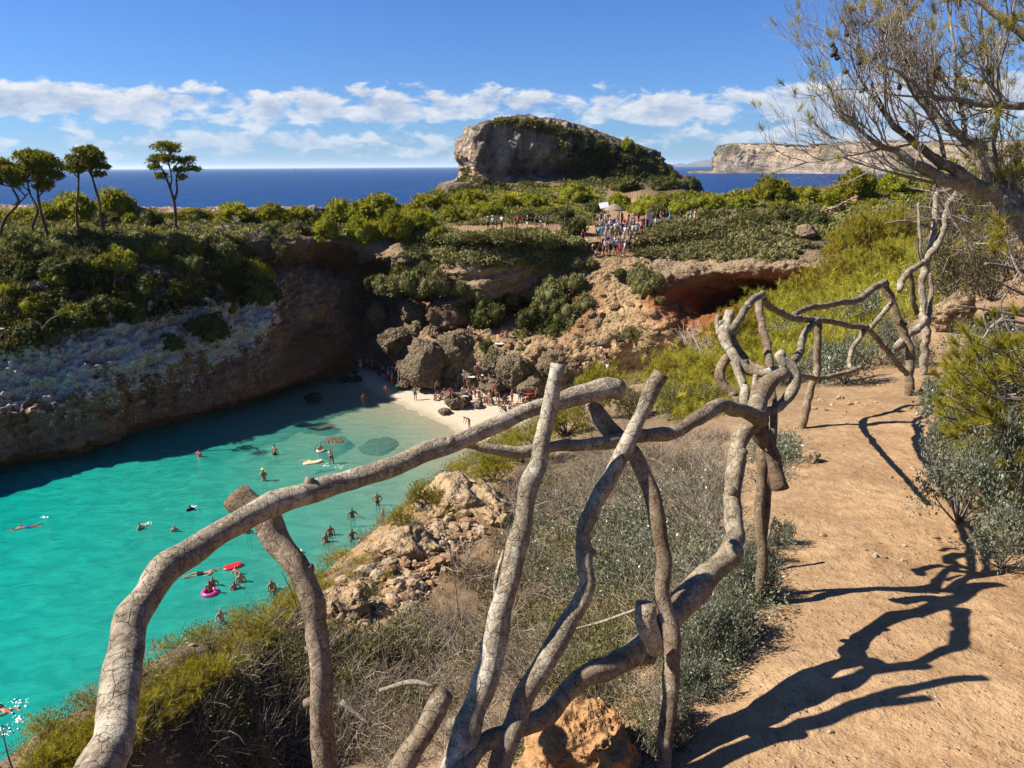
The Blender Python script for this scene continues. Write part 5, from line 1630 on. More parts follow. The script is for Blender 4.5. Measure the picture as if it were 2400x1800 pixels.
# the denser right-hand side
for _ in range(60):
    u, v = tr_.uniform(2250, 2460), tr_.uniform(-30, 640)
    q = PD(u, v, tr_.uniform(6.6, 8.2))
    grow(q, unit(np.array([-0.7, 0, 0.2]) + tr_.normal(size=3) * 0.5), tr_.uniform(0.4, 0.75), 0.008, 1)
M_TWIG = wood_mat('bare_pine_twigs', (0.58, 0.54, 0.49), (0.42, 0.375, 0.33), 0.1, 1.0, 0.3, 0.0)
me = mb.mesh('twigs', M_TWIG)
me.transform(Matrix.Translation(-Vector(PINE.location)))
tag(link('twigs', me, PINE), kind='stuff')
mb = MB()
M_RUST = leaf_mat('withered_needles', (0.09, 0.045, 0.022), (0.17, 0.10, 0.05), (0.26, 0.18, 0.09), 0.2)
tp = np.array([q[0] for q in tips])
td = np.array([q[1] for q in tips])
# a few living and withered tufts among bare tips, many on the right side
pu = tp - np.array([0, 0, EYE])
scr_u = 1200 + F * pu[:, 0] / (pu[:, 1] * math.cos(TH) - pu[:, 2] * math.sin(TH))
right = scr_u > 2250
sel = right & (tr_.uniform(size=len(tp)) < 0.42)
needle_tufts(tr_, tp[sel], td[sel], 30, 0.085, 0.0018, mb, 0.9, (0.35, 0.22))
sel2 = (~right) & (tr_.uniform(size=len(tp)) < 0.035)
needle_tufts(tr_, tp[sel2], td[sel2], 44, 0.085, 0.0016, mb, 0.9, (0.6, 0.2))
extra = np.array([PD(u, v, 6.1) for u, v in [(2135, 30), (2110, 45), (2190, 25), (2185, 60), (2120, 5), (2090, -5), (2060, 10), (2160, -5), (2220, 0), (2140, 150), (2250, 10), (2340, 520), (2345, 560), (2330, 590), (2350, 540), (2360, 580), (2325, 560)]])
needle_tufts(tr_, extra, np.tile((-0.3, 0, 0.8), (len(extra), 1)) + 0.3 * tr_.normal(size=(len(extra), 3)), 90, 0.12, 0.0022, mb, 1.0, (0.7, 0.15))
me = mb.mesh('needles', M_YPINE)
me.transform(Matrix.Translation(-Vector(PINE.location)))
tag(link('needles', me, PINE), kind='stuff')
mb = MB()
wt = np.array([PD(u, v, 6.15) for u, v in [(2040, 140), (2060, 125), (2075, 135), (2030, 60), (2005, 55), (2045, 45), (2190, 165), (2195, 175), (2020, 15), (2055, 20), (2080, 60), (2000, 25), (2100, 90)]])
needle_tufts(tr_, wt, np.tile((-0.4, 0, -0.4), (len(wt), 1)) + 0.5 * tr_.normal(size=(len(wt), 3)), 80, 0.11, 0.0018, mb, 0.9)
me = mb.mesh('withered_needles', M_RUST)
me.transform(Matrix.Translation(-Vector(PINE.location)))
tag(link('withered_needles', me, PINE), kind='stuff')
M_CONE = plain_mat('pine_cone', (0.055, 0.04, 0.03), 0.8)
Vc, Tc = ico(2)
cone_me = make_mesh('cone', Vc * np.array([0.022, 0.022, 0.034]) * (1 + 0.25 * np.sin(Vc[:, 2:3] * 14) * np.cos(np.arctan2(Vc[:, 1:2], Vc[:, 0:1]) * 5)), Tc, True, None, M_CONE)
for u, v in [(1982, 168), (1958, 118), (1950, 105), (2130, 90), (2068, 75), (1985, 80), (2020, 212), (2200, 160), (1952, 128), (1990, 20), (2012, 148), (2108, 205), (2072, 95), (1962, 135)]:
    o = link('cone', cone_me, PINE)
    o.location = PD(u, v, 6.15) - PO
    o.rotation_euler = tr_.uniform(-1, 1, 3)
# ------------------------------------------------------------------ umbrella pines on the left plateau
def far_pine(name, label, base, trunks, lobes, seed, cat='tree', group='umbrella pines on the left plateau', thick=8.0, dens=1.0):
    g = hit(base[0], base[1], BVH_FAR)
    y = g[1]
    s = mpp(g)
    r_ = np.random.RandomState(seed)
    root = link(name, None, None, label, cat, group, loc=g)
    tops = []
    mbt = MB()
    for j, tr in enumerate(trunks):
        pts = np.array([P(u, v, y) for u, v, *_ in tr])
        pts[:, 1] += np.linspace(0, r_.uniform(-0.8, 0.8), len(pts))
        if j == 0 or tr[0][1] > base[1] - 30:
            gg = drop(pts[0, 0], pts[0, 1], BVH_FAR)
            if gg is not None:
                pts = np.concatenate([[np.array([pts[0, 0], pts[0, 1], min(gg[2], pts[0, 2]) - 0.3])], pts])
        w0 = tr[0][2] if len(tr[0]) > 2 else thick
        rad = np.linspace(w0 * s / 2, w0 * s / 2 * 0.45, len(pts))
        tt = np.linspace(0, len(pts) - 1, 16)
        p2 = crom(pts, tt)
        V, Q, T = tube(p2, np.interp(tt, np.arange(len(pts)), rad), 8, True, wob=0.15, seed=seed + j)
        mbt.add(V, Q, T, (0.9, 0.85, 0.8))
        tops.append(p2)
    mbc = MB()
    allp = np.concatenate([q[6:] for q in tops])
    for (u, v, rx, ry) in lobes:
        c = P(u, v, y + r_.uniform(-0.7, 0.7) * rx * s)
        j = np.argmin(np.linalg.norm(allp - (c - np.array([0, 0, rx * s * 0.9])), axis=1))
        st = allp[j]
        R = np.array([rx, rx * 0.9, ry]) * s
        mid = st * 0.5 + c * 0.5 + np.array([0, 0, -0.12 * rx * s])
        pts = crom(np.array([st, mid, c]), np.linspace(0, 2, 6))
        V, Q, T = tube(pts, np.linspace(0.085, 0.03, 6), 5, False)
        mbt.add(V, Q, None, (0.85, 0.8, 0.75))
        nb = int(9 * dens) + 3
        for _ in range(nb):                      # boughs inside the tuft
            d_ = unit(r_.normal(size=3) + np.array([0, 0, 0.2])) * R * r_.uniform(0.6, 1.0)
            q0 = pts[r_.randint(2, 6)]
            pp = crom(np.array([q0, (q0 + c + d_) / 2 + r_.normal(size=3) * 0.1, c + d_]), np.linspace(0, 2, 5))
            V, Q, T = tube(pp, np.linspace(0.03, 0.012, 5), 3, False)
            mbt.add(V, Q, None, (0.75, 0.7, 0.65))
        n = int(dens * 8.5 * (rx * ry) ** 0.9 * 0.35) + 80
        ncl = max(6, n // 16)
        cc = unit(r_.normal(size=(ncl, 3)) + np.array([0, 0, 0.5])) * R * r_.uniform(0.45, 1.0, (ncl, 1)) + c
        k_ = r_.randint(ncl, size=n)
        d_ = unit(r_.normal(size=(n, 3)) + np.array([0, 0, 0.25]))
        cen = cc[k_] + d_ * r_.uniform(0.1, 0.42, (n, 1)) * np.array([1, 1, 0.7])
        V, Q, tn_ = leaf_cloud(r_, cen, d_, 0.2, 3.2)
        mbc.add(V, Q, None, tn_)
    for nm_, mb_, mt_ in (('trunk', mbt, M_BARK), ('crown', mbc, M_CROWN)):
        me = mb_.mesh(nm_, mt_)
        me.transform(Matrix.Translation(-Vector(g)))
        link(nm_, me, root)


M_CROWN = leaf_mat('umbrella_pine_needles', (0.060, 0.064, 0.010), (0.140, 0.135, 0.015), (0.23, 0.205, 0.03), 0.35)
far_pine('umbrella_pine', 'lone forked umbrella pine standing against the open sea', (412, 540),
         [[(412, 538, 9), (411, 492), (407, 467), (398, 436), (389, 413), (382, 397)], [(409, 468, 6), (414, 447), (411, 420), (414, 402)], [(399, 440, 4), (405, 415), (400, 385), (392, 362)]],
         [(384, 345, 36, 11), (405, 350, 20, 9), (366, 374, 22, 10), (395, 372, 24, 10), (436, 377, 22, 10), (452, 396, 15, 7), (360, 392, 14, 7), (420, 398, 16, 7), (378, 412, 14, 6), (428, 415, 10, 5)], 1, dens=1.0)
far_pine('umbrella_pine', 'pair-trunked umbrella pine left of the lone one', (245, 548),
         [[(245, 546, 8), (235, 503), (235, 481), (226, 447), (215, 408), (208, 385)], [(181, 521, 7), (182, 492), (188, 454), (192, 417), (194, 395)]],
         [(203, 356, 34, 13), (176, 378, 24, 12), (226, 375, 26, 13), (203, 388, 28, 12), (240, 392, 14, 9), (163, 394, 14, 9), (215, 364, 26, 12), (180, 400, 16, 7), (232, 408, 12, 6)], 2, dens=1.15)
far_pine('umbrella_pine', 'broad bushy umbrella pine with two dark trunks near the left edge', (112, 556),
         [[(112, 553, 9), (97, 503), (90, 470), (88, 447), (92, 420)], [(75, 576, 8), (76, 526), (86, 492), (68, 458), (60, 430)]],
         [(68, 366, 36, 13), (100, 372, 32, 14), (126, 390, 22, 13), (57, 396, 34, 14), (95, 412, 34, 16), (104, 438, 24, 12), (40, 420, 26, 12), (80, 388, 30, 13), (135, 412, 12, 8)], 3, dens=1.3)
far_pine('umbrella_pine', 'umbrella pine cut by the left frame edge', (2, 560),
         [[(2, 545, 9), (10, 510), (38, 476), (23, 447), (8, 420)], [(30, 480, 5), (50, 470), (66, 452)]],
         [(5, 386, 26, 13), (14, 403, 26, 13), (-30, 400, 30, 15), (34, 430, 18, 10), (-10, 425, 24, 12)], 4, dens=1.2)
far_pine('crooked_pine', 'small crooked pine on the shaded slope above the red earth', (268, 700), [[(272, 705, 5), (266, 670), (267, 645), (262, 620)]], [(262, 605, 30, 12), (285, 615, 22, 10), (240, 618, 20, 10)], 6, group='pines on the shaded slope', thick=5)
far_pine('bare_pine', 'pale bare wind-bent pine on the shaded slope', (116, 830), [[(116, 828, 6), (106, 795), (98, 775), (80, 758), (55, 750)], [(98, 775, 5), (115, 750), (150, 735), (180, 725)]], [(150, 730, 26, 8), (180, 722, 20, 7)], 8, group='pines on the shaded slope', thick=5, dens=0.25)

# ------------------------------------------------------------------ agaves
M_AGAVE = leaf_mat('agave_leaves', (0.10, 0.13, 0.085), (0.18, 0.21, 0.13), (0.36, 0.34, 0.18), 0.1, 0.45, 0.4)
ar = np.random.RandomState(5)
for u, v, w, lb in [(553, 527, 40, 'large pale-edged agave on the bare plateau'), (454, 520, 34, 'spiky agave right behind the lone umbrella pine'), (476, 528, 24, 'small agave between the lone pine and the larger agave'), (390, 532, 24, 'agave just left of the lone pine trunk')]:
    g = hit(u, v, BVH_FAR)
    s = mpp(g)
    root = link('agave', None, None, lb, 'agave', 'agaves on the left plateau', loc=g)
    R = w * s / 2 * 1.1
    for k_ in range(22):
        a = k_ * 2.4
        el = math.radians(20 + 62 * (k_ / 22) + ar.uniform(-6, 6))
        L = R * ar.uniform(0.85, 1.15) * (1.25 if el > 1 else 1)
        dr = np.array([math.cos(a) * math.cos(el), math.sin(a) * math.cos(el), math.sin(el)])
        sd = np.array([-math.sin(a), math.cos(a), 0])
        upv = np.cross(sd, dr) * -1
        tt = np.linspace(0, 1, 5)
        wd = R * 0.10 * np.array([0.7, 1.0, 0.85, 0.5, 0.04])
        cen = dr[None] * (tt * L)[:, None] + np.array([0, 0, -1.0])[None] * (0.12 * L * tt ** 2)[:, None] + np.array([0, 0, 0.05])
        V = np.concatenate([cen - sd * wd[:, None] + upv * wd[:, None] * 0.4, cen - upv * wd[:, None] * 0.2, cen + sd * wd[:, None] + upv * wd[:, None] * 0.4])
        Q = []
        for i in range(4):
            for b in (0, 5):
                Q.append((b + i, b + i + 1, b + i + 6, b + i + 5))
        tn_ = np.tile((ar.uniform(0.2, 1.0), ar.uniform(0.5, 1), 0), (15, 1))
        link('leaf', make_mesh('leaf', V, np.array(Q), True, tn_, M_AGAVE), root)

# ------------------------------------------------------------------ kiosk, boards, railing on the plateau
M_THATCH = plain_mat('thatch', (0.20, 0.16, 0.12), 0.95, 0.1, 0.4, 6)
M_WPANEL = plain_mat('white_panel', (0.55, 0.55, 0.53), 0.5, 0.3, 0.05, 2)
M_POSTW = plain_mat('plain_timber', (0.17, 0.12, 0.08), 0.8, 0.2, 0.3, 5)
g = hit(1440, 540, BVH_FAR)
g = P(1438, 535, 99)
gd = drop(g[0], g[1], BVH_FAR)
kz = gd[2] if gd is not None else g[2]
kio = link('sun_shelter', None, None, 'small thatched sun shelter behind the waiting crowd', 'shelter', loc=(g[0], g[1], kz))
tt = np.arange(24) / 24 * 2 * np.pi
rr = np.array([(1.35, 2.25), (1.30, 2.32), (0.7, 2.72), (0.12, 3.0), (0.02, 3.02)])
V = np.concatenate([np.stack([np.cos(tt) * r, np.sin(tt) * r, np.full(24, z) + 0.03 * np.sin(tt * 7)], 1) for r, z in rr])
link('roof', make_mesh('roof', V, np.concatenate([np.stack([np.arange(24) + 24 * i, (np.arange(24) + 1) % 24 + 24 * i, (np.arange(24) + 1) % 24 + 24 * (i + 1), np.arange(24) + 24 * (i + 1)], 1) for i in range(4)]), True, None, M_THATCH), kio)
for x, y in ((-0.85, -0.85), (0.85, -0.85), (-0.85, 0.85), (0.85, 0.85)):
    V, Q, T = tube([(x, y, -0.3), (x, y, 2.35)], [0.05, 0.045], 8)
    link('post', make_mesh('post', V, [Q, T], True, None, M_POSTW), kio)
V, Q = box((0, -0.2, 0.55), (1.4, 0.5, 1.1))
link('counter', make_mesh('counter', V, Q, False, None, M_WPANEL), kio)
g = P(1415, 500, 101)
gd = drop(g[0], g[1], BVH_FAR)
zb_ = gd[2] if gd is not None else g[2]
bd = link('tilted_panel', None, None, 'tilted white panel on a post left of the thatched shelter', 'panel', loc=(g[0], g[1], zb_))
pz = P(1416, 481, 101)[2] - zb_
V, Q = box((0, 0, 0), (1.25, 0.06, 0.85))
Rx = np.array(Matrix.Rotation(math.radians(-38), 3, 'X') @ Matrix.Rotation(math.radians(-14), 3, 'Y'))
link('panel', make_mesh('panel', V @ Rx.T + np.array([0, 0, pz]), Q, False, None, M_WPANEL), bd)
V, Q, T = tube([(0, 0.05, -0.3), (0, 0.05, pz)], [0.05, 0.05], 8)
link('post', make_mesh('post', V, [Q, T], True, None, M_POSTW), bd)
g = hit(1521, 532, BVH_FAR)
sb = link('notice_board', None, None, 'white notice board standing right behind the crowd', 'notice board', loc=g)
V, Q = box((0, 0, 0.95), (0.95, 0.05, 1.5), 0.25)
link('panel', make_mesh('panel', V, Q, False, None, M_WPANEL), sb)
for x in (-0.42, 0.42):
    V, Q, T = tube([(x, 0.1, -0.2), (x, 0.06, 1.75)], [0.035, 0.035], 8)
    link('leg', make_mesh('leg', V, [Q, T], True, None, M_POSTW), sb)
rl = link('path_railing', None, None, 'low wooden post-and-rope railing along the walkers path', 'railing', loc=hit(1200, 537, BVH_FAR))
RL = np.array(rl.location)
prev = None
for i, u in enumerate(np.linspace(1165, 1345, 10)):
    q = hit(u, 532 - 0.02 * (u - 1165), BVH_FAR) + A3(0, 1.0, 0)
    gd = drop(q[0], q[1], BVH_FAR)
    q = gd if gd is not None else q
    V, Q, T = tube([q + A3(0, 0, -0.2), q + A3(0, 0, 0.95)], [0.05, 0.045], 6)
    link('post', make_mesh('post', V - RL, [Q, T], True, None, M_POSTW), rl)
    if prev is not None:
        V, Q, T = tube([prev + A3(0, 0, 0.85), (prev + q) / 2 + A3(0, 0, 0.76), q + A3(0, 0, 0.85)], [0.025] * 3, 5)
        link('rail', make_mesh('rail', V - RL, [Q, T], True, None, M_POSTW), rl)
    prev = q

# ------------------------------------------------------------------ boats far out, a gull
M_SAIL = plain_mat('sail_cloth', (0.62, 0.62, 0.6), 0.7, 0.2, 0.05, 0.3)
M_HULL = plain_mat('white_hull', (0.6, 0.6, 0.6), 0.4, 0.4, 0.05, 0.3)


def boat(u, v, L, sail, lb):
    p = PZ(u, v, 0.0)
    root = link('sailing_boat' if sail else 'motor_boat', None, None, lb, 'boat', loc=p)
    sec_ = []
    for f_ in np.linspace(0, 1, 9):
        w_ = 0.16 * L * (math.sin(math.pi * min(f_ * 0.75 + 0.25, 1.0)) ** 0.6)
        x = (f_ - 0.5) * L
        sec_.append([(x, -w_, 0.09 * L), (x, -w_ * 0.8, -0.02 * L), (x, 0, -0.05 * L), (x, w_ * 0.8, -0.02 * L), (x, w_, 0.09 * L), (x, 0, 0.10 * L)])
    G = np.array(sec_)
    Qh = grid_faces(9, 6)
    Qh = np.concatenate([Qh, [[i * 6 + 5, i * 6, (i + 1) * 6, (i + 1) * 6 + 5] for i in range(8)]])
    link('hull', make_mesh('hull', G.reshape(-1, 3), Qh, True, None, M_HULL), root)
    if sail:
        V, Q, T = tube([(0, 0, 0), (0, 0, L * 1.35)], [0.012 * L, 0.008 * L], 6)
        link('mast', make_mesh('mast', V, [Q, T], True, None, M_HULL), root)
        for nm_, pts in (('mainsail', [(0.02 * L, 0, 0.16 * L), (0.45 * L, 0.05 * L, 0.18 * L), (0.02 * L, 0.01 * L, 1.32 * L)]), ('foresail', [(-0.02 * L, 0, 0.14 * L), (-0.46 * L, 0, 0.12 * L), (-0.02 * L, 0.02 * L, 1.15 * L)])):
            A = np.array(pts)
            n_ = A3(0, 1, 0) * 0.012 * L
            V = np.concatenate([A - n_, A + n_, [A.mean(0) + A3(0, 0.06 * L, 0)]])
            link(nm_, make_mesh(nm_, V, np.array([(0, 1, 2), (3, 4, 6), (4, 5, 6), (5, 3, 6), (0, 1, 4), (0, 4, 3), (1, 2, 5), (1, 5, 4), (2, 0, 3), (2, 3, 5)]), False, None, M_SAIL), root)
    else:
        V, Q = box((0.05 * L, 0, 0.16 * L), (0.35 * L, 0.2 * L, 0.14 * L))
        link('cabin', make_mesh('cabin', V, Q, False, None, M_HULL), root)


boat(692, 400.5, 20, True, 'white sailing boat far out on the horizon')
boat(733, 404, 9, False, 'tiny white motor boat right of the sailing boat')
boat(1622, 391, 16, False, 'tiny white boat in the sea gap before the far cliffs')
# ------------------------------------------------------------------ near vegetation
nr = np.random.RandomState(61)


def twig_clump(seed, n, L, r, green=0.0):
    """a tangle of thin dry twigs; with some small leaves"""
    r_ = np.random.RandomState(seed)
    Vs, Qs, Cs = [], [], []
    nv = 0
    for _ in range(n):
        a = r_.uniform(0, 6.28)
        p = np.array([math.cos(a), math.sin(a), 0]) * r_.uniform(0, 0.5) * L + np.array([0, 0, r_.uniform(-0.05, 0.3) * L])
        d_ = unit(r_.normal(size=3) * np.array([1, 1, 0.55]) + np.array([0, 0, 0.45]))
        pts, _d = bez_twig(p, d_, L * r_.uniform(0.5, 1.1), r_, 3, 0.8, 0.1)
        V, Q, T = tube(pts, np.array([1, 0.8, 0.6, 0.3]) * r * r_.uniform(0.6, 1.5), 3, False)
        Vs.append(V)
        Qs.append(Q + nv)
        nv += len(V)
        Cs.append(np.tile((np.clip(r_.normal(0.5, 0.28), 0, 1), r_.uniform(0.4, 1), 0), (len(V), 1)))
    return np.concatenate(Vs), np.concatenate(Qs), np.concatenate(Cs)


TW = [twig_clump(700 + i, 46, 0.30, 0.0026) for i in range(6)]
HB = []
for i in range(5):
    r_ = np.random.RandomState(740 + i)
    n = 520
    d_ = unit(r_.normal(size=(n, 3)) * np.array([1, 1, 0.6]) + np.array([0, 0, 0.6]))
    HB.append(leaf_cloud(r_, d_ * r_.uniform(0.25, 1.0, (n, 1)) * np.array([1, 1, 0.8]), d_, 0.046, 2.2))


def scatter(name, polys, counts, tmpl, mat, smin, smax, label, lift=0.0, cat='scrub', parent=None, leaf=False, ymax=60, lean=None):
    r_ = np.random.RandomState(sum(map(ord, name)))
    mb_ = MB()
    for poly, cnt in zip(polys, counts):
        for u, v in sample_poly(poly, cnt, r_):
            p = hit(u, v, BVH_NEAR)
            if p is None or p[1] > ymax or (p[1] < 2.9 and p[0] > -0.6 and r_.uniform() < 0.45):
                continue
            V, Q, tn_ = tmpl[r_.randint(len(tmpl))]
            s = r_.uniform(smin, smax) * min(max(p[1] / 5.0, 0.42), 1.0)
            tt_ = tn_.copy()
            tt_[:, 0] = np.clip(tt_[:, 0] + r_.normal(0, 0.15), 0, 1)
            mb_.add((V @ rotz(r_.uniform(0, 6.28)).T) * s + p + A3(0, 0, lift * s), Q, None, tt_)
    return link(name, mb_.mesh(name, mat), None, label, cat, kind='stuff')


SLOPE_A = [(60, 1800), (300, 1700), (560, 1530), (690, 1420), (770, 1520), (900, 1490), (1010, 1420), (1060, 1340), (1150, 1270), (1200, 1180), (1330, 1090), (1500, 1060), (1640, 1060), (1700, 1200), (1640, 1400), (1560, 1620), (1500, 1800)]
SLOPE_B = [(1150, 1180), (1250, 1090), (1400, 1030), (1560, 1010), (1690, 1010), (1720, 1150), (1500, 1180), (1250, 1240)]
scatter('dry_brush', [SLOPE_A, [(560, 1800), (1500, 1800), (1450, 1500), (1000, 1480), (700, 1560)]], [330, 200], TW, M_DRY, 0.55, 1.25, 'tangled dry grey-brown twigs covering the slope below the fence', ymax=16)
scatter('dry_brush_edge', [[(1620, 1100), (1700, 1150), (1760, 1300), (1700, 1500), (1600, 1700), (1500, 1800), (1440, 1800), (1540, 1500)], SLOPE_B], [110, 240], TW, M_DRY, 0.5, 1.1, 'dry twigs along the path edge under the fence', ymax=22)
scatter('green_herbs', [SLOPE_A, [(620, 1560), (960, 1480), (1000, 1560), (760, 1680)], [(1250, 1480), (1480, 1420), (1500, 1560), (1300, 1640)]], [150, 46, 50], HB, M_HERB, 0.16, 0.34, 'dull green low herbs among the dry twigs', ymax=16)
scatter('grey_leaf_scrub', [[(1180, 1250), (1300, 1180), (1560, 1130), (1680, 1120), (1700, 1300), (1560, 1420), (1400, 1420), (1250, 1400)], [(1640, 1330), (1760, 1290), (1800, 1350), (1760, 1480), (1640, 1620), (1560, 1680)], [(1800, 1040), (1840, 1010), (1860, 1080), (1800, 1150)]],
        [110, 90, 20], HB, M_LENT, 0.16, 0.36, 'grey-green leafy scrub at the fence foot', ymax=16)
RIM = [(60, 1800), (180, 1760), (300, 1690), (400, 1620), (480, 1565), (560, 1515), (620, 1465), (690, 1400), (760, 1340), (720, 1420), (640, 1500), (560, 1560), (460, 1630), (330, 1720), (200, 1800)]
YT = []
for i in range(4):
    mb_ = MB()
    r_ = np.random.RandomState(780 + i)
    n = 60
    c_ = r_.normal(size=(n, 3)) * np.array([0.45, 0.45, 0.22]) + np.array([0, 0, 0.25])
    needle_tufts(r_, c_, np.tile((0, 0, 1.0), (n, 1)) + 0.5 * r_.normal(size=(n, 3)), 22, 0.30, 0.007, mb_)
    YT.append((np.concatenate(mb_.v), np.concatenate(mb_.t), np.concatenate(mb_.c)))


def scatter_t(name, poly, n, tmpl, mat, smin, smax, label, bvh=None, cat='scrub'):
    r_ = np.random.RandomState(sum(map(ord, name)))
    mb_ = MB()
    for u, v in sample_poly(poly, n, r_):
        p = hit(u, v, bvh or BVH_NEAR)
        if p is None or p[1] > 40:
            continue
        V, T, tn_ = tmpl[r_.randint(len(tmpl))]
        mb_.add((V @ rotz(r_.uniform(0, 6.28)).T) * r_.uniform(smin, smax) + p, None, T, tn_)
    return link(name, mb_.mesh(name, mat), None, label, cat, kind='stuff')


scatter_t('rim_tufts', RIM, 120, YT, M_YPINE, 0.08, 0.15, 'yellow-green tufts fringing the cliff rim at the lower left')

# the rim itself: tufts, herbs and dry twigs hanging over the cliff edge
ir, jr = np.where((kn >= 1.75) & (kn <= 2.5))[0], np.where((sn >= 1.3) & (sn <= 7.2))[0]
mby, mbd_, mbh = MB(), MB(), MB()
for _ in range(900):
    i, j = jr[nr.randint(len(jr))], ir[nr.randint(len(ir))]
    p = posn[i, j] + nr.normal(size=3) * 0.04
    k_ = nr.uniform()
    far_ = min(max(p[1] / 6.0, 0.7), 3.0)
    if 5.5 < p[1] < 9 and nr.uniform() < 0.55:
        continue
    if k_ < 0.30:
        V, T, tn_ = YT[nr.randint(len(YT))]
        mby.add((V @ rotz(nr.uniform(0, 6.28)).T) * nr.uniform(0.07, 0.13) * far_ + p, None, T, tn_)
    elif k_ < 0.68:
        V, Q, tn_ = TW[nr.randint(len(TW))]
        mbd_.add((V @ rotz(nr.uniform(0, 6.28)).T) * nr.uniform(0.25, 0.55) * far_ + p, Q, None, tn_)
    else:
        V, Q, tn_ = HB[nr.randint(len(HB))]
        mbh.add((V @ rotz(nr.uniform(0, 6.28)).T) * nr.uniform(0.09, 0.18) * far_ + p, Q, None, tn_)
link('rim_grass', mby.mesh('rim_grass', M_YPINE), None, 'yellow-green grass tufts along the whole cliff rim', 'grass', kind='stuff')
link('rim_twigs', mbd_.mesh('rim_twigs', M_DRY), None, 'dry twigs overhanging the cliff rim', 'twigs', kind='stuff')
link('rim_herbs', mbh.mesh('rim_herbs', M_HERB), None, 'dull green herbs overhanging the cliff rim', 'herbs', kind='stuff')

# feathery yellow pines between the path and the gully
def tuft_bush(seed, n=260, per=22, length=0.13, width=0.006, tl=(0.5, 0.25)):
    r_ = np.random.RandomState(seed)
    mbn, mbs = MB(), MB()
    nl = 16
    th = r_.uniform(0, 6.28, nl)
    el = np.arcsin(r_.uniform(0.0, 1.0, nl))
    rr = r_.uniform(0.45, 0.72, nl)
    lc = np.stack([np.cos(th) * np.cos(el) * rr, np.sin(th) * np.cos(el) * rr, 0.15 + np.sin(el) * rr * 0.75], 1)
    lr = r_.uniform(0.24, 0.4, nl)
    for c_ in lc:
        pts = crom(np.array([(0, 0, -0.1), c_ * 0.5 + r_.normal(size=3) * 0.08, c_]), np.linspace(0, 2, 6))
        V, Q, T = tube(pts, np.linspace(0.03, 0.01, 6), 4, False)
        mbs.add(V, Q, None, (0.8, 0.75, 0.7))
    k_ = r_.randint(nl, size=n)
    d_ = unit(r_.normal(size=(n, 3)) + np.array([0, 0, 0.45]))
    cen = lc[k_] + d_ * lr[k_][:, None] * r_.uniform(0.4, 1.0, (n, 1))
    needle_tufts(r_, cen, d_ + np.array([0, 0, 0.35]), per, length, width, mbn, 0.9, tl)
    for _ in range(60):
        j = r_.randint(n)
        pts = np.array([lc[k_[j]], cen[j] * 0.6 + lc[k_[j]] * 0.4 + r_.normal(size=3) * 0.03, cen[j]])
        V, Q, T = tube(pts, np.array([0.008, 0.006, 0.004]), 3, False)
        mbs.add(V, Q, None, (0.8, 0.75, 0.7))
    return mbn.mesh('needles', M_YPINE), mbs.mesh('stems', M_GREYBARK)


YB = [tuft_bush(820 + i, 560, 26, 0.12, 0.0055) for i in range(4)]
YB2 = [tuft_bush(840 + i, 620, 28, 0.09, 0.0038) for i in range(2)]


def lent_bush(seed, n=3600, leaf=0.03):
    r_ = np.random.RandomState(seed)
    nl = 22
    th = r_.uniform(0, 6.28, nl)
    el = np.arcsin(r_.uniform(-0.05, 1.0, nl))
    rr = r_.uniform(0.4, 0.78, nl)
    lc = np.stack([np.cos(th) * np.cos(el) * rr, np.sin(th) * np.cos(el) * rr, 0.1 + np.sin(el) * rr * 0.75], 1)
    lr = r_.uniform(0.2, 0.34, nl)
    k_ = r_.randint(nl, size=n)
    d_ = unit(r_.normal(size=(n, 3)) + np.array([0, 0, 0.3]))
    cen = lc[k_] + d_ * (lr[k_] * r_.uniform(0.3, 1.1, n))[:, None]
    mbl, mbs = MB(), MB()
    V, Q, tn_ = leaf_cloud(r_, cen, d_, leaf, 2.0)
    mbl.add(V, Q, None, tn_)
    for c_ in lc:
        pts = crom(np.array([(0, 0, -0.1), c_ * 0.5 + r_.normal(size=3) * 0.1, c_ * 1.15]), np.linspace(0, 2, 6))
        V, Q, T = tube(pts, np.linspace(0.014, 0.005, 6), 4, False)
        mbs.add(V, Q, None, (0.85, 0.8, 0.75))
        for _ in range(5):
            q = pts[r_.randint(2, 6)]
            pp, _d = bez_twig(q, unit(c_ + r_.normal(size=3) * 0.6), 0.35, r_, 3, 0.7, 0.2)
            V, Q, T = tube(pp, np.array([0.006, 0.005, 0.004, 0.002]), 3, False)
            mbs.add(V, Q, None, (0.95, 0.9, 0.85))
    return mbl.mesh('leaves', M_LENT), mbs.mesh('stems', M_GREYBARK)


LB = [lent_bush(860 + i) for i in range(3)]
GB = [(bush_geo(880 + i, 24, 3600, 0.035, 3.2, False, (0.2, 0.34)).mesh('leaves', M_GREY), LB[i][1]) for i in range(2)]


def near_bush(name, protos, u, vb, w, h, label, cat, D=None, group=None):
    p = hit(u, vb, BVH_NEAR) if D is None else PD(u, vb, D)
    if p is None:
        return
    s = mpp(p)
    ms_ = protos[nr.randint(len(protos))]
    o = link(name, None, None, label, cat, group, loc=p + A3(0, w * s * 0.25, -0.03))
    sc_ = (w * s / 2, w * s / 2 * 0.9, max(h * s, w * s * 0.25))
    rz_ = nr.uniform(0, 6.28)
    o.rotation_euler = (0, 0, rz_)
    o.scale = sc_
    for me in ms_:
        link('foliage' if me.name.startswith(('needles', 'leaves')) else 'stems', me, o)


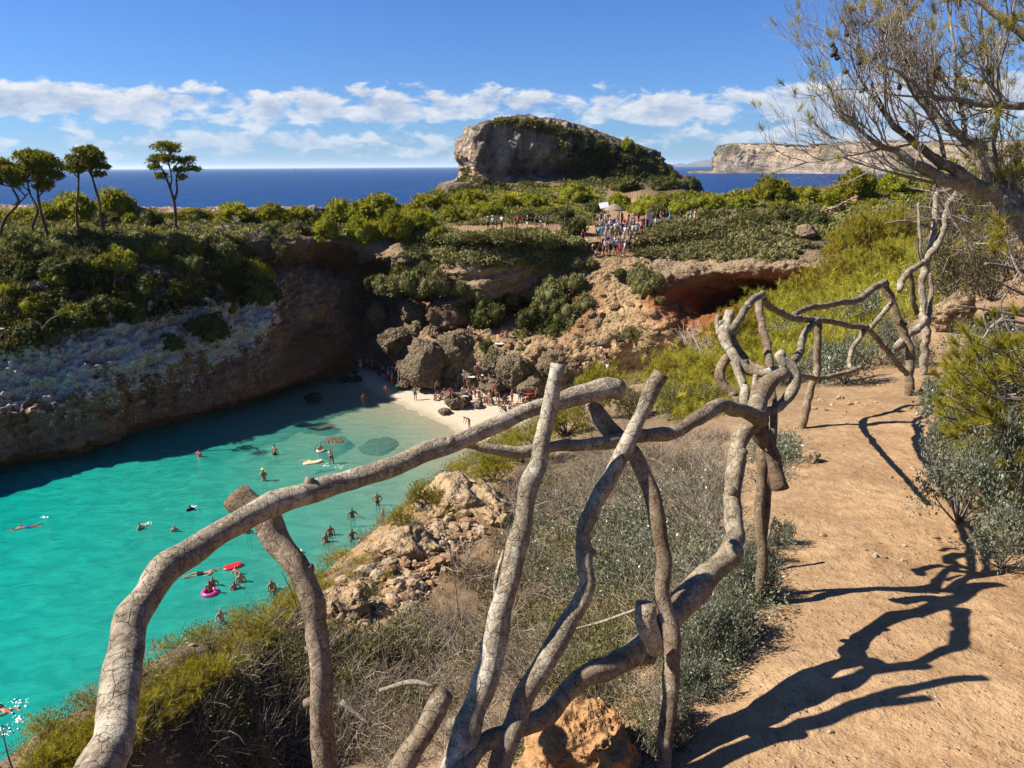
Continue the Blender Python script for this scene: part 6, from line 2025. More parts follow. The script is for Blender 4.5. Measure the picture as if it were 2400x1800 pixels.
GP = 'yellow pines between path and gully'
for u, vb, w, h, lb in [(1725, 836, 170, 110, 'yellow pine bush right behind the gnarled fence group'), (1800, 770, 150, 100, 'yellow pine bush above the gnarled fence group'), (1655, 800, 110, 80, 'feathery pine bush left of the fence stubs'),
                        (1890, 735, 160, 100, 'yellow pine bush under the second fence rail'), (1965, 700, 150, 110, 'yellow pine bush behind the far fence post'), (1930, 622, 170, 110, 'bright pine bush at the red overhang end'),
                        (2035, 600, 160, 130, 'bright pine bush left of the dead tree'), (2065, 690, 130, 90, 'yellow pine bush at the dead tree foot'), (1985, 545, 140, 80, 'yellow pine bush on the slope above the overhang'), (2105, 580, 130, 110, 'yellow pine bush close behind the dead tree stub'),
                        (2060, 520, 140, 80, 'yellow pine bush below the stone wall'), (1760, 700, 130, 60, 'low yellow bush at the end of the red overhang'), (1850, 690, 130, 80, 'yellow pine bush above the top far rail start'), (1700, 780, 100, 70, 'low yellow bush behind the fence stubs'), (1830, 650, 110, 60, 'yellow bush on the orange slope end'), (1880, 660, 120, 80, 'bright yellow bush below the overhang rim'), (2010, 660, 140, 90, 'yellow pine bush behind the far top rail'), (2090, 640, 110, 90, 'yellow pine bush left of the dead trunk'), (1990, 620, 130, 90, 'yellow pine bush in the middle of the far slope'), (2050, 570, 120, 80, 'small yellow pine bush above the dead stub'), (1960, 580, 120, 70, 'yellow pine bush below the weathered plateau rock'), (2140, 540, 130, 90, 'yellow pine bush right behind the dead tree fork'), (2200, 520, 130, 90, 'dull yellow pine bush under the grey limb'), (1840, 830, 100, 60, 'small yellow bush behind the gnarled loop'), (1780, 850, 110, 70, 'yellow bush between gnarled loop and stubs'), (1900, 560, 100, 70, 'yellow bush by the weathered plateau rock')]:
    near_bush('yellow_pine', YB, u, vb, w, h, lb, 'pine bush', group=GP)
for u, vb, w, h, lb in [(1400, 985, 170, 150, 'yellow-green pine bush behind the top rail end'), (1330, 1030, 150, 90, 'yellow pine bush left of the dark leaning post'), (1235, 1095, 170, 100, 'yellow-green bush at the cliff rim between the poles'), (1160, 1135, 120, 80, 'small rim bush left of the straight pole'),
                        (1000, 1200, 120, 80, 'yellow-green bush on the rim above the scree'), (940, 1245, 80, 60, 'low rim bush over the swimmers'), (1560, 900, 120, 80, 'yellow-green bush left of the fence stubs')]:
    near_bush('rim_pine_bush', YB2, u, vb, w, h, lb, 'bush', group='pine bushes along the cliff rim')
for u, vb, w, h, lb in [(1500, 985, 150, 100, 'grey feathery shrub behind the crooked pole top'), (1590, 970, 140, 100, 'grey feathery shrub behind the second rail'), (1660, 960, 110, 80, 'grey shrub left of the gnarled post')]:
    near_bush('grey_broom', GB, u, vb, w, h, lb, 'shrub', group='grey shrubs behind the fence')
for u, vb, w, h, lb in [(2000, 905, 200, 150, 'grey-green lentisk bush under the far fence span'), (1925, 900, 130, 110, 'grey-green lentisk bush behind the second post'), (2090, 860, 150, 130, 'lentisk bush behind the leaning far post'), (2160, 860, 100, 90, 'dark lentisk bush at the dead tree foot'),
                        (2040, 780, 160, 120, 'grey lentisk bush behind the far fence rail'), (1850, 905, 110, 70, 'small lentisk bush by the path edge stones')]:
    near_bush('lentisk_bush', LB, u, vb, w, h, lb, 'bush', group='lentisk bushes along the path fence')
for u, vb, w, h, D, lb in [(2290, 1230, 270, 240, 4.6, 'big grey-green lentisk bush on the right path edge'), (2385, 1330, 200, 200, 4.3, 'low lentisk bush at the lower right frame edge'), (2250, 1090, 180, 160, 5.4, 'lentisk bush under the bright pine shoots')]:
    near_bush('lentisk_bush', LB, u, vb, w, h, lb, 'bush', D=D, group='lentisk bushes right of the path')
near_bush('lentisk_bush', LB, 1690, 1560, 220, 190, 'leafy lentisk bush spilling onto the path under the fence', 'bush')
near_bush('lentisk_bush', LB, 1590, 1720, 160, 130, 'low leafy lentisk bush near the bottom of the fence', 'bush')
near_bush('lentisk_bush', LB, 1790, 1330, 120, 110, 'small lentisk bush at the gnarled post foot', 'bush')
near_bush('broom_tuft', GB, 1400, 1660, 240, 150, 'fine green broom tuft behind the lower rail', 'shrub')

# the sunlit pine reaching in from the right
RP = link('low_pine', None, None, 'low pine with bright yellow-green shoots reaching over the right path edge', 'tree', loc=PD(2520, 1150, 5.2))
mbn, mbs = MB(), MB()
rp_ = np.random.RandomState(14)
sh = sample_poly([(2200, 870), (2235, 830), (2290, 800), (2400, 770), (2470, 800), (2470, 1230), (2400, 1200), (2330, 1110), (2240, 1060), (2195, 960)], 300, rp_) + [(2275, 795), (2195, 880), (2205, 945), (2250, 1050), (2300, 1180), (2390, 1160), (2220, 905), (2300, 760), (2330, 740), (2380, 730), (2260, 775), (2240, 805)] * 2
cen = np.array([PD(u, v, rp_.uniform(4.7, 5.8)) for u, v in sh])
root_p = np.array([PD(2560, 1000, 5.3)])
ax = unit(cen - root_p + np.array([-0.3, 0, 0.9]) + rp_.normal(size=cen.shape) * 0.35)
needle_tufts(rp_, cen, ax, 75, 0.10, 0.0016, mbn, 0.75, (0.45, 0.25))
for c_, a_ in zip(cen[::2], ax[::2]):
    q = c_ + (root_p[0] - c_) * rp_.uniform(0.25, 0.6) + rp_.normal(size=3) * 0.1
    pts = crom(np.array([q, (q + c_) / 2 + np.array([0, 0, -0.06]) + rp_.normal(size=3) * 0.04, c_]), np.linspace(0, 2, 7))
    V, Q, T = tube(pts, np.linspace(0.009, 0.003, 7), 4, False)
    mbs.add(V, Q, None, (0.9, 0.85, 0.78))
for tr in ([(2400, 740), (2330, 730), (2290, 722), (2230, 715)], [(2400, 790), (2350, 735), (2320, 720)], [(2400, 690), (2340, 660), (2300, 640), (2280, 625)], [(2400, 1080), (2340, 1060), (2290, 1030)], [(2400, 720), (2330, 760), (2300, 800)], [(2400, 660), (2375, 610), (2360, 560)],
           [(2420, 830), (2370, 780), (2345, 720), (2370, 670), (2385, 640)], [(2410, 760), (2350, 750), (2320, 770), (2305, 740), (2310, 700)]):
    pts = crom(np.array([PD(u, v, 5.6) for u, v in tr]), np.linspace(0, len(tr) - 1, 14))
    V, Q, T = tube(pts, np.linspace(0.013, 0.005, 14), 5, False)
    mbs.add(V, Q, None, (1.1, 1.05, 1.0))
for nm_, mb_, mt_ in (('needles', mbn, M_YPINE), ('branches', mbs, M_GREYBARK)):
    me = mb_.mesh(nm_, mt_)
    me.transform(Matrix.Translation(-Vector(RP.location)))
    link(nm_, me, RP)
M_THICK = leaf_mat('dark_brown_thicket', (0.035, 0.028, 0.015), (0.075, 0.062, 0.03), (0.15, 0.125, 0.06), 0.15)
# dark thicket behind the boulder on the right
for u, vb, w, h, D, lb in [(2260, 690, 200, 150, 15.5, 'dark twiggy thicket behind the path boulder'), (2360, 690, 200, 200, 14.5, 'dark thicket under the leaning pine'), (2330, 560, 220, 180, 16.0, 'brown twiggy thicket behind the pine limbs'), (2250, 560, 170, 160, 17.5, 'brown thicket behind the dead tree')]:
    near_bush('thicket', [(bush_geo(900 + int(u), 26, 5200, 0.04, 4.5, False).mesh('leaves', M_THICK), LB[0][1])], u, vb, w, h, lb, 'thicket', D=D, group='thickets behind the path bend')
# tall dry stalks standing over the rim and twigs on the slope
st_ = MB()
for u0, v0, u1, v1, D in [(560, 1530, 510, 1440, 4.6), (600, 1490, 565, 1450, 4.8), (440, 1640, 435, 1545, 4.2), (520, 1560, 455, 1545, 4.4), (590, 1510, 540, 1465, 4.7), (380, 1690, 345, 1620, 3.9), (700, 1440, 660, 1340, 5.0), (330, 1700, 325, 1660, 3.8), (40, 1830, 4, 1700, 2.9), (30, 1840, -20, 1770, 2.9),
                          (1075, 1380, 1030, 1190, 5.5), (1030, 1230, 1020, 1130, 7.0), (1400, 1000, 1380, 950, 9.0), (1130, 1370, 1165, 1250, 4.0), (1165, 1265, 1195, 1210, 4.0), (900, 1460, 880, 1400, 4.4), (690, 1455, 640, 1400, 5.0)]:
    a, b = PD(u0, v0, D), PD(u1, v1, D)
    g = drop(a[0], a[1], BVH_NEAR)
    if g is not None:
        a[2] = min(a[2], g[2] - 0.02)
    pts = crom(np.array([a, (a + b) / 2 + nr.normal(size=3) * 0.015, b]), np.linspace(0, 2, 8))
    V, Q, T = tube(pts, np.linspace(0.0045, 0.002, 8), 5, False)
    st_.add(V, Q, None, (0.2, 0.6, 0))
    for i in range(4, 8):
        pp, _d = bez_twig(pts[i], unit((b - a) + nr.normal(size=3) * 0.4), 0.06, nr, 2)
        V, Q, T = tube(pp, np.array([0.002, 0.0015, 0.001]), 3, False)
        st_.add(V, Q, None, (0.15, 0.5, 0))
link('dry_stalks', st_.mesh('dry_stalks', M_DRY), None, 'thin tall dry stalks standing over the cliff rim', 'stalks', kind='stuff')
# fallen grey branches on the slope
for i, (tr, lb) in enumerate([([(1180, 1290, 8, 4.2), (1165, 1340, 9, 4.1), (1160, 1400, 8, 4.0), (1168, 1440, 7, 3.9)], 'thin grey branch lying left of the straight pole'), ([(1330, 1480, 5, 3.4), (1420, 1455, 7, 3.4), (1490, 1430, 7, 3.4)], 'straight dry stick lying behind the crooked pole'),
                              ([(800, 1645, 12, 2.9), (850, 1685, 10, 2.9), (870, 1700, 6, 2.9)], 'pale dry stick lying right of the dark near post'), ([(890, 1620, 10, 3.0), (960, 1600, 12, 3.0), (1020, 1610, 8, 3.0)], 'pale stick lying behind the cut stake'),
                              ([(1755, 1360, 9, 4.4), (1765, 1320, 10, 4.45), (1790, 1280, 11, 4.5), (1812, 1210, 9, 4.5)], 'pale forked twig rising beside the gnarled post')]):
    root_b = link('fallen_branch', None, None, lb, 'branch', loc=PD(*tr[1][:2], tr[1][3]))
    branch('stick', tr, False, (1.1, 1.05, 1.0), 8, 0.1, 1, parent=root_b)
# grey dead bush before the cave
db = link('dead_bush', None, None, 'pale grey dead bush before the red cave', 'bush', loc=P(1645, 835, 58))
r_ = np.random.RandomState(5)
mbd = MB()
for _ in range(30):
    a = r_.uniform(0, 6.28)
    pts, dd = bez_twig((0, 0, 0), unit(np.array([math.cos(a), math.sin(a), r_.uniform(0.4, 1.4)])), r_.uniform(1.8, 3.2), r_, 6, 0.5, 0.3)
    V, Q, T = tube(pts, np.linspace(0.05, 0.02, 7), 4, False)
    mbd.add(V, Q, None, (1.15, 1.1, 1.05))
    for _k in range(6):
        q = pts[r_.randint(2, 7)]
        p2_, _d = bez_twig(q, unit(dd + r_.normal(size=3) * 0.7), r_.uniform(0.6, 1.3), r_, 4, 0.6, 0.3)
        V, Q, T = tube(p2_, np.linspace(0.025, 0.012, 5), 3, False)
        mbd.add(V, Q, None, (1.15, 1.1, 1.05))
link('branches', mbd.mesh('branches', M_LIMB), db)
# low growth filling the slope between the far fence and the gully, and the bank right of the path
mby, mbh = MB(), MB()
hr = np.random.RandomState(17)
for u, v in sample_poly([(1545, 900), (1660, 800), (1750, 720), (1900, 620), (2100, 520), (2330, 470), (2330, 640), (2160, 745), (2060, 800), (1960, 860), (1850, 890), (1780, 930), (1700, 985), (1560, 985)], 330, hr):
    p = hit(u, v, BVH_NEAR)
    if p is None or p[1] > 85:
        continue
    f_ = min(max(p[1] / 14.0, 0.55), 2.4)
    if hr.uniform() < 0.5:
        V, T, tn_ = YT[hr.randint(len(YT))]
        mby.add((V @ rotz(hr.uniform(0, 6.28)).T) * hr.uniform(0.35, 0.75) * f_ + p, None, T, tn_)
    else:
        V, Q, tn_ = HB[hr.randint(len(HB))]
        mbh.add((V @ rotz(hr.uniform(0, 6.28)).T) * hr.uniform(0.3, 0.6) * f_ + p, Q, None, tn_)
ib, jb = np.where((kn >= 5.15) & (kn <= 6.6))[0], np.where((sn >= 2.6) & (sn <= 8.5))[0]
for _ in range(420):
    i, j = jb[hr.randint(len(jb))], ib[hr.randint(len(ib))]
    p = posn[i, j] + hr.normal(size=3) * 0.05
    if hr.uniform() < 0.25:
        V, T, tn_ = YT[hr.randint(len(YT))]
        mby.add((V @ rotz(hr.uniform(0, 6.28)).T) * hr.uniform(0.2, 0.4) + p, None, T, tn_)
    else:
        V, Q, tn_ = HB[hr.randint(len(HB))]
        mbh.add((V @ rotz(hr.uniform(0, 6.28)).T) * hr.uniform(0.2, 0.5) + p, Q, None, tn_)
link('slope_tufts', mby.mesh('slope_tufts', M_YPINE), None, 'yellow-green tufts covering the slope left of the path', 'scrub', kind='stuff')
link('slope_leaves', mbh.mesh('slope_leaves', M_LENT), None, 'grey-green low leaves along the path banks', 'scrub', kind='stuff')
for u, vb, w, h, lb in [(1600, 945, 150, 80, 'yellow bush below the cave people'), (1680, 915, 130, 80, 'yellow bush left of the gnarled loop'), (1635, 885, 120, 60, 'low yellow bush in front of the dead bush'), (1900, 830, 130, 80, 'yellow bush under the far rails'), (1755, 795, 130, 90, 'yellow bush between the stubs and the second span')]:
    near_bush('yellow_pine', YB, u, vb, w, h, lb, 'pine bush', group=GP)
for u, vb, w, h, D, lb in [(2330, 1010, 300, 260, 5.6, 'broad lentisk bush behind the bright pine shoots'), (2420, 1200, 260, 300, 4.8, 'tall lentisk bush at the right frame edge'), (2230, 960, 150, 110, 6.6, 'lentisk bush at the path narrowing'), (2330, 860, 220, 160, 8.0, 'lentisk bush behind the low pine')]:
    near_bush('lentisk_bush', LB, u, vb, w, h, lb, 'bush', D=D, group='lentisk bushes right of the path')

for u, vb, w, h, lb in [(1725, 1510, 210, 150, 'lentisk bush spreading into the path below the lower rail elbow'), (1775, 1410, 180, 150, 'lentisk bush on the path edge below the gnarled post'), (1640, 1650, 190, 130, 'low lentisk bush on the path edge behind the orange rock'), (1822, 1290, 140, 110, 'small lentisk bush at the upper path edge'), (1565, 1770, 170, 110, 'lentisk bush right of the orange rock')]:
    near_bush('lentisk_bush', LB, u, vb, w, h, lb, 'bush', group='lentisk bushes along the path fence')
# ------------------------------------------------------------------ people
import bmesh


def mirror(j):
    out = dict(j)
    for k_, (p, r) in j.items():
        if k_.endswith('L'):
            out[k_[:-1] + 'R'] = ((-p[0], p[1], p[2]), r)
    return out


BASE = {'pelvis': ((0, 0.0, 0.95), 0.125), 'spine': ((0, 0.01, 1.12), 0.11), 'chest': ((0, 0.01, 1.31), 0.135), 'neck': ((0, 0.015, 1.475), 0.05), 'jaw': ((0, -0.015, 1.545), 0.07), 'head': ((0, 0.0, 1.63), 0.086), 'crown': ((0, 0.01, 1.705), 0.055),
        'nose': ((0, -0.105, 1.60), 0.016),
        'shL': ((0.165, 0.01, 1.40), 0.056), 'elL': ((0.235, 0.03, 1.13), 0.040), 'wrL': ((0.265, -0.04, 0.89), 0.028), 'haL': ((0.272, -0.06, 0.81), 0.032),
        'hipL': ((0.09, 0, 0.89), 0.098), 'knL': ((0.105, -0.015, 0.49), 0.058), 'anL': ((0.105, 0.03, 0.09), 0.038), 'toL': ((0.125, -0.12, 0.035), 0.034)}
EDGES = [('pelvis', 'spine'), ('spine', 'chest'), ('chest', 'neck'), ('neck', 'jaw'), ('jaw', 'head'), ('head', 'crown'), ('head', 'nose')]
for s_ in 'LR':
    EDGES += [('chest', 'sh' + s_), ('sh' + s_, 'el' + s_), ('el' + s_, 'wr' + s_), ('wr' + s_, 'ha' + s_), ('pelvis', 'hip' + s_), ('hip' + s_, 'kn' + s_), ('kn' + s_, 'an' + s_), ('an' + s_, 'to' + s_)]


def pose(**mv):
    j = mirror(BASE)
    for k_, v in mv.items():
        j[k_] = (v, j[k_][1])
    return j


def shift_up(j, keys, d_):
    for k_ in keys:
        p, r = j[k_]
        j[k_] = (tuple(np.array(p) + np.array(d_)), r)
    return j


UPPER = ['spine', 'chest', 'neck', 'jaw', 'head', 'crown', 'nose', 'shL', 'elL', 'wrL', 'haL', 'shR', 'elR', 'wrR', 'haR']


def lean(j, ang, keys=UPPER, piv='pelvis'):
    c, s = math.cos(ang), math.sin(ang)
    p0 = np.array(j[piv][0])
    for k_ in keys:
        p = np.array(j[k_][0]) - p0
        j[k_] = (tuple(p0 + np.array([p[0], p[1] * c - p[2] * s, p[1] * s + p[2] * c])), j[k_][1])
    return j


POSES = {}
POSES['stand'] = pose()
POSES['hips'] = pose(elL=(0.36, 0.06, 1.18), wrL=(0.22, -0.03, 1.0), haL=(0.16, -0.05, 0.98), elR=(-0.36, 0.06, 1.18), wrR=(-0.22, -0.03, 1.0), haR=(-0.16, -0.05, 0.98))
POSES['photo'] = pose(elL=(0.26, -0.14, 1.22), wrL=(0.12, -0.27, 1.45), haL=(0.07, -0.28, 1.51), elR=(-0.26, -0.14, 1.22), wrR=(-0.12, -0.27, 1.45), haR=(-0.07, -0.28, 1.51))
POSES['walk'] = pose(knL=(0.10, -0.17, 0.5), anL=(0.10, -0.14, 0.1), toL=(0.11, -0.29, 0.05), knR=(-0.10, 0.06, 0.49), anR=(-0.10, 0.27, 0.14), toR=(-0.11, 0.15, 0.04), elL=(0.23, 0.12, 1.14), wrL=(0.25, 0.12, 0.9), haL=(0.25, 0.1, 0.83), elR=(-0.23, -0.06, 1.14), wrR=(-0.25, -0.2, 0.95), haR=(-0.24, -0.25, 0.89))
POSES['wave'] = pose(elL=(0.30, -0.08, 1.20), wrL=(0.40, -0.28, 1.27), haL=(0.44, -0.36, 1.29), elR=(-0.27, 0.02, 1.15), wrR=(-0.34, -0.18, 1.08), haR=(-0.37, -0.25, 1.08))
j = pose(knL=(0.16, -0.42, 0.50), anL=(0.15, -0.58, 0.10), toL=(0.16, -0.73, 0.05), knR=(-0.16, -0.42, 0.50), anR=(-0.15, -0.58, 0.10), toR=(-0.16, -0.73, 0.05))
for k_ in ('pelvis', 'hipL', 'hipR'):
    j[k_] = (tuple(np.array(j[k_][0]) + np.array((0, 0, -0.80))), j[k_][1])
shift_up(j, UPPER, (0, 0, -0.80))
lean(j, math.radians(14))
for s_, sg in (('L', 1), ('R', -1)):
    j['el' + s_] = ((sg * 0.24, -0.16, 0.42), j['el' + s_][1])
    j['wr' + s_] = ((sg * 0.16, -0.36, 0.52), j['wr' + s_][1])
    j['ha' + s_] = ((sg * 0.13, -0.43, 0.53), j['ha' + s_][1])
POSES['sit'] = j
j = pose()
lean(j, math.radians(62))
for s_, sg in (('L', 1), ('R', -1)):
    p = np.array(j['sh' + s_][0])
    j['el' + s_] = (tuple(p + (sg * 0.05, -0.05, -0.27)), j['el' + s_][1])
    j['wr' + s_] = (tuple(p + (sg * 0.02, -0.14, -0.50)), j['wr' + s_][1])
    j['ha' + s_] = (tuple(p + (sg * 0.01, -0.17, -0.57)), j['ha' + s_][1])
POSES['bend'] = j
# prone swimmer: body along Y, head towards -Y
j = pose(elL=(0.26, 0.0, 1.58), wrL=(0.20, 0.02, 1.80), haL=(0.18, 0.02, 1.88), elR=(-0.36, 0.04, 1.28), wrR=(-0.30, 0.0, 1.06), haR=(-0.28, -0.02, 0.99), toL=(0.11, 0.02, -0.06), toR=(-0.13, 0.02, -0.06), knL=(0.13, 0.03, 0.49), anL=(0.10, -0.02, 0.09), anR=(-0.16, 0.05, 0.1))
for k_ in j:
    p, r = j[k_]
    j[k_] = ((p[0], -(p[2] - 0.95), 0.0 - p[1] * -1.0 if False else p[1] * 1.0), r)
POSES['prone'] = j
j = dict(POSES['prone'])
POSES['lie'] = {k_: ((p[0], p[1], p[2] + 0.13), r) for k_, (p, r) in j.items()}

LABELS = {'pelvis': 'hip', 'spine': 'torso', 'chest': 'torso', 'neck': 'neck', 'jaw': 'head', 'head': 'head', 'crown': 'head', 'nose': 'head'}
BODY = {}
GARM = {}
TRI_ = {}


def make_body(name, J):
    bm = bmesh.new()
    lay = bm.verts.layers.skin.verify()
    vs = {}
    for k_, (p, r) in J.items():
        v = bm.verts.new(p)
        rx_ = r
        v[lay].radius = (r, r)
        if k_ in ('pelvis', 'spine', 'chest'):
            v[lay].radius = (r * 1.18, r * 0.82)
        vs[k_] = v
    vs['pelvis'][lay].use_root = True
    for a, b in EDGES:
        bm.edges.new((vs[a], vs[b]))
    me = bpy.data.meshes.new('tmp')
    bm.to_mesh(me)
    bm.free()
    o = bpy.data.objects.new('tmp', me)
    COL.objects.link(o)
    o.modifiers.new('s', 'SKIN').branch_smoothing = 0.6
    sb_ = o.modifiers.new('u', 'SUBSURF')
    sb_.levels = 1
    sb_.render_levels = 1
    dg = bpy.context.evaluated_depsgraph_get()
    ev = o.evaluated_get(dg)
    m2 = bpy.data.meshes.new_from_object(ev)
    V = np.array([v.co[:] for v in m2.vertices])
    m2.calc_loop_triangles()
    T = np.array([t_.vertices[:] for t_ in m2.loop_triangles])
    bpy.data.objects.remove(o)
    bpy.data.meshes.remove(m2)
    bpy.data.meshes.remove(me)
    # fingers: five tapered prisms rooted in each hand
    Vx, Tx = [V], [T]
    nv = len(V)
    for s_, sg in (('L', 1), ('R', -1)):
        h = np.array(J['ha' + s_][0])
        w_ = np.array(J['wr' + s_][0])
        d_ = unit(h - w_)
        sd = unit(np.cross(d_, np.array([0.3, 1, 0.2])))
        for q in range(5):
            if q < 4:
                b_ = h + sd * (q - 1.5) * 0.016 + d_ * 0.015
                L = (0.062, 0.072, 0.068, 0.052)[q]
                dd = unit(d_ + np.array([0, -0.25, 0]))
            else:
                b_ = h - sd * 0.026 - d_ * 0.02
                L = 0.055
                dd = unit(d_ - sd * 0.9)
            v_, q_, t_ = tube([b_, b_ + dd * L * 0.55, b_ + dd * L + np.array([0, -0.012, 0])], [0.009, 0.008, 0.005], 4, True)
            qq_ = np.concatenate([q_[:, [0, 1, 2]], q_[:, [0, 2, 3]], np.array(t_)])
            Vx.append(v_)
            Tx.append(qq_ + nv)
            nv += len(v_)
    Va, Ta = np.concatenate(Vx), np.concatenate(Tx)
    BODY[name] = make_mesh('person_' + name, Va, Ta, True, None, None)
    # which limb each skin vertex belongs to
    best = np.full(len(V), 9.0)
    lab = np.zeros(len(V), dtype=object)
    par = np.zeros(len(V))
    for a, b in EDGES:
        pa, pb = np.array(J[a][0]), np.array(J[b][0])
        e = pb - pa
        tt_ = np.clip(((V - pa) @ e) / (e @ e), 0, 1)
        rr_ = J[a][1] * (1 - tt_) + J[b][1] * tt_
        dd = np.linalg.norm(V - pa - tt_[:, None] * e, axis=1) / rr_
        m_ = dd < best
        best[m_] = dd[m_]
        lab[m_] = a.rstrip('LR') + '-' + b.rstrip('LR')
        par[m_] = tt_[m_]
    N = np.zeros_like(V)
    fnm = np.cross(V[T[:, 1]] - V[T[:, 0]], V[T[:, 2]] - V[T[:, 0]])
    for c_ in range(3):
        np.add.at(N, T[:, c_], fnm)
    N = unit(N)
    hd = np.array(J['head'][0])
    upd = unit(np.array(J['crown'][0]) - np.array(J['jaw'][0]))
    fwd = unit(np.array(J['nose'][0]) - hd)

    def garment(gname, mask, off_):
        f = mask[T].all(axis=1)
        if f.sum() < 4:
            return
        used = np.unique(T[f])
        rm = np.full(len(V), -1)
        rm[used] = np.arange(len(used))
        GARM[(name, gname)] = make_mesh(gname, (V + N * off_)[used], rm[T[f]], True, None, None)

    L_ = lambda *n_: np.isin(lab, n_)
    hipish = L_('pelvis-spine') & (par < 0.55) | L_('pelvis-hip')
    garment('shorts', hipish | (L_('hip-kn') & (par < 0.62)), 0.016)
    garment('briefs', hipish | (L_('hip-kn') & (par < 0.13)), 0.008)
    garment('trousers', hipish | L_('hip-kn') | (L_('kn-an') & (par < 0.85)), 0.016)
    garment('shirt', L_('spine-chest', 'chest-sh') | (L_('pelvis-spine') & (par > 0.2)) | (L_('chest-neck') & (par < 0.45)) | (L_('sh-el') & (par < 0.6)), 0.016)
    garment('bikini_top', (L_('spine-chest') & (par > 0.45)) | (L_('chest-sh') & (par < 0.25)), 0.008)
    garment('dress', L_('spine-chest', 'chest-sh', 'pelvis-spine', 'pelvis-hip') | (L_('hip-kn') & (par < 0.9)) | (L_('sh-el') & (par < 0.25)), 0.03)
    hrel = V - hd
    garment('hair', L_('neck-jaw', 'jaw-head', 'head-crown', 'head-nose') & (((hrel @ upd) > 0.035) | (((hrel @ fwd) < -0.01) & ((hrel @ upd) > -0.10))), 0.013)
    # sun hat
    tt_ = np.arange(16) / 16 * 2 * np.pi
    ex = unit(np.cross(upd, fwd))
    ey = np.cross(upd, ex)
    prof = [(0.17, 0.045), (0.105, 0.055), (0.10, 0.11), (0.06, 0.14), (0.0, 0.145)]
    Vh = np.concatenate([hd + np.outer(np.cos(tt_) * r, ex) + np.outer(np.sin(tt_) * r, ey) + upd * z for r, z in prof])
    Qh = np.concatenate([np.stack([np.arange(16) + 16 * i, (np.arange(16) + 1) % 16 + 16 * i, (np.arange(16) + 1) % 16 + 16 * (i + 1), np.arange(16) + 16 * (i + 1)], 1) for i in range(4)])
    GARM[(name, 'hat')] = make_mesh('hat', Vh, Qh, True, None, None)


for nm_, J_ in POSES.items():
    make_body(nm_, J_)

CLR = {'white': (0.50, 0.50, 0.48), 'black': (0.012, 0.012, 0.014), 'grey': (0.16, 0.17, 0.18), 'red': (0.38, 0.02, 0.025), 'pink': (0.45, 0.09, 0.14), 'blue': (0.02, 0.08, 0.28), 'navy': (0.012, 0.02, 0.07), 'teal': (0.01, 0.16, 0.15), 'turquoise': (0.04, 0.30, 0.32),
       'green': (0.03, 0.30, 0.07), 'khaki': (0.20, 0.16, 0.09), 'purple': (0.10, 0.07, 0.20), 'lightblue': (0.20, 0.32, 0.45), 'yellow': (0.50, 0.40, 0.03), 'brown': (0.10, 0.05, 0.03), 'cream': (0.42, 0.36, 0.26), 'hair': (0.015, 0.010, 0.008), 'blond': (0.16, 0.10, 0.045)}
CM = {k_: plain_mat('cloth_' + k_, c_, 0.8, 0.15, 0.12, 9) for k_, c_ in CLR.items()}
SKIN = [plain_mat('skin_%s' % n_, c_, 0.5, 0.35, 0.06, 8) for n_, c_ in (('tan', (0.23, 0.11, 0.06)), ('fair', (0.33, 0.175, 0.11)), ('brown', (0.13, 0.06, 0.034)))]
for me in list(BODY.values()) + list(GARM.values()):
    me.materials.append(CM['grey'])
pr = np.random.RandomState(99)
NPEOPLE = [0]
WORDS = {'shorts': 'shorts', 'briefs': 'swim briefs', 'trousers': 'trousers', 'shirt': 'shirt', 'bikini_top': 'bikini top', 'dress': 'dress', 'hat': 'hat'}


def person(p, pose_, wear, label, rz=0.0, size=1.0, skin=None, hair='hair', group=None, roll=None):
    sk = SKIN[(NPEOPLE[0] * 7) % 5 % 3 if skin is None else skin]
    NPEOPLE[0] += 1
    o = link('person', BODY[pose_], None, label, 'person', group, loc=p)
    o.material_slots[0].link = 'OBJECT'
    o.material_slots[0].material = sk
    o.rotation_euler = (0, 0, rz) if roll is None else (roll[0], roll[1], rz)
    s = size * pr.uniform(0.95, 1.05)
    o.scale = (s, s, s)
    items = list(wear) + [('hair', hair)]
    for gname, col in items:
        me = GARM.get((pose_, gname))
        if me is None:
            continue
        c_ = link(gname, me, o)
        c_.material_slots[0].link = 'OBJECT'
        c_.material_slots[0].material = CM[col]
    return o


def outfit(txt):
    """'shirt white, shorts red' -> wear list and words"""
    w_ = []
    for part in txt.split(','):
        if part.strip():
            g_, c_ = part.split()
            w_.append((g_, c_))
    say = ['%s %s' % ({'lightblue': 'light blue'}.get(c_, c_), WORDS[g_]) for g_, c_ in w_]
    return w_, say


def phrase(say, rest):
    """label of at most sixteen words"""
    say = list(say)
    while True:
        if not say:
            return 'person ' + rest
        lb = 'person in ' + (', '.join(say[:-1]) + ' and ' + say[-1] if len(say) > 1 else say[0]) + ' ' + rest
        if len(lb.split()) <= 16:
            return lb
        say.pop()


ORD = ['leftmost', 'second from left', 'third from left', 'fourth from left', 'fifth from left', 'sixth from left', 'seventh from left', 'eighth from left', 'ninth from left', 'tenth from left', 'eleventh from left', 'twelfth from left', 'thirteenth from left', 'fourteenth from left',
       'fifteenth from left', 'sixteenth from left', 'seventeenth from left', 'eighteenth from left', 'nineteenth from left', 'twentieth from left', 'twenty-first from left', 'twenty-second from left']


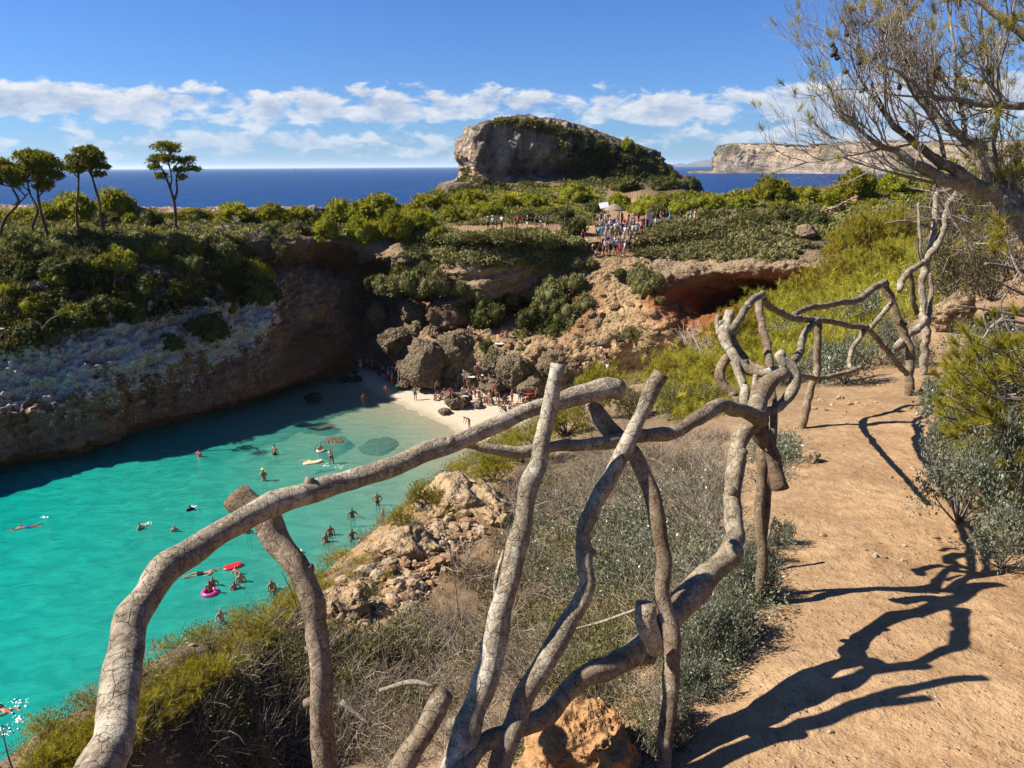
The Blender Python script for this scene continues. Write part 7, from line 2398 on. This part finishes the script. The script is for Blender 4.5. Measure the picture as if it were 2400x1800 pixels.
def row(people, place, group, bvh=None, z=None):
    people = sorted(people, key=lambda q: q[0])
    for i, q in enumerate(people):
        u, v, ps, wear = q[:4]
        w_, say = outfit(wear)
        p = hit(u, v, bvh or BVH_FAR)
        verb = {'stand': 'standing', 'hips': 'hands on hips', 'photo': 'taking a photo', 'walk': 'walking', 'sit': 'sitting', 'bend': 'bending over', 'wave': 'arms spread', 'lie': 'lying down', 'prone': 'swimming'}[ps]
        lb = phrase(say, '%s, %s %s' % (verb, ORD[i], place))
        person(p + A3(0, 0, 0.0), ps, w_, lb, rz=q[4] if len(q) > 4 else pr.uniform(-1.5, 1.5), group=group)


CROWD = 'people waiting above the gully'
row([(1405, 602, 'stand', 'shorts black', 0.5), (1414, 602, 'stand', 'shirt khaki,shorts black'), (1421, 603, 'photo', 'shirt grey,shorts red', 0.0), (1430, 600, 'stand', 'shirt black,shorts black'), (1441, 602, 'walk', 'shirt black,shorts red', 0.3), (1453, 602, 'stand', 'shirt pink,shorts red', 0.0), (1463, 600, 'stand', 'shirt white,shorts khaki'), (1396, 600, 'sit', 'shirt white,shorts black', 0.6)],
    'in front row at gully edge', CROWD)
row([(1432, 583, 'stand', 'shirt white,shorts grey', 0.2), (1440, 585, 'walk', 'shirt white,trousers black'), (1450, 582, 'stand', 'shirt grey,shorts navy'), (1461, 578, 'stand', 'shirt white,shorts teal,hat white', 0.0), (1470, 580, 'bend', 'shirt cream,shorts green'), (1424, 585, 'stand', 'shirt navy,shorts grey'), (1412, 587, 'stand', 'shirt grey,shorts black'), (1478, 576, 'stand', 'shirt white,shorts teal')],
    'in second crowd row', CROWD)
row([(1402, 560, 'stand', 'shirt lightblue,trousers black', 2.6), (1410, 561, 'stand', 'dress turquoise', 2.9), (1420, 560, 'stand', 'shirt grey,trousers grey'), (1428, 566, 'stand', 'shirt khaki,shorts khaki'), (1435, 560, 'stand', 'bikini_top black,shorts khaki', 0.3), (1444, 562, 'wave', 'shirt cream,shorts khaki', 0.2), (1453, 562, 'stand', 'shirt grey,shorts black', 0.0), (1464, 560, 'stand', 'shirt white,shorts grey'), (1472, 560, 'stand', 'shirt white,shorts khaki'), (1482, 558, 'walk', 'shirt cream,shorts white'), (1491, 556, 'stand', 'shirt white,shorts lightblue', 0.0)],
    'in middle crowd row', CROWD)
row([(1405, 540, 'stand', 'shirt grey,shorts navy'), (1413, 542, 'stand', 'shirt white,shorts black'), (1421, 541, 'photo', 'shirt black,shorts grey'), (1429, 543, 'stand', 'shirt white,shorts khaki,hat cream'), (1438, 541, 'stand', 'shirt navy,trousers navy', 0.0), (1447, 542, 'stand', 'shirt white,shorts grey'), (1462, 541, 'stand', 'shirt red,trousers white', 0.0), (1470, 543, 'stand', 'shirt pink,shorts white'), (1478, 540, 'stand', 'shirt white,shorts grey'), (1486, 542, 'walk', 'shirt cream,shorts khaki'), (1493, 539, 'stand', 'shirt red,shorts white'), (1501, 541, 'stand', 'shirt red,shorts black', 0.0), (1508, 540, 'stand', 'shirt pink,shorts navy', 0.2), (1516, 541, 'stand', 'shirt red,trousers black')],
    'in back row by notice board', CROWD)
row([(1392, 527, 'stand', 'shorts khaki', 0.4), (1400, 528, 'stand', 'shirt khaki,shorts black'), (1409, 526, 'stand', 'shirt navy,trousers black'), (1418, 527, 'stand', 'shirt white,shorts khaki'), (1426, 527, 'stand', 'shirt black,shorts black'), (1447, 528, 'stand', 'shirt white,trousers black'), (1458, 526, 'stand', 'shirt black,trousers black'), (1473, 527, 'stand', 'shirt black,shorts red'), (1484, 526, 'stand', 'shirt white,shorts white'), (1496, 525, 'stand', 'shirt red,shorts black')],
    'in rearmost row by shelter', CROWD)
row([(1398, 552, 'stand', 'shirt black,shorts khaki'), (1407, 551, 'stand', 'shirt white,shorts navy'), (1416, 550, 'walk', 'shirt grey,shorts white'), (1424, 552, 'stand', 'shirt lightblue,shorts black'), (1432, 550, 'stand', 'shirt black,shorts white'), (1440, 551, 'stand', 'shirt cream,trousers grey'), (1449, 550, 'stand', 'shirt white,shorts black'), (1458, 552, 'stand', 'shirt navy,shorts khaki'), (1467, 550, 'walk', 'shirt pink,shorts grey'), (1476, 550, 'stand', 'shirt white,shorts navy'), (1485, 549, 'stand', 'shirt black,shorts teal'), (1494, 548, 'stand', 'shirt grey,shorts white'), (1502, 549, 'stand', 'shirt white,shorts red')],
    'in fourth crowd row', CROWD)
row([(1418, 594, 'stand', 'shirt white,shorts black'), (1427, 592, 'stand', 'shirt khaki,shorts navy'), (1436, 594, 'walk', 'shirt lightblue,shorts black'), (1447, 592, 'stand', 'shirt white,shorts pink'), (1457, 591, 'stand', 'shirt black,shorts teal'), (1467, 590, 'stand', 'shirt cream,shorts khaki'), (1474, 588, 'stand', 'shirt grey,shorts black')],
    'just behind the front row', CROWD)
row([(1357, 586, 'stand', 'shirt grey,shorts khaki'), (1369, 594, 'stand', 'shirt white,trousers black', 2.8), (1366, 570, 'stand', 'shirt red,shorts black'), (1388, 596, 'bend', 'shirt white,shorts black'), (1376, 588, 'walk', 'shirt white,shorts navy')], 'on steps left of crowd', CROWD)
WALK = 'people walking the plateau path'
row([(1144, 540, 'stand', 'shirt white,shorts black,hat white'), (1155, 539, 'walk', 'shirt lightblue,shorts black,hat white'), (1163, 540, 'stand', 'shirt black,shorts black'), (1176, 537, 'stand', 'shirt white,trousers black'), (1208, 540, 'walk', 'shirt black,shorts khaki'), (1213, 538, 'walk', 'shirt red,shorts black'), (1236, 539, 'walk', 'shirt black,shorts white,hat white'), (1257, 534, 'stand', 'shorts black'), (1265, 535, 'sit', 'shorts lightblue,hat white'), (1283, 533, 'walk', 'shirt black,trousers black')],
    'on path left of crowd', WALK)
row([(1537, 530, 'walk', 'shirt black,trousers white'), (1547, 526, 'walk', 'shirt khaki,shorts black'), (1553, 527, 'walk', 'shirt black,shorts khaki'), (1570, 522, 'walk', 'dress turquoise,hat cream'), (1595, 520, 'walk', 'shirt navy,shorts black'), (1619, 522, 'walk', 'shirt white,trousers white'), (1627, 523, 'walk', 'shorts cream')], 'on path right of crowd', WALK)

# beach
BT = 'people on the beach'
bv_, bt_ = [V_all, Vb], [np.concatenate([FQ[:, [0, 1, 2]], FQ[:, [0, 2, 3]]]), np.concatenate([Qb[:, [0, 1, 2]], Qb[:, [0, 2, 3]]]) + len(V_all)]
nb_ = len(V_all) + len(Vb)
for b_ in BOULDER_TOP.values():
    bv_.append(np.array(b_[0]) + b_[4])
    bt_.append(b_[5] + nb_)
    nb_ += len(b_[4])
B_ALL = BVHTree.FromPolygons(np.concatenate(bv_).tolist(), np.concatenate(bt_).tolist())


def beach(u, v, ps, wear, where, rz=0.0, hair='hair', z=None, skin=None):
    w_, say = outfit(wear)
    p = hit(u, v, B_ALL) if z is None else PZ(u, v, z)
    verb = {'stand': 'standing', 'hips': 'hands on hips', 'photo': 'lifting a camera', 'walk': 'walking', 'sit': 'sitting', 'bend': 'bending over', 'wave': 'arms spread', 'lie': 'lying'}[ps]
    person(p, ps, w_, phrase(say, '%s %s' % (verb, where)), rz, group=BT, hair=hair, skin=skin)


for q in [
    (781, 874, 'stand', 'shirt cream,shorts black', 'leftmost in the shade under the cliff'), (795, 872, 'stand', 'shorts khaki', 'second from left in the shade under the cliff'), (809, 868, 'stand', 'shirt white,trousers black', 'third from left in the shade under the cliff'),
    (833, 858, 'stand', 'shirt white,trousers navy', 'farthest back in the cove shade'), (846, 870, 'photo', 'shirt lightblue,shorts white', 'in the middle of the shaded group'), (862, 870, 'stand', 'shirt green,shorts black', 'in the shaded group'), (874, 870, 'stand', 'shirt grey,shorts lightblue', 'right in the shaded group'),
    (885, 872, 'stand', 'shirt black,shorts black', 'at the right end of the shaded group'), (895, 878, 'stand', 'shorts black', 'where shade meets sun on the sand', 0.4), (903, 872, 'bend', 'shorts khaki', 'by the mossy boulder'), (911, 888, 'stand', 'shirt grey,shorts white', 'by the first sunny stretch of sand'),
    (921, 892, 'stand', 'shirt white,shorts grey,hat cream', 'before the mossy boulder'), (914, 907, 'stand', 'shirt black,shorts black', 'at the sunny sand corner'), (921, 909, 'stand', 'bikini_top black,briefs black', 'beside the dark one at the sunny corner'), (930, 893, 'stand', 'shorts brown', 'left of the largest boulder', 0.4), (937, 896, 'walk', 'shorts teal', 'close to the largest boulder'),
    (955, 905, 'sit', 'bikini_top pink,briefs pink', 'against the largest boulder'), (906, 936, 'hips', 'bikini_top red,briefs red', 'facing the wet sand', 0.0), (974, 938, 'stand', 'shirt cream,shorts purple', 'in the tree shadow on the sand', 0.5),
    (1083, 960, 'hips', 'bikini_top brown,briefs brown', 'alone on the dry sand', 2.9),
    (1018, 938, 'sit', 'briefs black', 'with legs out left of the low dark boulder', 0.9), (1032, 936, 'sit', 'bikini_top red,briefs red', 'on the left of the low dark boulder', 0.9), (1025, 928, 'stand', 'shorts black', 'behind the pair left of the low boulder'),
    (1063, 908, 'stand', 'shorts black', 'under the broad tan boulder', 0.3), (1076, 906, 'stand', 'shirt grey,shorts khaki', 'beside the one under the broad boulder'), (1112, 880, 'bend', 'shorts green', 'between the boulders', 0.6), (1120, 892, 'sit', 'bikini_top pink,briefs white', 'in the gap between the boulders', 0.3),
    (1095, 903, 'sit', 'shorts white', 'below the rock shelf', 0.4), (1130, 897, 'sit', 'shorts black,hat white', 'at the foot of the upright boulder'), (1060, 925, 'sit', 'shorts navy', 'above the low dark boulder'), (1050, 930, 'sit', 'bikini_top black,briefs black', 'near the low dark boulder'), (1088, 922, 'sit', 'shirt white,shorts white', 'on the crusty rocks among towels'),
    (1114, 932, 'bend', 'briefs black', 'over the crusty rocks', 1.2), (1128, 942, 'sit', 'briefs navy', 'left of the trio at the crusty rock', -0.3), (1136, 943, 'sit', 'bikini_top black,briefs black', 'in the middle of the trio at the crusty rock', 0.2), (1143, 942, 'sit', 'shorts brown', 'right of the trio at the crusty rock', 0.0),
    (1152, 940, 'bend', 'briefs red', 'beside the red and white towel', -0.8), (1160, 918, 'sit', 'shirt pink,shorts white', 'under the angular boulder'), (1178, 946, 'sit', 'bikini_top black,briefs black', 'on the sand right of the trio', 0.9), (1193, 958, 'sit', 'shorts blue', 'near the rail crossing', 0.8), (1203, 962, 'sit', 'bikini_top red,briefs red', 'beside the blue-shorted one', 0.6),
    (1186, 965, 'sit', 'shirt black,shorts black', 'low in front of the blue-shorted one'), (1239, 938, 'stand', 'shirt white,shorts white', 'by the dark boulder'), (1248, 946, 'sit', 'shorts grey', 'right of the dark boulder'), (1232, 952, 'sit', 'briefs brown', 'below the dark boulder'), (1226, 955, 'bend', 'shorts brown', 'below the dark boulder'),
    (1258, 945, 'stand', 'shorts black', 'just left of the straight pole'), (1320, 965, 'sit', 'briefs pink', 'right of the straight pole'), (1332, 968, 'sit', 'bikini_top teal,briefs teal', 'right of the straight pole'), (1345, 962, 'sit', 'shorts navy', 'in the rock hollow right of the pole'),
    (1157, 1040, 'stand', 'briefs white', 'on the wet sand under the long rail', 0.3), (1100, 1003, 'bend', 'bikini_top black,briefs black', 'at the waterline above the rail'),
    (1102, 778, 'sit', 'shirt white,shorts lightblue', 'in the shade of the mound'), (1086, 786, 'sit', 'shirt grey,shorts black', 'on the ledge under the mound'), (1010, 790, 'stand', 'shorts brown', 'under the overgrown mound', 0.5), (1018, 788, 'sit', 'shorts khaki', 'under the overgrown mound'),
    (1177, 790, 'sit', 'briefs black', 'on the sandy terrace above the boulders', 0.4), (1187, 791, 'sit', 'bikini_top red,briefs red', 'on the sandy terrace above the boulders', 0.2),
    (1408, 850, 'walk', 'shorts white,hat white', 'down the foot of the dirt stairs', 2.8), (1421, 858, 'walk', 'shirt black,shorts black', 'down the foot of the dirt stairs', 0.3), (1430, 872, 'walk', 'shirt grey,shorts black', 'below the dirt stairs', 0.0), (1422, 885, 'stand', 'shirt white,shorts white', 'at the bottom of the dirt stairs'), (1446, 815, 'stand', 'shirt black,shorts black', 'halfway up the dirt stairs'),
    (1383, 882, 'sit', 'briefs pink', 'beside the long boulder end'), (1574, 850, 'stand', 'shorts brown', 'left before the shaded cave'), (1586, 866, 'sit', 'briefs red', 'before the shaded cave'), (1594, 868, 'sit', 'bikini_top pink,briefs pink', 'before the shaded cave'), (1606, 838, 'stand', 'shirt black,shorts black', 'by the dead bush at the cave')]:
    beach(*q[:5], **({'rz': q[5]} if len(q) > 5 else {'rz': float(pr.uniform(-1.2, 1.2))}))
extra_ = np.random.RandomState(123)
cols_ = ['black', 'navy', 'red', 'teal', 'pink', 'brown', 'grey', 'blue', 'khaki', 'white']
spots_ = [(888, 880), (898, 886), (906, 892), (918, 884), (926, 900), (934, 886), (942, 908), (1040, 926), (1056, 936), (1070, 914), (1082, 912), (1092, 912), (1100, 922), (1106, 938), (1112, 918), (1122, 932), (1146, 950), (1156, 948), (1166, 942), (1170, 952), (1184, 940), (1200, 948), (1210, 958), (1218, 942), (1222, 930)]
for i, (u, v) in enumerate(spots_):
    c_ = cols_[i % 10]
    beach(u, v, ['sit', 'stand', 'sit', 'bend', 'sit'][i % 5], ('bikini_top %s,briefs %s' % (c_, c_)) if i % 3 == 0 else ('shorts %s' % c_ if i % 3 == 1 else 'shirt %s,shorts %s' % (cols_[(i + 4) % 10], c_)),
          ('by the largest boulder, %s of that knot' if i < 7 else 'on the crowded rocks, %s there') % ORD[i if i < 7 else i - 7], rz=float(extra_.uniform(-1.5, 1.5)))
pz_ = PZ(854, 956, -0.12)
person(pz_, 'hips', [('bikini_top', 'black'), ('briefs', 'black')], 'person in dark bikini with hands on hips ankle-deep at the water edge', 0.1, group=BT)

# towels on the rocks
M_TOW = {k_: CM[k_] for k_ in ('white', 'red', 'lightblue', 'cream', 'green', 'pink')}
for i, (u, v, w, c_, lb) in enumerate([(1207, 788, 26, 'white', 'white towel on the sandy terrace'), (1172, 805, 26, 'white', 'pale towel below the couple on the terrace'), (1092, 928, 22, 'white', 'white towel on the crusty rock'), (1158, 928, 26, 'red', 'red towel spread on the rock'), (1166, 933, 18, 'white', 'white cloth beside the red towel'),
                                       (1241, 922, 24, 'red', 'red towel held over the dark boulder'), (1130, 885, 22, 'cream', 'cream towel between the boulders'), (936, 905, 20, 'green', 'green bag at the foot of the largest boulder'), (1215, 948, 30, 'cream', 'cream beach mat by the dark boulder'), (1104, 884, 18, 'white', 'white towel in the rock gap'), (1060, 915, 16, 'lightblue', 'light blue towel by the broad boulder')]):
    p = hit(u, v, B_ALL)
    s = mpp(p)
    r_ = np.random.RandomState(i)
    gxy = np.stack(np.meshgrid(np.linspace(-1, 1, 9), np.linspace(-1, 1, 7), indexing='ij'), -1).reshape(-1, 2)
    V = np.concatenate([gxy * np.array([w * s / 2, w * s / 2 * 0.75]), (0.08 + 0.06 * perlin(np.concatenate([gxy * 1.7, np.full((63, 1), i * 3.3)], 1)))[:, None]], 1)
    V2 = V - np.array([0, 0, 0.02])
    Qt = grid_faces(9, 7)
    o = link('towel' if 'bag' not in lb else 'bag', make_mesh('towel', np.concatenate([V, V2]), np.concatenate([Qt, Qt[:, ::-1] + 63]), True, None, M_TOW[c_]), None, lb, 'towel' if 'bag' not in lb else 'bag', loc=p + A3(0, 0, -0.02))
    o.rotation_euler = (0, 0, r_.uniform(0, 3))

# ------------------------------------------------------------------ swimmers
SW = 'people in the cove water'
M_SPLASH = plain_mat('foam', (0.7, 0.74, 0.74), 0.6, 0.3, 0.05, 3)


def swimmer(u, v, depth_frac, ps, wear, where, rz=0.0, roll=None, hair='hair', skin=None):
    """v: pixel row of the waterline at the body; depth_frac: share of the height under water"""
    w_, say = outfit(wear)
    p = PZ(u, v, 0.0)
    if ps == 'prone':
        p[2] = 0.0
    else:
        p[2] = -1.7 * depth_frac
    verb = {'prone': 'swimming', 'stand': 'in the water', 'hips': 'with hands on hips in the water', 'wave': 'with arms out in the water', 'photo': 'with raised hands in the water', 'walk': 'wading', 'sit': 'floating'}[ps]
    return person(p, ps, w_, phrase(say, '%s %s' % (verb, where)), rz, size=1.1, group=SW, hair=hair, skin=skin)


for q in [
    (467, 1070, 0.70, 'stand', 'shirt pink,shorts black', 'alone in the dark shaded water', 2.9), (645, 1066, 0.50, 'stand', 'shorts black', 'with back turned left of the brown slab', 3.0), (777, 1086, 0.22, 'walk', 'shirt white,briefs black', 'below the brown slab', 0.8), (619, 1126, 0.55, 'photo', 'bikini_top white,briefs white,hat yellow', 'above the arching rail', 0.2),
    (446, 1196, 0.80, 'wave', 'shirt black,shorts black', 'upper left of the broken post top', 0.8), (328, 1240, 0.80, 'wave', 'shorts black', 'left of the middle of the cove', 1.5), (410, 1246, 0.74, 'stand', 'shorts navy', 'just left of the arching rail', 0.3), (582, 1250, 0.80, 'wave', 'shorts brown', 'half hidden by the arching rail', 0.3),
    (885, 1184, 0.42, 'hips', 'bikini_top black,briefs black', 'upper right in bathing group', 0.1), (826, 1212, 0.68, 'wave', 'shorts red', 'upper left in bathing group', 0.3), (898, 1216, 0.48, 'stand', 'briefs white', 'in the bathing group centre', 1.4), (938, 1216, 0.50, 'stand', 'shorts brown', 'rightmost of the bathing group', 1.6),
    (775, 1254, 0.60, 'stand', 'shorts brown', 'left behind in the couple', 0.4), (765, 1270, 0.66, 'wave', 'briefs red', 'left front in the couple', 0.6), (826, 1262, 0.66, 'wave', 'briefs navy', 'left of the trio by the cliff foot', 0.8), (847, 1278, 0.68, 'stand', 'shorts black', 'front of the trio by the cliff foot', 0.2), (868, 1262, 0.64, 'wave', 'shorts grey', 'behind the trio by the cliff foot', 0.2),
    (888, 1275, 0.60, 'stand', 'shorts pink', 'right of the trio by the cliff foot', 0.4), (500, 1372, 0.66, 'wave', 'bikini_top black,briefs black', 'behind the pink ring', 0.4), (494, 1390, 0.60, 'stand', 'briefs black', 'inside the pink ring', 0.1), (554, 1345, 0.70, 'wave', 'shorts black', 'holding the red float', -0.3), (565, 1364, 0.70, 'stand', 'shorts navy', 'below the red float', 0.4),
    (550, 1380, 0.72, 'wave', 'briefs brown', 'front below the red float', 0.9), (638, 1382, 0.62, 'stand', 'shorts black', 'left of the pair by the post', 0.8), (646, 1398, 0.64, 'wave', 'bikini_top black,briefs black', 'right of the pair by the post', 0.2), (520, 1460, 0.55, 'wave', 'shorts blue', 'near the lower rim', 0.7),
    (751, 1056, 0.72, 'stand', 'shorts grey', 'inside the pale ring', 0.2), (829, 1298, 0.72, 'stand', 'shirt black,shorts black', 'inside the yellow ring', 0.4)]:
    swimmer(*q[:6], rz=q[6])
swimmer(60, 1236, 0, 'prone', 'shorts blue', 'with fins at the left edge', rz=-1.25 + math.pi / 2 * 0 + 0.0)
for u, v, w_, lb, a in [(480, 1503, 'shorts white', 'stretched out near the lower rim', -1.35 + math.pi), (475, 1344, 'shorts black', 'left of the pink ring', -1.2 + math.pi), (800, 1302, 'briefs brown', 'towards the yellow ring', -1.0), (4, 1662, 'shorts black', 'splashing at the lower left edge', 1.2), (728, 1083, 'shorts yellow', 'lying on the pale lilo', 1.2)]:
    swimmer(u, v, 0, 'prone', w_, lb, rz=a)


def ring(u, v, w, col, lb, tube_r=0.13):
    p = PZ(u, v, 0.06)
    s = mpp(p)
    R = w * s / 2 - tube_r
    a = np.arange(28) / 28 * 2 * np.pi
    b = np.arange(12) / 12 * 2 * np.pi
    G = np.stack([np.outer(np.cos(a), R + tube_r * np.cos(b)), np.outer(np.sin(a), R + tube_r * np.cos(b)), np.outer(np.ones(28), tube_r * np.sin(b))], -1)
    i = np.arange(28 * 12).reshape(28, 12)
    i = np.concatenate([i, i[:1]], 0)
    i = np.concatenate([i, i[:, :1]], 1)
    Q = np.stack([i[:-1, :-1], i[1:, :-1], i[1:, 1:], i[:-1, 1:]], -1).reshape(-1, 4)
    link('swim_ring', make_mesh('swim_ring', G.reshape(-1, 3), Q, True, None, col), None, lb, 'swim ring', 'swim rings in the cove', loc=p)


M_PINKR = plain_mat('pink_vinyl', (0.50, 0.03, 0.22), 0.3, 0.5, 0.05)
M_YELR = plain_mat('yellow_vinyl', (0.50, 0.46, 0.02), 0.3, 0.5, 0.05)
M_REDR = plain_mat('red_vinyl', (0.48, 0.012, 0.015), 0.3, 0.5, 0.05)
M_PALER = plain_mat('pale_vinyl', (0.50, 0.40, 0.28), 0.3, 0.5, 0.05)
ring(492, 1388, 40, M_PINKR, 'pink swim ring with a bather inside')
ring(827, 1296, 30, M_YELR, 'yellow swim ring near the cliff foot')
ring(751, 1056, 20, M_PALER, 'pale swim ring right of the brown slab', 0.1)


def lilo(u, v, L, Wd, col, lb, rz, name='lilo'):
    p = PZ(u, v, 0.04)
    n, m_ = 24, 12
    tt_ = np.linspace(-1, 1, n)
    b = np.arange(m_) / m_ * 2 * np.pi
    w_ = Wd / 2 * np.sqrt(np.clip(1 - np.abs(tt_) ** 3.5, 0.02, 1))
    G = np.stack([np.outer(tt_ * L / 2, np.ones(m_)), np.outer(w_, np.cos(b)), np.outer(0.11 * np.sqrt(np.clip(1 - tt_ ** 6, 0.02, 1)), np.sin(b)) * (1 + 0.15 * np.cos(tt_ * 22))[:, None] + (0.14 * np.clip(tt_, 0, 1) ** 2)[:, None]], -1)
    i = np.arange(n * m_).reshape(n, m_)
    i = np.concatenate([i, i[:, :1]], 1)
    Q = np.stack([i[:-1, :-1], i[1:, :-1], i[1:, 1:], i[:-1, 1:]], -1).reshape(-1, 4)
    c0, c1 = n * m_, n * m_ + 1
    V = np.concatenate([G.reshape(-1, 3), [(-L / 2, 0, 0), (L / 2, 0, 0.14)]])
    T = np.concatenate([np.stack([np.full(m_, c0), i[0, 1:], i[0, :-1]], 1), np.stack([np.full(m_, c1), i[-1, :-1], i[-1, 1:]], 1)])
    o = link(name, make_mesh(name, V, [Q, T], True, None, col), None, lb, 'inflatable', loc=p)
    o.rotation_euler = (0, 0, rz)


lilo(545, 1328, 1.15, 0.7, M_REDR, 'red inflatable float held above the swimmers', 0.5)
lilo(733, 1084, 1.7, 0.65, M_PALER, 'pale yellow lilo below the brown slab', 0.35)
lilo(701, 1296, 0.5, 0.35, M_YELR, 'small yellow float beside the dark post', 0.9)
# dark fins of the snorkeller and little splashes
for i, (u, v, sc_) in enumerate([(105, 1213, 0.25), (88, 1536, 0.0), (440, 1500, 0.45), (20, 1660, 0.8), (45, 1650, 0.6), (40, 1690, 0.3), (8, 1715, 0.5), (345, 1228, 0.4), (455, 1188, 0.25), (792, 1095, 0.5), (762, 1092, 0.4), (510, 1500, 0.3)]):
    if not sc_:
        continue
    r_ = np.random.RandomState(i)
    mb_ = MB()
    Vi, Ti = ico(1)
    for _ in range(26):
        o_ = r_.normal(size=3) * np.array([0.5, 0.4, 0.06]) * sc_
        mb_.add(Vi * r_.uniform(0.015, 0.05) * np.array([1.6, 1.2, 0.5]) + o_ + A3(0, 0, 0.02), None, Ti)
    p = PZ(u, v, 0.0)
    me = mb_.mesh('splash', M_SPLASH)
    link('splash', me, None, 'small white splash of foam on the water', 'splash', 'splashes round the swimmers', kind='stuff', loc=p)
# ------------------------------------------------------------------ the air
HX, HY0, HY1, HZ0, HZ1 = 61000.0, -3100.0, 91000.0, -5.0, 175.0
V = np.array([(-HX, HY0, HZ0), (HX, HY0, HZ0), (HX, HY1, HZ0), (-HX, HY1, HZ0), (-HX, HY0, HZ1), (HX, HY0, HZ1), (HX, HY1, HZ1), (-HX, HY1, HZ1)])
Q = np.array([(0, 3, 2, 1), (4, 5, 6, 7), (0, 1, 5, 4), (1, 2, 6, 5), (2, 3, 7, 6), (3, 0, 4, 7)])
m, k = new_mat('sea_air')
vol = k.n('ShaderNodeVolumePrincipled', {'Color': (0.72, 0.86, 1.0, 1), 'Density': 3.0e-5, 'Anisotropy': 0.2})
om = k.n('ShaderNodeOutputMaterial')
k.link(vol.outputs[0], om.inputs['Volume'])
hz_ = link('haze', make_mesh('haze', V, Q, False, None, m), None, 'faint blue sea haze over the whole view', 'haze', kind='stuff')
